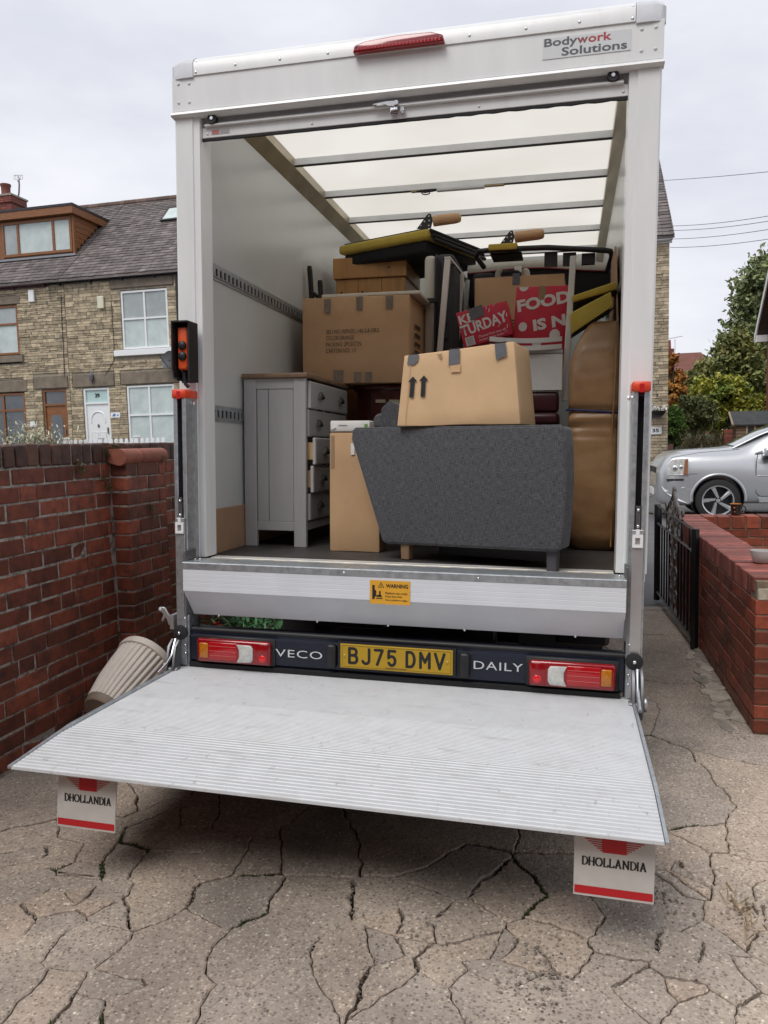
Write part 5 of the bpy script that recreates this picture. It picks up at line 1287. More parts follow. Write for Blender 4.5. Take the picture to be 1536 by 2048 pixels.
for c in range(N2):
    z1 = ZT - c * C2 - .004; z0 = z1 - C2 + .010
    y = RY0 + (0 if c % 2 else .1125) ; first = True
    if not c % 2: put_brick(rw_, rw_base, RX, RX2, RY0, RY0 + .1025, z0, z1, m_bk2, .001, bev=.003)
    while y < RY1 - .05:
        yb = min(y + .215, RY1); put_brick(rw_, rw_base, RX, RX + .1, y, yb, z0, z1, m_bk2, .001, bev=.003); y = yb + .010
    if c % 2: put_brick(rw_, rw_base, RX + .105, RX2, RY0 - .0, RY0 + .10, z0, z1, m_bk2, .001, bev=.003)
    y = RY0 + .12
    while y < 3.56: rest.box(RX2 - .1, RX2 - .001, y, min(y + .215, 3.57), z0, z1); y += .225
    x = RX2 + (.05 if c % 2 else .16)
    while x < 5.5:
        if x < 3.2 and c < 4: put_brick(rw_, rw_base, x, x + .215, 3.58, 3.66, z0, z1, m_bk2, .001, bev=.003)
        else: rest.box(x, x + .215, 3.58, 3.66, z0, z1)
        rest.box(x, x + .215, 3.70, 3.797, z0, z1); x += .225
rest.build('brickwork', m_bk2, rw_, kind='stuff')
y = RY0 + .13
while y < RY1 - .03:
    put_brick(rw_, rw_base, RX - .002, RX2 + .002, y, y + .066, ZT + .004, ZT + .107 + random.uniform(-.002, .002), m_bk2c, .0012, name='coping_brick', bev=.004); y += .0755
for (xa, xb, ya, yb, za, zb, m) in ((RX, RX2, RY0 + .052, RY0 + .122, ZT + .03, ZT + .105, m_bk2c), (RX + .01, RX2, RY0, RY0 + .05, ZT - .0, ZT + .06, mat('bare_mortar', (.40, .35, .27), .95, var=.25, vscale=30, bump=.5))):
    put_brick(rw_, rw_base, xa, xb, ya, yb, za, zb, m, .001, name='coping_brick')
x = RX2 + .012
while x < 3.6:
    put_brick(rw_, rw_base, x, x + .103, 3.575, 3.80, ZT + .004, ZT + .107, m_bk2c if False else m_bk2, .0012, name='coping_brick'); x += .115
MB().box(3.6, 5.5, 3.575, 3.80, ZT + .004, ZT + .107).build('coping_run', m_bk2, rw_)
# broken mortar fillet along the foot of the wall
v = []; f = []
for k in range(30):
    y = .62 + k * .05 + random.uniform(-.02, .02); x = RX - random.choice((.015, .03, .05, .075, .10)); r_ = random.uniform(.03, .065); n_ = 7; i = len(v); z = random.uniform(.003, .013)
    ring = [(x + r_ * random.uniform(.35, 1.15) * math.cos(a), y + r_ * random.uniform(.7, 2.0) * math.sin(a)) for a in [2 * math.pi * j / n_ for j in range(n_)]]
    v += [(a, b, -.02) for a, b in ring] + [(a, b, z) for a, b in ring]; f += [tuple(i + n_ + j for j in range(n_))] + [(i + j, i + (j + 1) % n_, i + n_ + (j + 1) % n_, i + n_ + j) for j in range(n_)]
me = bpy.data.meshes.new('broken_mortar'); me.from_pydata(v, [], f); me.materials.append(mat('pale_broken_mortar', (.34, .30, .25), .95, var=.25, vscale=20, bump=.4, rnd=.3)); link('broken_mortar', me)['kind'] = 'stuff'

# ---- wrought iron gate standing open against the garden wall
m_iron = mat('black_iron', (.012, .012, .013), .38, var=.2, vscale=30, bump=.08)
m_ironw = mat('worn_iron_scroll', (.20, .18, .165), .4, metal=.5, var=.4, vscale=25)
GA, GB = Vector((1.615, 2.14, 0)), Vector((1.535, 3.72, 0)); gd = (GB - GA); GL = gd.length; gdir = gd.normalized()
gate = thing('iron_gate', 'black wrought iron gate with scrollwork standing open at the brick wall', 'gate', GA)
def gp(s_, z, o=0): return GA + gdir * s_ + Vector((gdir.y, -gdir.x, 0)) * o + Vector((0, 0, z))
def gbar(s0, z0, s1, z1, r_, nm, m=m_iron, seg=4):
    q = MB(); q.tube([gp(s0, z0), gp(s1, z1)], r_, seg); return q.build(nm, m, gate)
gbar(0, -.0, 0, .845, .026, 'stile'); gbar(GL, .02, GL, .885, .026, 'stile')
gbar(0, .835, GL, .875, .013, 'top_rail'); gbar(0, .68, GL, .72, .013, 'mid_rail'); gbar(0, .06, GL, .10, .014, 'bottom_rail')
nb = 13; mid = GL / 2
for i in range(1, nb):
    s_ = GL * i / nb
    if abs(s_ - mid) < .19: continue
    gbar(s_, .06 + .04 * s_ / GL, s_, .68 + .04 * s_ / GL, .0075, 'bar')
for i in (.12, .88, .30, .70): gbar(GL * i, .68 + .04 * i, GL * i, .84 + .04 * i, .0075, 'bar')
gbar(mid - .19, .08, mid - .19, .70, .008, 'bar'); gbar(mid + .19, .08, mid + .19, .70, .008, 'bar')
def scroll(s0, z0, r0, turns, a0, sg, r_=.0085, m=m_ironw, nm='scroll'):
    n_ = int(24 * turns); path = []
    for k in range(n_ + 1):
        t = k / n_; a = a0 + sg * t * turns * 2 * math.pi; rr = r0 * (1 - .82 * t); path.append(gp(s0 + rr * math.cos(a), z0 + rr * math.sin(a)))
    q = MB(); q.tube(path, r_, 6); q.build(nm, m, gate, 60)
for sg in (-1, 1):
    scroll(mid + sg * .10, .60, .095, 1.5, math.pi / 2, sg); scroll(mid + sg * .095, .40, .085, 1.5, -math.pi / 2, -sg); scroll(mid + sg * .095, .24, .085, 1.4, math.pi / 2, sg)
    scroll(mid + sg * .11, .79, .085, 1.5, -math.pi / 2, -sg); scroll(mid + sg * .10, .90, .085, 1.4, math.pi, -sg); scroll(mid + sg * .26, .78, .07, 1.5, math.pi / 2, sg)
    q = MB(); q.tube([gp(mid + sg * .34, .86), gp(mid + sg * .22, .93), gp(mid + sg * .11, .97), gp(mid + sg * .03, 1.03), gp(mid, 1.075)], [.010, .012, .013, .013, .009], 6); q.build('crest_arm', m_ironw, gate, 60)
    scroll(mid + sg * .34, .905, .045, 1.2, -math.pi / 2, -sg)
q = MB(); q.ball(gp(mid, 1.06), .03, 10, (.6, .8, 1.3)); q.build('crest_finial', m_ironw, gate, 60)
gbar(mid, .10, mid, 1.05, .009, 'bar', m_ironw)
gbar(.0, .835, .0, .85, .02, 'stile_cap')

# ---- mug, bowl and a dark case on the wall
cb = thing('black_mug', 'black mug with orange inside standing on the garden wall', 'mug', (2.178, 3.70, .792))
m_mugb = mat('black_glaze', (.012, .010, .010), .2, coat=.4); m_mugo = mat('orange_glaze', (.70, .25, .01), .25)
q = MB(); q.lathe([(.002, .0), (.036, .0), (.040, .004), (.043, .09), (.047, .096), (.044, .096), (.042, .092)], (2.178, 3.70, .792), (0, 0, 1), 28, caps=False); q.build('mug_body', m_mugb, cb, 40)
q = MB(); q.lathe([(.0475, .0975), (.042, .0985), (.036, .012), (.002, .012)], (2.178, 3.70, .792), (0, 0, 1), 28, caps=False); q.build('orange_lining', m_mugo, cb, 40)
q = MB(); q.tube([(2.178 + .043 + .036 * math.sin(a), 3.69, .792 + .050 + .032 * math.cos(a)) for a in [math.pi * k / 12 for k in range(13)]], .005, 8); q.build('handle', m_mugb, cb, 60)
for px, py, r_ in ((1469, 1016, .010), (1470, 1024, .008), (1475, 1027, .007)):
    p = at(px, py, y=3.655); MB().ball((p.x, 3.66 if r_ > .009 else 3.662, p.z), r_, 8, (1, .3, 1)).build('printed_motif', mat('brown_motif', (.30, .10, .04), .4), cb, 60)
p = at(1524, 1128, z=.792); bo = thing('grey_bowl', 'pale grey ceramic bowl on the garden wall at the right edge', 'bowl', (p.x + .012, p.y + .05, .792))
q = MB(); q.lathe([(.002, 0), (.036, 0), (.046, .008), (.058, .045), (.0605, .068), (.057, .068), (.053, .045), (.03, .012), (.002, .010)], (p.x + .012, p.y + .05, .792), (0, 0, 1), 32, caps=False); q.build('bowl_body', mat('grey_glaze', (.50, .49, .47), .35), bo, 60)
p = at(1534, 1024, z=.80); dk = thing('dark_case', 'small dark grey case on the far garden wall at the right edge', 'case', (p.x + .05, 3.70, .792))
q = MB(); q.prism([(p.x - .018, .794), (p.x - .016, .812), (p.x, .818), (p.x + .03, .838), (p.x + .14, .838), (p.x + .14, .794)], 'xz', 3.64, 3.76, bev=.004); q.build('case_body', mat('charcoal_plastic', (.05, .05, .055), .4), dk)
MB().box(p.x - .01, p.x + .1, 3.634, 3.639, .800, .812).build('case_trim', m_greywhite, dk)

# ---- ribbed plant pot tipped against the left wall, and leafy plants under the van
m_pot = mat('beige_plastic', (.58, .52, .46), .55, var=.06, vscale=10); m_pot2 = mat('brown_pot_base', (.20, .15, .115), .6)
pb0 = at(203, 1428, x=-1.50); pr0 = at(296, 1320, x=-1.44); axp = (pr0 - pb0); axl = axp.length
pot = thing('ribbed_plant_pot', 'beige ribbed plant pot tipped over against the old brick wall', 'plant pot', pb0)
ax_ = axp.normalized(); aa = ax_.orthogonal().normalized(); bb = ax_.cross(aa); rows = []
nseg = 132
def ring(t, r_, rib): return [pb0 + ax_ * (t * axl) + (aa * math.cos(2 * math.pi * k / nseg) + bb * math.sin(2 * math.pi * k / nseg)) * (r_ + (rib * (1 if (k // 2) % 2 else -1))) for k in range(nseg)]
prof_p = [(.10, .112, .0028), (.4, .138, .0032), (.7, .152, .0032), (.90, .158, .003)]
q = MB(); q.grid([ring(*a) for a in prof_p], close=True); q.build('ribbed_body', m_pot, pot, 30)
q = MB(); q.lathe([(.157, axl * .90), (.168, axl * .905), (.172, axl * .95), (.168, axl), (.155, axl), (.150, axl * .93), (.12, axl * .3), (.01, axl * .28)], pb0, ax_, 48, caps=False); q.build('rim', m_pot, pot, 40)
q = MB(); q.lathe([(.01, 0), (.10, 0), (.108, .01), (.113, axl * .10)], pb0, ax_, 48); q.build('base', m_pot2, pot, 40)

def leaf_strip(v, f, o, d, l_, w, droop):
    o = Vector(o); d = Vector(d).normalized(); s_ = d.cross(Vector((0, 0, 1))).normalized(); n_ = 4; i = len(v)
    for k in range(n_ + 1):
        t = k / n_; p = o + d * (l_ * t) - Vector((0, 0, droop * t * t)); ww = w * math.sin(math.pi * (.15 + .85 * t)) ** .8 + .0004; v += [tuple(p - s_ * ww), tuple(p + s_ * ww)]
    for k in range(n_): f.append((i + 2 * k, i + 2 * k + 1, i + 2 * k + 3, i + 2 * k + 2))
gp_ = thing('trailing_plants', 'green strap leaved plants with red flowers on the ground beneath the van', 'plant', (-1.5, 1.6, 0))
v = []; f = []
for _ in range(760):
    x, y = random.uniform(-1.72, -1.12), random.uniform(1.30, 2.35)
    a = random.uniform(0, 6.28); leaf_strip(v, f, (x + 1.5, y - 1.6, random.uniform(.02, .24)), (math.cos(a), math.sin(a), random.uniform(.1, 1.4)), random.uniform(.10, .22), random.uniform(.006, .012), random.uniform(.02, .10))
me = bpy.data.meshes.new('leaves'); me.from_pydata(v, [], f); me.materials.append(mat('strap_leaf', (.07, .21, .075), .45, rnd=.55)); link('leaves', me, gp_)
v = []; f = []
for cxf, cyf, czf in ((-1.66, 1.30, .20), (-1.62, 1.34, .26), (-1.70, 1.36, .22), (-1.58, 1.30, .19)):
    for _ in range(26):
        d = Vector((random.gauss(0, 1), random.gauss(0, 1), random.gauss(.3, .7))); leaf_strip(v, f, (cxf + 1.5, cyf - 1.6, czf), d, random.uniform(.03, .06), .010, .01)
me = bpy.data.meshes.new('flowers'); me.from_pydata(v, [], f); me.materials.append(mat('red_petal', (.45, .03, .02), .6, rnd=.3)); link('flowers', me, gp_)

# ---- unseen house added behind the camera, keeps low sky off the ground under the lift
m_added_house = brickmat('added_house_brick', (.23, .075, .045), (.16, .05, .03))
hm = thing('added_house', 'unseen red brick house added behind the camera to block the low sky', 'house', (.5, -7.4, 0))
MB().box(-7.5, 8.5, -13.5, -7.4, -.05, 5.2).build('wall', m_added_house, hm)
MB().hexa([(-7.8, -7.1, 5.15), (8.8, -7.1, 5.15), (8.8, -10.4, 7.9), (-7.8, -10.4, 7.9), (-7.8, -7.1, 5.3), (8.8, -7.1, 5.3), (8.8, -10.4, 8.05), (-7.8, -10.4, 8.05)]).build('roof', mat('added_house_roof', (.11, .075, .065), .85, var=.2), hm)
MB().hexa([(-7.8, -10.4, 7.9), (8.8, -10.4, 7.9), (8.8, -13.7, 5.15), (-7.8, -13.7, 5.15), (-7.8, -10.4, 8.05), (8.8, -10.4, 8.05), (8.8, -13.7, 5.3), (-7.8, -13.7, 5.3)]).build('roof', MATS['added_house_roof'], hm)
for x, z0, z1 in ((-4.5, .9, 2.1), (3.0, .9, 2.1), (-4.5, 3.4, 4.6), (3.0, 3.4, 4.6)):
    w_ = MB().box(x, x + 1.8, -7.398, -7.36, z0, z1).build('window', mat('white_upvc', (.78, .79, .80), .35), hm)
    for k in (0, 1): MB().box(x + .08 + k * .86, x + .86 + k * .86, -7.359, -7.35, z0 + .08, z1 - .08).build('pane', mat('added_house_glass', (.07, .08, .09), .06), w_)
MB().box(-.6, .4, -7.398, -7.36, 0, 2.1).build('door', mat('white_upvc', (.78, .79, .80), .35), hm)
# ================================================================ the stone terrace across the road
FY = 19.0
m_stone = mat('sandstone', (.42, .345, .235), .9, var=.28, vscale=7, bump=.3, bscale=25, rnd=.36, col2=(.22, .19, .145), c2pos=(.48, .70))
m_smort = mat('stone_mortar', (.30, .26, .20), .95, var=.3, vscale=8)
m_lintel = mat('dark_stone_lintel', (.19, .155, .12), .9, var=.25, vscale=4, bump=.2, bscale=20)
m_slate = mat('stone_slate', (.135, .115, .110), .85, var=.2, vscale=3, bump=.2, bscale=30, rnd=.34, col2=(.19, .165, .155), c2pos=(.5, .7))
m_ridge = mat('ridge_tile', (.13, .085, .07), .85, rnd=.3, var=.2)
m_upvc = mat('white_upvc', (.78, .79, .80), .35)
m_brnup = mat('brown_woodgrain', (.22, .085, .028), .45, var=.2, vscale=4, stretch=(1, 1, 6))
m_glass = mat('window_glass', (.30, .335, .335), .05, spec=1., var=.25, vscale=1.2)
m_glassd = mat('dark_window_glass', (.07, .08, .09), .05, spec=1., var=.3, vscale=1.5)
m_curt = mat('net_curtain', (.50, .57, .56), .5, var=.12, vscale=3)
m_gut = mat('black_gutter', (.018, .018, .022), .4)
m_gutp = mat('maroon_gutter', (.085, .04, .045), .5)
m_redbrk = brickmat('chimney_brick', (.20, .045, .028), (.12, .035, .025))
SM = {}
def stone_mesh(dx, dz):
    k = (round(dx / .05), round(dz / .015), random.randrange(2))
    if k not in SM:
        me = MB().box(-.5, .5, -.5, .5, -.5, .5, bev=.06, jit=.03).mesh('stone'); me.materials.append(m_stone); SM[k] = me
    return SM[k]
def facade(th, base, x0, x1, z0, z1, holes, budget, visible):
    """coursed rubble: each stone its own piece where the photo shows it, the rest joined"""
    cut = [h_ for h_ in holes if h_[3] - h_[2] > .6]; xs_ = sorted({x0, x1} | {min(max(c_, x0), x1) for h_ in cut for c_ in h_[:2]}); q = MB()
    for xa_, xb_ in zip(xs_, xs_[1:]):
        zs_ = z0 - 1.2
        for h_ in sorted([h_ for h_ in cut if h_[0] < (xa_ + xb_) / 2 < h_[1]], key=lambda t: t[2]):
            if h_[2] > zs_: q.box(xa_, xb_, FY + .015, FY + .32, zs_, h_[2])
            zs_ = max(zs_, h_[3])
        q.box(xa_, xb_, FY + .015, FY + .32, zs_, z1)
    q.build('wall_core', m_smort, th)
    MB().box(x0 + .1, x1 - .1, FY + .33, FY + .40, z0 - 1.2, z1).build('inner_wall', m_glassd, th)
    rest = MB(); z = z0; n = 0; rr = random.Random(int(x0 * 10))
    while z < z1 - .03:
        h = rr.choice((.06, .07, .08, .09, .105, .12)); h = min(h, z1 - z)
        spans = [(x0, x1)]
        for (a, b, c, d) in holes:
            if z + h > c + .01 and z < d - .01:
                ns = []
                for (u, v_) in spans:
                    if b <= u or a >= v_: ns.append((u, v_)); continue
                    if a > u: ns.append((u, a))
                    if b < v_: ns.append((b, v_))
                spans = ns
        for (u, v_) in spans:
            x = u
            while x < v_ - .01:
                l_ = rr.uniform(.16, .48); xb = x + l_
                if v_ - xb < .12: xb = v_
                pro = rr.uniform(.0, .022); xa_, xb_, za, zb = x + .005, xb - .005, z + .005, z + h - .005
                if n < budget and visible(x, z):
                    o = bpy.data.objects.new('stone', stone_mesh(xb_ - xa_, zb - za)); COL.objects.link(o); o.parent = th; n += 1
                    o.location = Vector(((xa_ + xb_) / 2, FY + .03 - pro, (za + zb) / 2)) - base; o.scale = (xb_ - xa_, .07, zb - za)
                else: rest.box(xa_, xb_, FY - pro, FY + .06, za, zb)
                x = xb
        z += h
    rest.build('stonework', m_stone, th, kind='stuff')
def window(th, x0, x1, z0, z1, fr, gl, rows=(.5,), cols=(.5,), y=FY - .0, fw=.06, curtain=True):
    """frame set in the reveal, glazing bars and separate panes"""
    q = MB(); yb = y + .06
    q.box(x0, x1, y + .02, yb + .05, z0, z0 + fw); q.box(x0, x1, y + .02, yb + .05, z1 - fw, z1); q.box(x0, x0 + fw, y + .02, yb + .05, z0 + fw, z1 - fw); q.box(x1 - fw, x1, y + .02, yb + .05, z0 + fw, z1 - fw)
    xs_ = [x0 + fw] + [x0 + (x1 - x0) * c for c in cols] + [x1 - fw]; zs = [z0 + fw] + [z0 + (z1 - z0) * r_ for r_ in rows] + [z1 - fw]
    for c in xs_[1:-1]: q.box(c - fw * .5, c + fw * .5, y + .025, yb + .05, z0 + fw, z1 - fw)
    for r_ in zs[1:-1]: q.box(x0 + fw, x1 - fw, y + .022, yb + .05, r_ - fw * .45, r_ + fw * .45)
    w = q.build('window', fr, th)
    for i in range(len(xs_) - 1):
        for j in range(len(zs) - 1):
            MB().box(xs_[i], xs_[i + 1], yb, yb + .008, zs[j], zs[j + 1]).build('pane', gl if not isinstance(gl, dict) else gl.get((i, j), m_glass), w)
    return w
def slate_roof(th, x0, x1, y0, z0, y1, z1, holes=()):
    """overlapping slate courses up the slope and the rear slope as one sheet"""
    L_ = math.hypot(y1 - y0, z1 - z0); u = Vector((0, (y1 - y0) / L_, (z1 - z0) / L_)); nr = Vector((0, -u.z, u.y)); q = MB(); s_ = 0; c = 0
    while s_ < L_ - .05:
        e = .20 - .06 * s_ / L_; x = x0 + (0 if c % 2 else .13)
        if c % 2 == 0: x -= .13
        while x < x1:
            xa, xb = max(x + .004, x0), min(x + .256, x1); x += .26
            if xb - xa < .03: continue
            zz = z0 + u.z * s_
            if any(a < (xa + xb) / 2 < b and s0 < s_ < s1 for a, b, s0, s1 in holes): continue
            j = random.uniform(-.012, .012); o = Vector((0, y0, z0)) + u * (s_ + j); t = .022 + random.uniform(0, .010)
            a_ = o + nr * t; b_ = o + u * (e + .04) + nr * .006
            q._new([(xa, a_.y - nr.y * .02, a_.z - nr.z * .02), (xb, a_.y - nr.y * .02, a_.z - nr.z * .02), (xb, a_.y, a_.z), (xa, a_.y, a_.z), (xb, b_.y, b_.z), (xa, b_.y, b_.z)], [(0, 1, 2, 3), (3, 2, 4, 5)])
        s_ += e; c += 1
    q.build('slates', m_slate, th, kind='stuff')
    MB().hexa([(x0, y0, z0 - .08), (x1, y0, z0 - .08), (x1, y1, z1 - .08), (x0, y1, z1 - .08), (x0, y0, z0 - .01), (x1, y0, z0 - .01), (x1, y1, z1 - .01), (x0, y1, z1 - .01)]).build('roof_deck', m_slate, th)
    MB().hexa([(x0, y1, z1 - .08), (x1, y1, z1 - .08), (x1, 2 * y1 - y0, z0 - .08), (x0, 2 * y1 - y0, z0 - .08), (x0, y1, z1 - .01), (x1, y1, z1 - .01), (x1, 2 * y1 - y0, z0 - .01), (x0, 2 * y1 - y0, z0 - .01)]).build('roof_deck', m_slate, th)
    rg = MB(); x = x0
    while x < x1 - .01:
        xb = min(x + .45, x1); rg.tube([(x + .004, y1, z1 - .02), (xb - .004, y1, z1 - .02)], .12 + random.uniform(0, .012), 10); x = xb
    rg.build('ridge_tiles', m_ridge, th)
def gutter(th, x0, x1, z, m, mb_):
    q = MB(); q.tube([(x0, FY - .16, z), (x1, FY - .16, z)], .06, 8); q.build('gutter', m, th)
    MB().box(x0, x1, FY - .06, FY + .0, z - .10, z + .08).build('fascia', m, th)
    x = x0 + .5
    while x < x1: MB().prism([(FY - .0, z - .16), (FY - .14, z - .06), (FY - .14, z - .02), (FY - .0, z - .02)], 'yz', x, x + .05).build('bracket', mb_, th); x += 1.15
def lintel(th, x0, x1, z0, z1): MB().box(x0, x1, FY - .035, FY + .1, z0, z1, bev=.02).build('lintel', m_lintel, th)
EZ, RYY, RZ = 7.05, 23.0, 10.62

def front_door(th, x0, x1, z0, z1, leaf, fr, fan, kind):
    q = MB(); y = FY + .03
    q.box(x0, x0 + .07, y, y + .1, z0, z1); q.box(x1 - .07, x1, y, y + .1, z0, z1); q.box(x0 + .07, x1 - .07, y, y + .1, z1 - .06, z1); q.box(x0 + .07, x1 - .07, y, y + .1, z0 + 1.93, z0 + 1.99)
    q.build('door_frame', fr, th)
    MB().box(x0 + .07, x1 - .07, y + .05, y + .058, z0 + 1.99, z1 - .06).build('fanlight', fan, th)
    d = MB().box(x0 + .07, x1 - .07, y + .04, y + .08, z0, z0 + 1.93).build('door', leaf, th)
    xm = (x0 + x1) / 2
    if kind == 'white':
        q = MB(); q.tube([(xm - .26, y + .036, z0 + 1.32)] + [(xm - .26 * math.cos(a), y + .036, z0 + 1.42 + .26 * math.sin(a)) for a in [math.pi * k / 10 for k in range(11)]] + [(xm + .26, y + .036, z0 + 1.32)], .022, 6)
        for xa in (xm - .27, xm + .03): q.box(xa, xa + .24, y + .028, y + .042, z0 + .15, z0 + 1.0, bev=.02)
        q.build('door_panel', leaf, d)
        q = MB(); q.ball((xm, y + .02, z0 + 1.22), .04, 8, (1, .5, 1.6)); q.build('knocker', m_steel, d)
    else:
        MB().prism([(xm - .22, z0 + .2), (xm + .22, z0 + .2), (xm + .22, z0 + 1.5), (xm + .14, z0 + 1.62), (xm - .14, z0 + 1.62), (xm - .22, z0 + 1.5)], 'xz', y + .03, y + .041).build('door_glass', m_glassd, d)
    MB().box(x1 - .15, x1 - .11, y + .0, y + .04, z0 + .95, z0 + 1.15).build('handle', m_steel, d)

HZ = 1.05
# house 29
b29 = Vector((-12.95, FY, 0)); h29 = thing('terraced_house', 'stone terraced house numbered 29 with white door and white windows', 'house', b29, group='stone terraced houses')
holes29 = [(-14.85, -13.87, 0, 3.52), (-13.27, -11.60, 4.66, 6.56), (-13.23, -11.52, 1.2, 3.54), (-15.2, -13.62, 3.52, 3.98), (-13.42, -11.30, 3.54, 3.98), (-13.62, -11.35, 6.60, 6.98), (-13.60, -11.35, 4.42, 4.66)]
facade(h29, b29, -15.30, -10.60, .9, EZ - .08, holes29, 298, lambda x, z: -15.4 < x < -11.2 and z > 1.75)
window(h29, -13.26, -11.61, 4.69, 6.53, m_upvc, {(0, 0): m_curt, (1, 0): m_curt}, rows=(.52,), cols=(.5,))
window(h29, -13.22, -11.53, 1.45, 3.52, m_upvc, m_curt, rows=(.54,), cols=(.47,))
MB().box(-13.56, -11.40, FY - .10, FY + .05, 4.47, 4.66, bev=.015).build('window_sill', m_upvc, h29)
MB().box(-13.40, -11.40, FY - .08, FY + .05, 1.30, 1.44).build('window_sill', m_upvc, h29)
lintel(h29, -15.16, -13.64, 3.54, 3.97); lintel(h29, -13.40, -11.31, 3.56, 3.97); lintel(h29, -13.60, -11.36, 6.62, 6.96)
front_door(h29, -14.84, -13.88, HZ, 3.50, m_upvc, m_upvc, mat('mint_glass', (.42, .58, .56), .1, spec=.8), 'white')
text('29', 'house_number', m_ink, h29, (-14.44, FY + .07, 3.20), (1, 0, 0), (0, 0, 1), w=.17, h=.13, bold=.04, depth=.008)
gutter(h29, -15.95, -10.60, EZ - .06, m_gut, m_gut)
slate_roof(h29, -15.30, -10.60, FY - .22, EZ - .02, RYY, RZ)
q = MB(); q.box(-14.06, -13.83, FY - .10, FY - .02, 6.02, 6.42, bev=.02); q.build('alarm_box', mat('cream_plastic', (.66, .64, .50), .5), h29)
q = MB(); p = at(182, 752, y=FY - .1); q.lathe([(.02, -.16), (.06, -.14), (.075, .02), (.04, .10), (.01, .14)], p, (0, 0, 1), 6); q.box(p.x - .02, p.x + .02, p.y, FY, p.z - .2, p.z - .16); q.build('porch_lamp', m_steel, h29)
p = at(231, 830, y=FY - .03); pn = MB().box(p.x - .17, p.x + .17, FY - .035, FY - .022, p.z - .085, p.z + .085).build('name_plaque', m_upvc, h29)
MB().prism([(p.x - .12, p.z - .04), (p.x - .02, p.z - .05), (p.x + .02, p.z + .03), (p.x - .06, p.z + .05)], 'xz', FY - .038, FY - .036).build('plaque_motif', mat('blue_motif', (.08, .16, .4), .5), pn)
MB().prism([(p.x + .03, p.z - .03), (p.x + .13, p.z - .02), (p.x + .10, p.z + .03)], 'xz', FY - .038, FY - .036).build('plaque_motif', MATS['blue_motif'], pn)
q = MB(); p = at(337, 720, y=FY - .35); ds = Vector((-.35, -1, .25)).normalized(); q.lathe([(.01, .06), (.12, .055), (.22, .03), (.30, -.02), (.295, -.03), (.2, .02), (.01, .045)], p, -ds, 20, caps=False); q.tube([p, (p.x + .1, FY, p.z - .1)], .02, 6); q.tube([p - Vector((0, 0, .25)), p + ds * .35], .012, 5); q.build('satellite_dish', mat('dark_dish', (.06, .065, .07), .5), h29, 50)
q = MB(); q.tube([(-11.22, FY - .06, 1.0), (-11.22, FY - .06, EZ - .1)], .045, 8); q.build('downpipe', m_gut, h29)
q = MB(); q.tube([at(122, 590, y=FY - .03), at(124, 650, y=FY - .03), at(127, 700, y=FY - .03), at(129, 755, y=FY - .03)], .012, 5); q.tube([at(222, 600, y=FY - .03), at(228, 690, y=FY - .03), at(227, 722, y=FY - .03), at(210, 752, y=FY - .03)], .010, 5); q.build('wall_cable', m_gut, h29)
# roof window of 29
u_ = (RZ - EZ) / (RYY - FY + .2)
def roof_pt(px, py, off=.05):
    d = _ray(px, py); y0_, z0_ = FY - .22, EZ - .02; t = ((z0_ + off - CAM.z) - (y0_ - CAM.y) * u_) / (d.z - d.y * u_); return CAM + d * t
ps = [roof_pt(*a) for a in ((321, 444), (372, 438), (376, 414), (338, 419))]; nrm = Vector((0, -u_, 1)).normalized()
q = MB(); q.hexa([p - nrm * .05 for p in ps] + [p + nrm * .06 for p in ps]); sw = q.build('roof_window', m_black, h29)
cc = sum(ps, Vector()) / 4; q = MB(); q.quad(*[cc + (p - cc) * .84 + nrm * .066 for p in ps]); q.build('roof_pane', m_curt, sw)

# house 27 with dormer and chimney
b27 = Vector((-17.65, FY, 0)); h27 = thing('terraced_house', 'stone terraced house with brown dormer window and brown door at far left', 'house', b27, group='stone terraced houses')
p0 = at(0, 642, y=FY); p1 = at(48, 610, y=FY)
wx1 = at(35, 640, y=FY).x; wz1 = at(25, 610, y=FY).z; wz0 = at(25, 709, y=FY).z; wx0 = wx1 - 1.75
gx1 = at(51, 820, y=FY).x; gz1 = at(30, 786, y=FY).z; gx0 = gx1 - 1.75
holes27 = [(-16.40, -15.46, 0, 3.53), (wx0 - .02, wx1 + .02, wz0 - .3, wz1 + .32), (gx0 - .02, gx1 + .02, 1.2, gz1 + .45), (-16.7, -15.35, 3.53, 3.98)]
facade(h27, b27, -20.0, -15.31, .9, EZ - .08, holes27, 298, lambda x, z: x > -18.0 and z > 1.75)
window(h27, wx0, wx1, wz0, wz1, m_brnup, {(0, 0): m_curt, (1, 0): m_curt}, rows=(.62,), cols=(.5,), fw=.07)
window(h27, gx0, gx1, 1.4, gz1, m_brnup, m_glassd, rows=(.72,), cols=(.5,), fw=.07)
MB().box(wx0 - .1, wx1 + .16, FY - .10, FY + .05, wz0 - .26, wz0 - .04).build('window_sill', m_lintel, h27)
lintel(h27, -16.68, -15.37, 3.55, 3.97); lintel(h27, gx0 - .1, gx1 + .14, gz1 + .03, gz1 + .43); lintel(h27, wx0 - .1, wx1 + .16, wz1 + .02, wz1 + .30)
front_door(h27, -16.39, -15.47, HZ, 3.51, m_brnup, m_brnup, m_glassd, 'brown')
gutter(h27, -20.0, -15.96, EZ - .08, m_gutp, m_gutp)
slate_roof(h27, -20.0, -15.30, FY - .22, EZ - .02, RYY, RZ)
q = MB(); p = at(62, 592, y=FY - .08); q.box(p.x - .11, p.x + .11, FY - .10, FY - .02, p.z - .20, p.z + .20, bev=.02); q.build('alarm_box', m_upvc, h27)
p = at(67, 848, y=FY - .03); MB().box(p.x - .13, p.x + .13, FY - .035, FY - .022, p.z - .09, p.z + .09).build('house_plaque', m_upvc, h27)
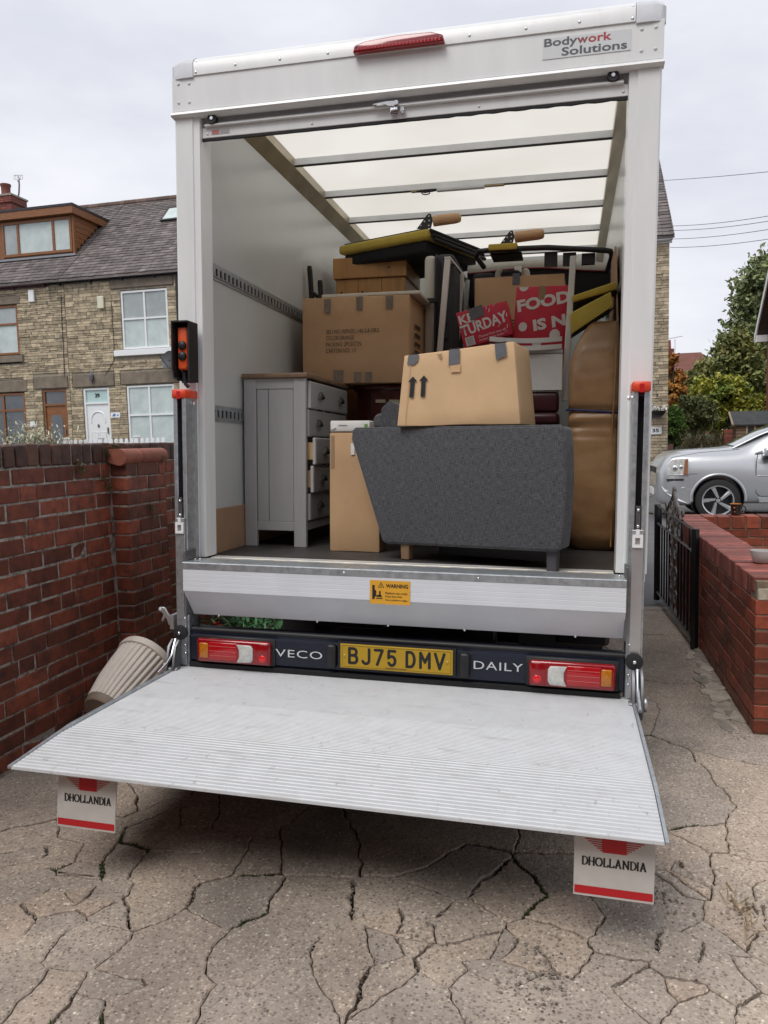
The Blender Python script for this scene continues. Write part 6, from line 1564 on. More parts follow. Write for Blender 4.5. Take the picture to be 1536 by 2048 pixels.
# dormer
DY = 20.0
def dz(px, py): return at(px, py, y=DY)
dl = dz(-60, 470).x; dr_ = dz(147, 470).x; db = dz(147, 505).z; dt = dz(147, 428).z
MB().prism([(DY, db), (DY + (dt - db) / u_, dt), (DY, dt)], 'yz', dl, dr_).build('dormer', m_brnup, h27)
q = MB(); rows_n = 7
for i in range(rows_n):
    z0_ = db + (dt - db) * i / rows_n; ye = DY + (z0_ + .06 - db) / u_
    q.prism([(DY + .08, z0_ + .006), (ye, z0_ + .006), (ye + .05, z0_ + (dt - db) / rows_n - .006), (DY + .08, z0_ + (dt - db) / rows_n - .006)], 'yz', dr_ + .001, dr_ + .02)
q.build('cladding_boards', m_brnup, h27)
MB().box(dr_ - .03, dr_ + .035, DY - .03, DY + .08, db - .04, dt).build('corner_trim', m_brnup, h27)
ft = dz(141, 412).z
MB().hexa([(dl, DY - .22, dt - .02), (dr_ + .16, DY - .22, dt - .02), (dr_ + .16, DY + 3.0, dt - .02 + .0), (dl, DY + 3.0, dt - .02), (dl, DY - .22, ft - .05), (dr_ + .16, DY - .22, ft - .05), (dr_ + .16, DY + 3.0, ft - .05), (dl, DY + 3.0, ft - .05)]).build('dormer_fascia', m_brnup, h27)
MB().box(dl - .02, dr_ + .18, DY - .24, DY + 3.0, ft - .048, ft + .03).build('dormer_roof', m_gut, h27)
window(h27, dz(5, 470).x, dz(143, 440).x, dz(75, 510).z, dz(75, 440).z, m_brnup, {(0, 0): m_glass, (1, 0): m_curt, (2, 0): m_curt}, rows=(), cols=(.235, .74), y=DY - .07, fw=.085)
MB().box(dl, dr_ + .1, DY - .12, DY + .02, db - .12, db - .05).build('lead_flashing', mat('lead', (.25, .26, .28), .6), h27)
# chimney
cx_ = at(36, 400, y=RYY).x
q = MB(); ctop = at(20, 398, y=RYY).z
ch0 = thing('chimney_stack', 'red brick chimney stack with a terracotta pot at the far left ridge', 'chimney', (cx_ - .5, RYY, RZ - .5))
z = RZ - .6; c = 0
while z < ctop:
    q = MB(); w_ = .0 if z < ctop - .30 else .05
    x = cx_ - 1.1 - w_
    while x < cx_ + w_ - .01: xb = min(x + .215, cx_ + w_); q.box(x, xb - .008, RYY - .40 - w_, RYY + .40 + w_, z, z + .067); x = xb
    q.build('brick_course', m_redbrk, ch0); z += .076; c += 1
q = MB(); pp_ = at(12, 385, y=RYY); q.lathe([(.02, 0), (.20, 0), (.19, .08), (.165, .12), (.17, .45), (.20, .50), (.20, .56), (.12, .56)], (pp_.x, RYY, ctop), (0, 0, 1), 16); q.build('chimney_pot', mat('terracotta_pot', (.17, .052, .036), .7), ch0, 40)
MB().box(cx_ - 1.2, cx_ + .09, RYY - .48, RYY + .48, ctop - .02, ctop + .05).build('mortar_cap', m_kerb, ch0)
ae = thing('roof_aerial', 'thin television aerial on a bent mast beside the chimney', 'aerial', (cx_ + .1, RYY, ctop))
q = MB(); q.tube([at(36, 398, y=RYY), at(38, 385, y=RYY), at(38.5, 370, y=RYY), at(37, 352, y=RYY)], .03, 6); q.build('mast', mat('aerial_pole', (.16, .12, .16), .5), ae)
a_, b_ = at(28, 350, y=RYY), at(45, 350, y=RYY); a2, b2 = at(28, 358, y=RYY), at(45, 358, y=RYY); q = MB(); q.tube([a_, b_], .018, 5); q.tube([a2, b2], .018, 5)
for k in range(6): q.tube([a_.lerp(b_, k / 5), a2.lerp(b2, k / 5)], .013, 5)
q.tube([at(36, 352, y=RYY), at(36, 362, y=RYY - .6)], .03, 5); q.build('grid', m_alu, ae)

# houses 31, 33 (mostly behind the van) and 35 at the right
for xa, lab in ((-10.60, 'stone terraced house adjoining number 29 on its right'), (-5.90, 'stone terraced house adjoining number 35 on its left')):
    bb_ = Vector((xa + 2.35, FY, 0)); hh_ = thing('terraced_house', lab, 'house', bb_, group='stone terraced houses')
    facade(hh_, bb_, xa + .005, xa + 4.695, .6, EZ - .08, [(xa + 1.5, xa + 3.15, 4.68, 6.55), (xa + 2.2, xa + 3.9, 1.3, 3.5), (xa + .5, xa + 1.45, 0, 3.5)], 0, lambda x, z: False)
    window(hh_, xa + 1.5, xa + 3.15, 4.68, 6.55, m_upvc, m_curt); window(hh_, xa + 2.2, xa + 3.9, 1.3, 3.5, m_upvc, m_curt); front_door(hh_, xa + .5, xa + 1.45, HZ, 3.5, m_upvc, m_upvc, m_glass, 'white')
    gutter(hh_, xa + .002, xa + 4.698, EZ - .06, m_gut, m_gut); slate_roof(hh_, xa + .002, xa + 4.698, FY - .22, EZ - .02, RYY, RZ)
b35 = Vector((1.1, FY, 0)); h35 = thing('terraced_house', 'end terraced stone house numbered 35 seen at the right of the van', 'house', b35, group='stone terraced houses')
X35 = 3.43; E35 = 6.80
facade(h35, b35, -1.19, X35, .12, E35 - .10, [(.2, 1.85, 4.5, 6.35), (.3, 1.9, 1.0, 3.2)], 200, lambda x, z: x > 2.2)
window(h35, .2, 1.85, 4.5, 6.35, m_upvc, m_curt); window(h35, .3, 1.9, 1.0, 3.2, m_upvc, m_curt)
gutter(h35, -1.19, X35 + .06, E35 - .04, m_upvc, m_upvc); slate_roof(h35, -1.19, X35 + .10, FY - .22, E35 + .02, RYY, RZ - .2)
MB().prism([(FY, E35 - .1), (2 * RYY - FY, E35 - .1), (RYY, RZ - .35)], 'yz', X35 - .3, X35 - .005).build('gable', m_stone, h35)
MB().box(X35 - .3, X35 - .004, FY + .33, 2 * RYY - FY, -.1, E35 - .1).build('end_wall', m_stone, h35)
p = at(1311, 861, y=FY - .04); pq = MB().box(p.x - .16, p.x + .16, FY - .045, FY - .03, p.z - .10, p.z + .10, bev=.02).build('number_plaque', m_upvc, h35)
text('35', 'house_number', m_ink, pq, (p.x - .09, FY - .046, p.z - .05), (1, 0, 0), (0, 0, 1), w=.18, h=.10, bold=.03, depth=.003)
p = at(1312, 831, y=FY - .04); MB().box(p.x - .16, p.x + .14, FY - .05, FY - .03, p.z - .06, p.z + .05).build('slate_sign', mat('slate_sign', (.07, .08, .10), .5), h35)
MB().box(X35 - .32, X35 + .02, FY - .06, FY, .12, .30, bev=.02).build('plinth_stone', m_kerb, h35)
def leaf_cloud(name, m, parent, clumps, per, size, flat=.0, off=Vector()):
    v = []; f = []; rr = np.random.default_rng(int(abs(clumps[0][0] * 1000)) % 9999)
    for (x, y, z, r_) in clumps:
        P = rr.normal(0, 1, (per, 3)) * np.array([r_, r_, r_ * .8]) * .62 + np.array([x, y, z]); A_ = rr.normal(0, 1, (per, 3)); A_ /= np.linalg.norm(A_, axis=1)[:, None]; B_ = np.cross(A_, rr.normal(0, 1, (per, 3))); B_ /= np.linalg.norm(B_, axis=1)[:, None]; S_ = rr.uniform(.6, 1.3, (per, 1)) * size
        i = len(v); Q = np.stack([P - A_ * S_, P + B_ * S_ * .5, P + A_ * S_, P - B_ * S_ * .5], 1).reshape(-1, 3) - np.array(off); v += Q.tolist(); f += [(i + 4 * k, i + 4 * k + 1, i + 4 * k + 2, i + 4 * k + 3) for k in range(per)]
    me = bpy.data.meshes.new(name); me.from_pydata(v, [], f); me.materials.append(m); return link(name, me, parent)
hb = thing('hanging_basket', 'hanging basket of white flowers on the wall of number 35', 'hanging basket', tuple(at(1316, 822, y=FY - .3)))
bo_ = Vector(at(1316, 822, y=FY - .3)); q = MB(); q.lathe([(.02, -.16), (.14, -.12), (.22, 0), (.2, 0), (.12, -.1), (.02, -.13)], bo_, (0, 0, 1), 14, caps=False); q.tube([bo_ + Vector((-.2, 0, 0)), bo_ + Vector((0, .1, .45)), bo_ + Vector((.2, 0, 0))], .008, 4); q.tube([bo_ + Vector((0, .1, .45)), (bo_.x, FY, bo_.z + .45)], .015, 4); q.build('basket', m_black, hb)
leaf_cloud('white_flowers', mat('white_petal', (.75, .75, .72), .7, rnd=.1), hb, [(bo_.x + random.uniform(-.17, .17), bo_.y + random.uniform(-.1, .1), bo_.z + .06, .07) for _ in range(9)], 26, .03, off=bo_)
leaf_cloud('leaves', m_fern, hb, [(bo_.x + random.uniform(-.17, .17), bo_.y, bo_.z + .0, .07) for _ in range(4)], 22, .03, off=bo_)

# raised front gardens with the white picket fence
for o in (MB().box(-30, -1.3, 17.2, 18.97, -.1, .95).build('front_gardens', m_grass),): struct(o)
fe = thing('picket_fence', 'white picket fence in front of house number 29', 'fence', (-12.7, 17.3, .95))
xa, xb = at(126, 880, y=17.3).x, at(332, 880, y=17.3).x; zt = 1.80
n_pk = 20
pkm = MB().prism([(-.055, 0), (.055, 0), (.055, .80)] + [(.055 * math.cos(a), .80 + .055 * math.sin(a)) for a in [math.pi * k / 8 for k in range(1, 8)]] + [(-.055, .80)], 'xz', -.012, .012).mesh('picket'); pkm.materials.append(m_upvc)
for i in range(n_pk):
    x = xa + (xb - xa) * (i + .5) / n_pk
    if i % 7 == 0:
        q = MB(); q.box(x - .07, x + .07, 17.25, 17.39, .95, zt + .03); q.prism([(x - .09, zt + .03), (x + .09, zt + .03), (x + .05, zt + .08), (x - .05, zt + .08)], 'xz', 17.23, 17.41); q.build('fence_post', m_upvc, fe); continue
    o = bpy.data.objects.new('picket', pkm); COL.objects.link(o); o.parent = fe; o.location = Vector((x, 17.30, .95)) - BASE[fe.name]
for z in (1.15, 1.60): MB().box(xa, xb, 17.315, 17.345, z, z + .08).build('fence_rail', m_upvc, fe)
sh = thing('silver_shrub', 'silvery grey shrub showing above the old brick wall at far left', 'shrub', tuple(at(70, 900, y=16.9)))
bs_ = Vector(at(70, 905, y=16.9)); v = []; f = []
for _ in range(1300):
    px_, py_ = random.gauss(66, 33), 905 - abs(random.gauss(0, 25)); p = at(px_, py_, y=16.9 + random.uniform(-.4, .4)); d = Vector((random.gauss(0, 1), random.gauss(0, .5), random.gauss(.35, .6)))
    leaf_strip(v, f, p - BASE[sh.name], d, random.uniform(.12, .26), .018, .05)
me = bpy.data.meshes.new('leaves'); me.from_pydata(v, [], f); me.materials.append(mat('silver_leaf', (.46, .46, .35), .7, rnd=.45)); link('leaves', me, sh)
q = MB()
for _ in range(9): q.tube([(bs_.x + random.uniform(-.2, .2), 16.9, .9), at(random.uniform(25, 115), random.uniform(865, 890), y=16.9)], .012, 4)
q.build('stems', m_fern, sh)

# ================================================================ garden, shed, trees and houses beyond on the right
q = MB(); q.grid([[(3.44, 17.2, .10), (40, 17.2, .10)], [(3.44, 20, .55), (40, 20, .6)], [(3.44, 24, 1.0), (40, 24, 1.0)], [(-60, 47, 1.5), (120, 47, 1.5)], [(-200, 160, 2), (300, 160, 2)]]); struct(q.build('garden', m_grass))
gpst = thing('garden_fence', 'dark red painted garden gate and post beside number 35', 'fence', (3.6, 18.0, .1))
m_dred = mat('dark_red_paint', (.085, .028, .022), .6)
a_ = at(1341, 905, y=18.0); MB().box(a_.x - .05, a_.x + .06, 17.95, 18.05, .1, a_.z + .22).build('gate_post', m_dred, gpst)
b_ = at(1392, 912, y=18.6); MB().hexa([(a_.x + .07, 18.0, .1), (b_.x + .3, 18.6, .1), (b_.x + .3, 18.64, .1), (a_.x + .07, 18.04, .1), (a_.x + .07, 18.0, 1.02), (b_.x + .3, 18.6, .86), (b_.x + .3, 18.64, .86), (a_.x + .07, 18.04, 1.02)]).build('fence_board', m_dred, gpst)
MB().hexa([(a_.x + .07, 17.98, 1.02), (b_.x + .3, 18.58, .86), (b_.x + .3, 18.66, .86), (a_.x + .07, 18.06, 1.02), (a_.x + .07, 17.98, 1.09), (b_.x + .3, 18.58, .93), (b_.x + .3, 18.66, .93), (a_.x + .07, 18.06, 1.09)]).build('capping', m_kerb, gpst)
gw = thing('low_stone_wall', 'low grey stone garden wall behind the silver car bonnet', 'wall', (4.6, 19.6, .4))
for i in range(9):
    for r_ in range(2):
        x = at(1385, 905, y=19.6).x + i * .30 + (.15 if r_ else 0); put_brick(gw, Vector((4.6, 19.6, .4)), x, x + .27, 19.5, 19.75, .74 + r_ * .20 + i * .012, .92 + r_ * .20 + i * .012, mat('grey_stone', (.11, .105, .095), .9, rnd=.4, var=.3, vscale=8, bump=.3), .01, name='stone', bev=.02)
MB().box(at(1383, 905, y=19.6).x, at(1383, 905, y=19.6).x + 2.9, 19.53, 19.72, .0, .74).build('footing', m_lintel, gw)
bp_ = thing('brick_gatepost', 'narrow red brick gatepost beside the wooden shed', 'gatepost', tuple(at(1453, 890, y=20.5)))
xg = at(1456, 880, y=20.5); q = MB(); zg = .5
while zg < xg.z + .30: MB().box(xg.x - .12, xg.x + .10, 20.4, 20.62, zg, zg + .07, bev=.004).build('brick', m_redbrk, bp_); zg += .08
# shed
m_shed = mat('shed_boards', (.27, .18, .125), .85, var=.18, vscale=6, stretch=(1, 1, 5), rnd=.12)
m_felt = mat('roofing_felt', (.075, .082, .085), .9, var=.2, vscale=5, bump=.2)
SY = 23.0; xs0 = at(1473, 880, y=SY).x; zs0, zs1 = .9, at(1500, 848, y=SY).z; zr = at(1470, 824, y=SY + .8).z; xs1 = xs0 + 2.6
shd = thing('garden_shed', 'small timber garden shed with felt roof behind the silver car', 'shed', (xs0, SY, zs0))
nb_ = 9; hb_ = (zs1 - zs0) / nb_
xl_ = at(1460, 870, y=SY + 1.5).x
for i in range(nb_):
    MB().hexa([(xs0, SY - .02, zs0 + i * hb_), (xs1, SY - .02, zs0 + i * hb_), (xs1, SY + .03, zs0 + i * hb_), (xs0, SY + .03, zs0 + i * hb_), (xs0, SY, zs0 + (i + 1) * hb_ - .01), (xs1, SY, zs0 + (i + 1) * hb_ - .01), (xs1, SY + .03, zs0 + (i + 1) * hb_ - .01), (xs0, SY + .03, zs0 + (i + 1) * hb_ - .01)]).build('board', m_shed, shd)
    MB().hexa([(xs0 - .03, SY - .01, zs0 + i * hb_), (xs0 - .005, SY - .01, zs0 + i * hb_), (xl_ - .005, SY + 1.5, zs0 + i * hb_), (xl_ - .03, SY + 1.5, zs0 + i * hb_), (xs0 - .02, SY - .01, zs0 + (i + 1) * hb_ - .01), (xs0 - .005, SY - .01, zs0 + (i + 1) * hb_ - .01), (xl_ - .005, SY + 1.5, zs0 + (i + 1) * hb_ - .01), (xl_ - .02, SY + 1.5, zs0 + (i + 1) * hb_ - .01)]).build('board', m_shed, shd)
MB()._new
q = MB(); q._new([(xs0 - .02, SY, zs1), (xl_ - .02, SY + 1.5, zs1), ((xs0 + xl_) / 2 - .02, SY + .75, zr - .03)], [(0, 1, 2)]); q.build('gable_board', m_shed, shd)
xm_ = (xs0 + xl_) / 2
MB().hexa([(xs0 - .12, SY - .12, zs1 - .04), (xs1 + .1, SY - .12, zs1 - .04), (xs1 + .1, SY + .75, zr - .02), (xm_ - .12, SY + .75, zr - .02), (xs0 - .12, SY - .12, zs1 + .0), (xs1 + .1, SY - .12, zs1 + .0), (xs1 + .1, SY + .75, zr + .02), (xm_ - .12, SY + .75, zr + .02)]).build('roof', m_felt, shd)
MB().hexa([(xm_ - .12, SY + .75, zr - .02), (xs1 + .1, SY + .75, zr - .02), (xs1 + .1, SY + 1.6, zs1 - .04), (xl_ - .12, SY + 1.6, zs1 - .04), (xm_ - .12, SY + .75, zr + .02), (xs1 + .1, SY + .75, zr + .02), (xs1 + .1, SY + 1.6, zs1), (xl_ - .12, SY + 1.6, zs1)]).build('roof', m_felt, shd)
q = MB(); q.tube([(xs0 - .13, SY - .13, zs1 - .02), (xm_ - .13, SY + .75, zr)], .035, 4); q.build('barge_board', mat('pale_trim', (.5, .42, .33), .7), shd)
w0 = at(1492, 852, y=SY - .03); w1 = at(1511, 877, y=SY - .03); q = MB()
for a in ((w0.x, w1.x, w0.z, w0.z + .05), (w0.x, w1.x, w1.z - .05, w1.z), (w0.x, w0.x + .05, w1.z, w0.z), (w1.x - .05, w1.x, w1.z, w0.z)): q.box(a[0], a[1], SY - .05, SY - .02, a[2], a[3])
wd_ = q.build('window', MATS['pale_trim'], shd); MB().box(w0.x + .05, w1.x - .05, SY - .035, SY - .025, w1.z, w0.z).build('pane', m_glassd, wd_)

# trees
def tree(name, label, px, py, rx, rz, Y, m, n, size, ncl, seedv, trunk=True, group=None, base_z=1.2, cat='tree'):
    """crown of leaf clumps around branch ends, sized by the photo, at its own distance"""
    c = at(px, py, y=Y); rr = random.Random(seedv); sx = at(px + rx, py, y=Y).x - c.x; sz = c.z - at(px, py + rz, y=Y).z
    t = thing(name, label, cat, (c.x, Y, base_z), group=group); cl = []
    for _ in range(ncl):
        while True:
            a, b, d = rr.uniform(-1, 1), rr.uniform(-1, 1), rr.uniform(-1, 1); r2 = a * a + b * b + d * d
            if .12 < r2 < 1: break
        cl.append((c.x + a * sx * (1 - .25 * max(d, 0)), Y + b * sx * .8, max(c.z + d * sz, base_z + .1), rr.uniform(.13, .30) * sx))
    leaf_cloud('crown', m, t, cl, n, size, off=BASE[t.name])
    if trunk:
        q = MB(); q.tube([(c.x, Y, base_z - .3), (c.x + .1 * sx, Y, base_z + (c.z - base_z) * .5), (c.x, Y, c.z + sz * .5)], [sx * .07 + .04, sx * .05 + .03, .03], 7)
        for k in cl[:14]: q.tube([(c.x, Y, base_z + (c.z - base_z) * rr.uniform(.3, .9)), ((c.x + k[0]) / 2, (Y + k[1]) / 2, (c.z + k[2]) / 2), (k[0], k[1], k[2])], [sx * .025 + .01, sx * .018 + .01, .012], 4)
        q.build('trunk', mat('bark', (.07, .055, .04), .95, var=.3, vscale=6), t)
    return t
m_lf_dk = mat('dark_leaf', (.15, .185, .075), .7, rnd=.45, col2=(.22, .21, .08), c2pos=(.5, .75), vscale=1.0)
m_lf_md = mat('autumn_green_leaf', (.16, .18, .055), .7, rnd=.5, col2=(.26, .215, .05), c2pos=(.5, .72), vscale=1.2)
m_lf_yl = mat('yellow_green_leaf', (.36, .35, .045), .7, rnd=.5, col2=(.19, .27, .05), c2pos=(.45, .65), vscale=1.5)
m_lf_or = mat('orange_leaf', (.48, .24, .05), .7, rnd=.5, col2=(.25, .06, .015), c2pos=(.45, .65), vscale=1.5)
m_lf_br = mat('bright_hedge_leaf', (.13, .24, .05), .7, rnd=.5)
tree('broad_tree', 'tall dark green tree reaching highest at the right edge', 1548, 705, 112, 190, 36, m_lf_dk, 150, .15, 190, 1, base_z=1.5)
tree('autumn_tree', 'bushy olive green tree left of the tall tree', 1470, 765, 66, 95, 33, m_lf_md, 150, .13, 110, 2, base_z=1.4)
tree('yellow_tree', 'yellow green tree turning to autumn above the shed', 1432, 800, 62, 62, 28.5, m_lf_yl, 110, .10, 80, 3, base_z=1.2)
tree('orange_tree', 'orange autumn tree right beside the corner of number 35', 1346, 765, 24, 58, 31, m_lf_or, 80, .10, 50, 4, base_z=1.3)
tree('dark_shrub', 'dark green shrub below the orange tree', 1385, 830, 42, 36, 26, m_lf_dk, 110, .085, 60, 5, base_z=.9, cat='shrub')
tree('bright_bush', 'bright green bush against the corner of number 35', 1345, 850, 24, 44, 22.5, m_lf_br, 110, .065, 60, 6, base_z=.6, cat='shrub')
tree('olive_bush', 'dull olive bush behind the orange tree', 1405, 785, 46, 55, 34, m_lf_md, 120, .12, 80, 8, base_z=1.3, cat='shrub')
tree('yellow_shrub', 'small yellow shrub left of the red brick gable', 1520, 812, 22, 26, 27, m_lf_yl, 80, .085, 40, 9, base_z=1.0, cat='shrub')
v = []; f = []
for _ in range(1500):
    px_, py_ = random.uniform(1362, 1452), random.gauss(882, 11); Yb = random.uniform(20.5, 23.5); p = at(px_, py_, y=Yb); p.z = max(p.z, .5); leaf_strip(v, f, p, (random.gauss(0, 1), random.gauss(0, .6), random.gauss(.2, .6)), random.uniform(.2, .5), .008, random.uniform(.05, .25))
me = bpy.data.meshes.new('brambles'); me.from_pydata(v, [], f); me.materials.append(mat('dry_bramble', (.15, .115, .06), .9, rnd=.55, col2=(.06, .075, .025), c2pos=(.48, .6), vscale=1.2)); o = link('brambles', me); o['kind'] = 'stuff'
# far hipped roof with chimney
fh = thing('far_house', 'distant house with red tiled hipped roof above the orange tree', 'house', (at(1380, 760, y=62).x, 62, 1.5))
P = [at(1325, 765, y=60), at(1440, 765, y=60)]; zt_ = at(1390, 705, y=62).z; zb_ = P[0].z
m_rt = mat('red_roof_tiles', (.15, .058, .042), .85, var=.2, vscale=2)
xl, xr = P[0].x - 3, P[1].x
MB().hexa([(xl, 58, zb_), (xr, 58, zb_), (xr, 67, zb_), (xl, 67, zb_), (xl + 1.5, 62, zt_), (at(1402, 705, y=62).x, 62, zt_), (at(1402, 705, y=62).x, 63, zt_), (xl + 1.5, 63, zt_)]).build('roof', m_rt, fh)
MB().box(xl + .3, xr - .3, 58.4, 66.6, 1.0, zb_ - .002).build('wall', m_redbrk, fh)
pc_ = at(1344, 700, y=60); q = MB(); q.box(pc_.x - .35, pc_.x + .35, 61.5, 62.2, zb_, at(1344, 693, y=60).z); q.lathe([(.02, 0), (.16, 0), (.12, .7), (.02, .7)], (pc_.x, 61.8, at(1344, 693, y=60).z), (0, 0, 1), 8); q.build('chimney', m_redbrk, fh)
q = MB(); q.tube([at(1350, 705, y=60), at(1350, 678, y=60)], .03, 4); q.tube([at(1338, 677, y=60), at(1365, 672, y=60)], .03, 4); q.build('aerial', m_alu, fh)
# red brick house at the right edge: its gable wall faces the garden, only the far corner is in view
GY = 25.0; gx = at(1533, 760, y=GY).x; ze = at(1524, 660, y=GY).z
gh = thing('brick_gable_house', 'red brick house with white bargeboard at the right edge', 'house', (gx + 3.5, GY - 4, .9))
MB().prism([(GY, .6), (GY, ze), (GY - 4, ze + 4.2), (GY - 8, ze), (GY - 8, .6)], 'yz', gx, gx + 8).build('wall', mat('red_gable_brick', (.22, .055, .035), .8, var=.15, vscale=12, bump=.1), gh)
for sg in (1, -1):
    y0_ = GY - 4 + sg * 4.35; z0_ = ze - .37
    q = MB(); q.hexa([(gx - .34, y0_, z0_ - .02), (gx - .30, y0_, z0_ - .02), (gx - .30, GY - 4, ze + 4.2), (gx - .34, GY - 4, ze + 4.2), (gx - .34, y0_, z0_ + .24), (gx - .30, y0_, z0_ + .24), (gx - .30, GY - 4, ze + 4.46), (gx - .34, GY - 4, ze + 4.46)]); q.build('barge_board', m_upvc, gh)
    q = MB(); q.hexa([(gx - .30, y0_, z0_ + .05), (gx + 8.3, y0_, z0_ + .05), (gx + 8.3, GY - 4, ze + 4.26), (gx - .30, GY - 4, ze + 4.26), (gx - .30, y0_, z0_ + .20), (gx + 8.3, y0_, z0_ + .20), (gx + 8.3, GY - 4, ze + 4.42), (gx - .30, GY - 4, ze + 4.42)]); q.build('roof', mat('brown_roof', (.10, .07, .06), .85), gh)
    MB().box(gx - .33, gx - .001, *sorted((y0_, GY - 4 + sg * 3.95)), z0_ - .02, z0_ + .20).build('boxed_eave', m_upvc, gh)
# overhead wires
m_wire = mat('cable_black', (.03, .03, .035), .6)
for i, (a, b, nm) in enumerate((((1180, 364, 24), (1800, 312, 10), 'topmost overhead wire, alone above the others'), ((1338, 452, 18.9), (1800, 377, 9), 'uppermost wire of the lower group of four'), ((1338, 461, 18.9), (1800, 389, 9), 'second wire of the lower group of four'),
        ((1338, 478, 18.9), (1800, 405, 9), 'third wire of the lower group of four'), ((1340, 495, 18.9), (1800, 427, 9), 'lowest overhead wire of the lower group'))):
    A_ = at(a[0], a[1], y=a[2]); B_ = at(b[0], b[1], y=b[2]); q = MB(); q.tube([A_.lerp(B_, k / 16) - Vector((0, 0, .12 * 4 * (k / 16) * (1 - k / 16))) for k in range(17)], .006, 5)
    o = q.build('overhead_wire', m_wire); tag(o, nm, 'wire', 'overhead wires')

# ================================================================ silver car across the end of the drive
m_silver = mat('silver_car_paint', (.50, .515, .53), .28, metal=.55, coat=.6)
m_trim = mat('silver_trim', (.62, .63, .64), .25, metal=.7)
m_dkplas = mat('dark_car_plastic', (.02, .02, .022), .6)
m_autog = mat('car_glass', (.10, .125, .13), .04, spec=1., coat=.5)
CY = 10.62; CW = 1.90; NX = 2.235; WXc = 3.264; WR = .372
car = thing('silver_car', 'silver estate car parked nose left across the end of the drive', 'car', (4.6, CY + CW / 2, -.02))
def station(x, zb, inb, zsh, ins, zt, int_, side=0):
    """half ring, near side first: (inset from the side, height)"""
    pts = [(inb + .10, zb), (inb + .015, zb + .05), (side, .50), (side - .004, .72), (side + .012, .90), (ins, zsh), (int_, zt - .035), (int_ + .18, zt - .004)]
    near = [(x, CY + a, z) for a, z in pts]; far = [(x, CY + CW - a, z) for a, z in reversed(pts)]; return near + far
ST = [(2.275, .44, .50, .66, .48, .72, .55, .42), (2.285, .36, .30, .76, .32, .82, .42, .26), (2.33, .28, .19, .93, .21, 1.01, .30, .16), (2.41, .25, .12, 1.05, .13, 1.125, .26, .09), (2.54, .24, .06, 1.105, .10, 1.205, .24, .04), (2.74, .24, .035, 1.125, .085, 1.228, .24, .012),
      (NX + .9, .25, .02, 1.135, .08, 1.245, .26, .0), (NX + 1.26, .27, .02, 1.14, .08, 1.258, .28, .0), (NX + 1.40, .27, .02, 1.14, .08, 1.295, .28, .0), (NX + 1.62, .27, .02, 1.11, .085, 1.40, .27, .0), (NX + 1.95, .27, .02, 1.115, .085, 1.57, .27, .0), (NX + 2.25, .27, .02, 1.12, .085, 1.69, .28, .0), (NX + 2.6, .27, .02, 1.12, .085, 1.745, .28, .0),
      (NX + 3.3, .27, .02, 1.125, .085, 1.765, .28, .0), (NX + 4.0, .28, .02, 1.13, .09, 1.745, .29, .0), (NX + 4.4, .30, .04, 1.13, .11, 1.66, .32, .015), (NX + 4.62, .32, .08, 1.12, .15, 1.45, .34, .05), (NX + 4.78, .40, .2, 1.06, .24, 1.16, .40, .16)]
q = MB(); q.grid([station(*s_) for s_ in ST], close=True, caps=True)
body_me = q.mesh('body', BASE[car.name]); body_me.materials.append(m_silver)
tmp = bpy.data.objects.new('body', body_me); COL.objects.link(tmp)
cuts = []
md = tmp.modifiers.new('s', 'SUBSURF'); md.levels = 2; md.render_levels = 2
for wx in (WXc, WXc + 2.86):
    for yy in (CY - .05, CY + CW - .33):
        c_ = MB(); c_.cyl((wx, yy, WR - .0), (wx, yy + .38, WR), WR + .055, seg=40); cm = c_.mesh('cut', BASE[car.name]); co_ = bpy.data.objects.new('cut', cm); COL.objects.link(co_); cuts.append(co_)
        b_ = tmp.modifiers.new('b', 'BOOLEAN'); b_.operation = 'DIFFERENCE'; b_.object = co_; b_.solver = 'EXACT'
bpy.context.view_layer.update(); dg = bpy.context.evaluated_depsgraph_get()
new_me = bpy.data.meshes.new_from_object(tmp.evaluated_get(dg)); new_me.name = 'body'
bpy.data.objects.remove(tmp)
for c_ in cuts: bpy.data.objects.remove(c_)
new_me.materials.clear(); new_me.materials.append(m_silver)
bd = link('body', new_me, car, 35)
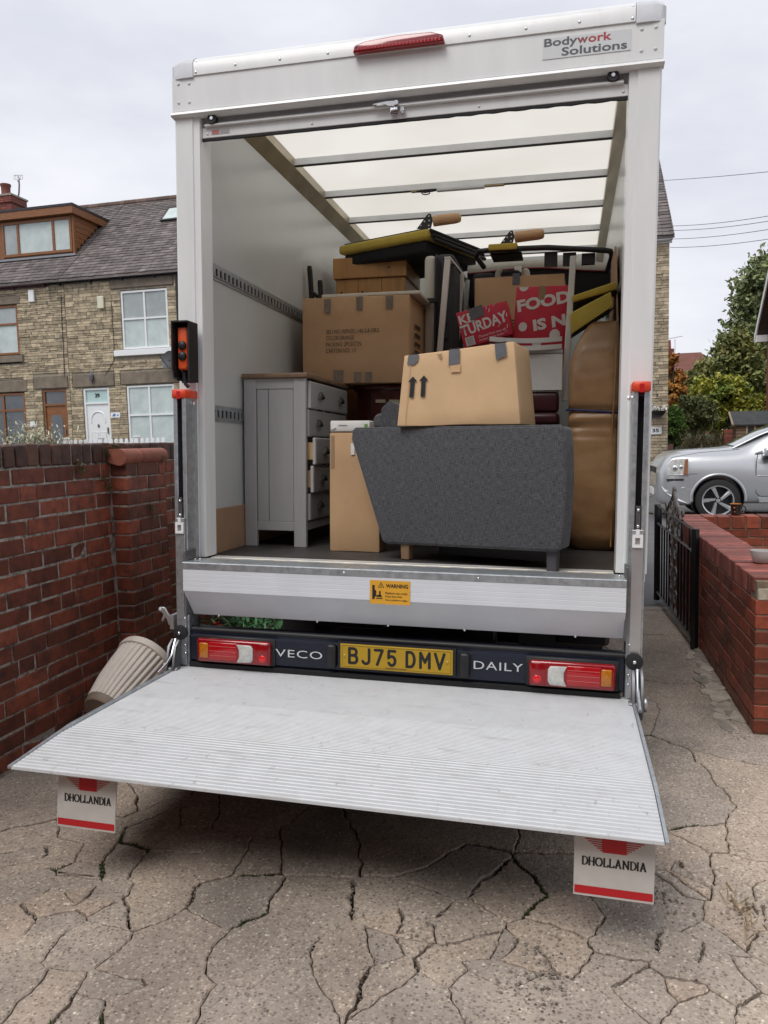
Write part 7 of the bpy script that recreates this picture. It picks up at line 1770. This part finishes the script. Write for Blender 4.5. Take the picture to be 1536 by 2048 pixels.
for wx in (WXc, WXc + 2.86):
    for sg, yy in ((-1, CY + .012), (1, CY + CW - .012)):
        ww = .10
        yc = yy + (.11 if sg < 0 else -.11)
        q = MB(); q.lathe([(WR * .70, -.115), (WR * .90, -.12), (WR * .975, -.10), (WR, -.06), (WR, .06), (WR * .975, .10), (WR * .90, .12), (WR * .70, .115)], (wx, yc, WR - .02), (0, 1, 0), 48, caps=False); wl = q.build('wheel', m_rubber, car, 40)
        yo = yc + sg * .10
        q = MB(); q.lathe([(WR * .71, 0), (WR * .70, sg * .02), (WR * .65, sg * .015), (WR * .65, -sg * .12)], (wx, yo, WR - .02), (0, 1, 0), 40, caps=False); q.build('rim', m_trim, wl, 50)
        q = MB(); q.lathe([(.01, 0), (WR * .65, 0)], (wx, yo - sg * .13, WR - .02), (0, 1, 0), 32, caps=False); q.build('brake_back', m_dkplas, wl)
        q = MB()
        for k in range(5):
            a = 2 * math.pi * k / 5 + .25; tw = .34
            def sp(r_, b, y_): return (wx + r_ * math.cos(b), y_, WR - .02 + r_ * math.sin(b))
            q.hexa([sp(.05, a - .55, yo - sg * .03), sp(WR * .67, a + tw - .10, yo - sg * .02), sp(WR * .67, a + tw + .22, yo - sg * .02), sp(.05, a + .55, yo - sg * .03), sp(.05, a - .35, yo + sg * .012), sp(WR * .67, a + tw - .06, yo + sg * .010), sp(WR * .67, a + tw + .10, yo + sg * .010), sp(.05, a + .35, yo + sg * .012)])
        q.build('spoke', m_trim, wl)
        q = MB(); q.lathe([(.005, sg * .02), (.034, sg * .018), (.036, 0)], (wx, yo, WR - .02), (0, 1, 0), 20, caps=False); q.build('hub', m_trim, wl)
        if sg < 0:
            q = MB(); q.tube([(wx + (WR + .065) * math.cos(a), CY - .006, WR + (WR + .06) * math.sin(a)) for a in [math.pi * (-.02 + 1.04 * k / 24) for k in range(25)]], .024, 8); q.build('arch_trim', m_silver, car, 60)
            q = MB(); q.lathe([(WR + .048, .0), (WR + .048, .3), (.1, .31)], (wx, CY + .03, WR), (0, 1, 0), 32, caps=False); q.build('arch_liner', m_dkplas, car)
# lamps, grille, bumper openings, skid plate
def xs_at(x):
    for s0, s1 in zip(ST, ST[1:]):
        if s0[0] <= x <= s1[0]:
            t = (x - s0[0]) / (s1[0] - s0[0]); return [a + (b - a) * t for a, b in zip(s0, s1)]
q = MB(); hl = [(1337, 930), (1342, 921), (1352, 918), (1376, 917), (1376, 948), (1363, 950), (1336, 950)]
def onside(px, py, y=CY + .02): p = at(px, py, y=y); return p
pl_ = [onside(u, v_, CY + .06) for u, v_ in hl]
def ins_at(x): return xs_at(max(x, 2.28))[7] + .006
def side_patch(nm, pts, m, d0=-.012, d1=.06, par=None):
    P_ = [at(u, v_, y=CY + .05) for u, v_ in pts]; P_ = [Vector((p.x, CY + ins_at(p.x), p.z)) for p in P_]; n_ = len(P_); q = MB()
    vs_, fs = q._new([p + Vector((0, d0, 0)) for p in P_] + [p + Vector((0, d1, 0)) for p in P_], [tuple(range(n_)), tuple(range(2 * n_ - 1, n_ - 1, -1))] + [(i, i + n_, (i + 1) % n_ + n_, (i + 1) % n_) for i in range(n_)])
    bmesh.ops.recalc_face_normals(q.bm, faces=fs); return q.build(nm, m, par or car)
hlp = side_patch('headlamp', hl, mat('lamp_glass', (.58, .58, .55), .12, var=.25, vscale=20, coat=.6), -.022)
side_patch('indicator', [(1369, 920), (1375, 918), (1375, 948), (1366, 949)], mat('amber_lamp', (.30, .13, .07), .2, coat=.5), -.026, .0, hlp)
for u_, v_, r_ in ((1350, 936, .045), (1362, 934, .035)):
    p = at(u_, v_, y=CY + .05); MB().ball((p.x, CY + ins_at(p.x) - .02, p.z), r_, 14, (1, .35, 1)).build('reflector', m_chrome, hlp, 60)
side_patch('bumper_slot', [(1333, 958), (1367, 957), (1366, 961), (1334, 963)], m_dkplas, -.016)
side_patch('skid_plate', [(1324, 974), (1370, 974), (1373, 979), (1386, 981), (1385, 1003), (1376, 1007), (1352, 1000), (1330, 984)], m_trim, -.012)
q = MB(); q.box(2.29, 2.36, CY + .42, CY + CW - .42, .70, .93, bev=.01); gr = q.build('grille', m_dkplas, car)
q = MB(); q.tube([(2.30, CY + .42, .70), (2.32, CY + .42, .93), (2.32, CY + CW - .42, .93), (2.30, CY + CW - .42, .70)], .018, 6, closed=True)
q.build('grille_frame', m_trim, gr)
MB().box(2.265, 2.29, CY + .70, CY + CW - .66, .42, .54).build('number_plate', m_upvc, car)
# glass and lines
def glass_strip(nm, xa, xb, t0a, t1a, t0b, t1b, n_=8, m=m_autog):
    for side_ in (0, 1):
        q = MB(); rows = []
        for k in range(n_ + 1):
            x = xa + (xb - xa) * k / n_; s_ = xs_at(x); u = k / n_; lo = t0a + (t0b - t0a) * u; hi = t1a + (t1b - t1a) * u
            def P_(t): a = s_[4] + (s_[6] - s_[4]) * t - .012; z = s_[3] + (s_[5] - .035 - s_[3]) * t; return (x, CY + a if side_ == 0 else CY + CW - a, z + .006)
            rows.append([P_(lo), P_((lo + hi) / 2), P_(hi)])
        q.grid(rows); q.build(nm, m, car, 60)
glass_strip('side_window', NX + 1.62, NX + 2.55, .10, .16, .08, .84); glass_strip('side_window', NX + 2.62, NX + 3.5, .08, .84, .08, .84); glass_strip('side_window', NX + 3.6, NX + 4.35, .08, .84, .10, .76)
q = MB(); rows = []
for k in range(9):
    x = NX + 1.36 + (NX + 2.22 - NX - 1.36) * k / 8; s_ = xs_at(x); rows.append([(x - .02, CY + s_[6] + .03 + (CW - 2 * s_[6] - .06) * j / 8, s_[5] + .012 - .02 * abs(j / 4 - 1) ** 2) for j in range(9)])
q.grid(rows); q.build('windscreen', m_autog, car, 60)
q = MB(); q.tube([(NX + 1.30, CY + .30, 1.245), (NX + 1.7, CY + .285, 1.45), (NX + 2.25, CY + .29, 1.675)], .020, 6); q.build('pillar', m_silver, car, 60)
def line(nm, pts, r_=.006, m=m_dkplas):
    q = MB(); q.tube([Vector((at(u, v_, y=CY).x, CY + .001 + ins_at(at(u, v_, y=CY).x) , at(u, v_, y=CY).z)) for u, v_ in pts], r_, 5); q.build(nm, m, car)
line('door_seam', [(1516, 905), (1513, 925), (1511, 965), (1512, 985), (1520, 993), (1700, 993)])
line('bonnet_seam', [(1338, 924), (1345, 915), (1400, 905), (1478, 899)], .004)
line('bumper_seam', [(1376, 948), (1395, 948)], .004)
side_patch('sill_step', [(1516, 996), (1800, 996), (1800, 1006), (1517, 1004)], m_trim, -.02)
line('side_rub_strip', [(1516, 952), (1700, 952)], .014, m_silver)
q = MB(); q.box(NX + 1.72, NX + 1.92, CY - .16, CY + .04, 1.10, 1.24, bev=.03, seg=2); q.build('mirror', m_silver, car, 50)
q = MB(); q.box(NX + 1.72, NX + 1.86, CY - .12, CY + .06, 1.055, 1.10, bev=.012); q.build('mirror_foot', m_dkplas, car, 50)
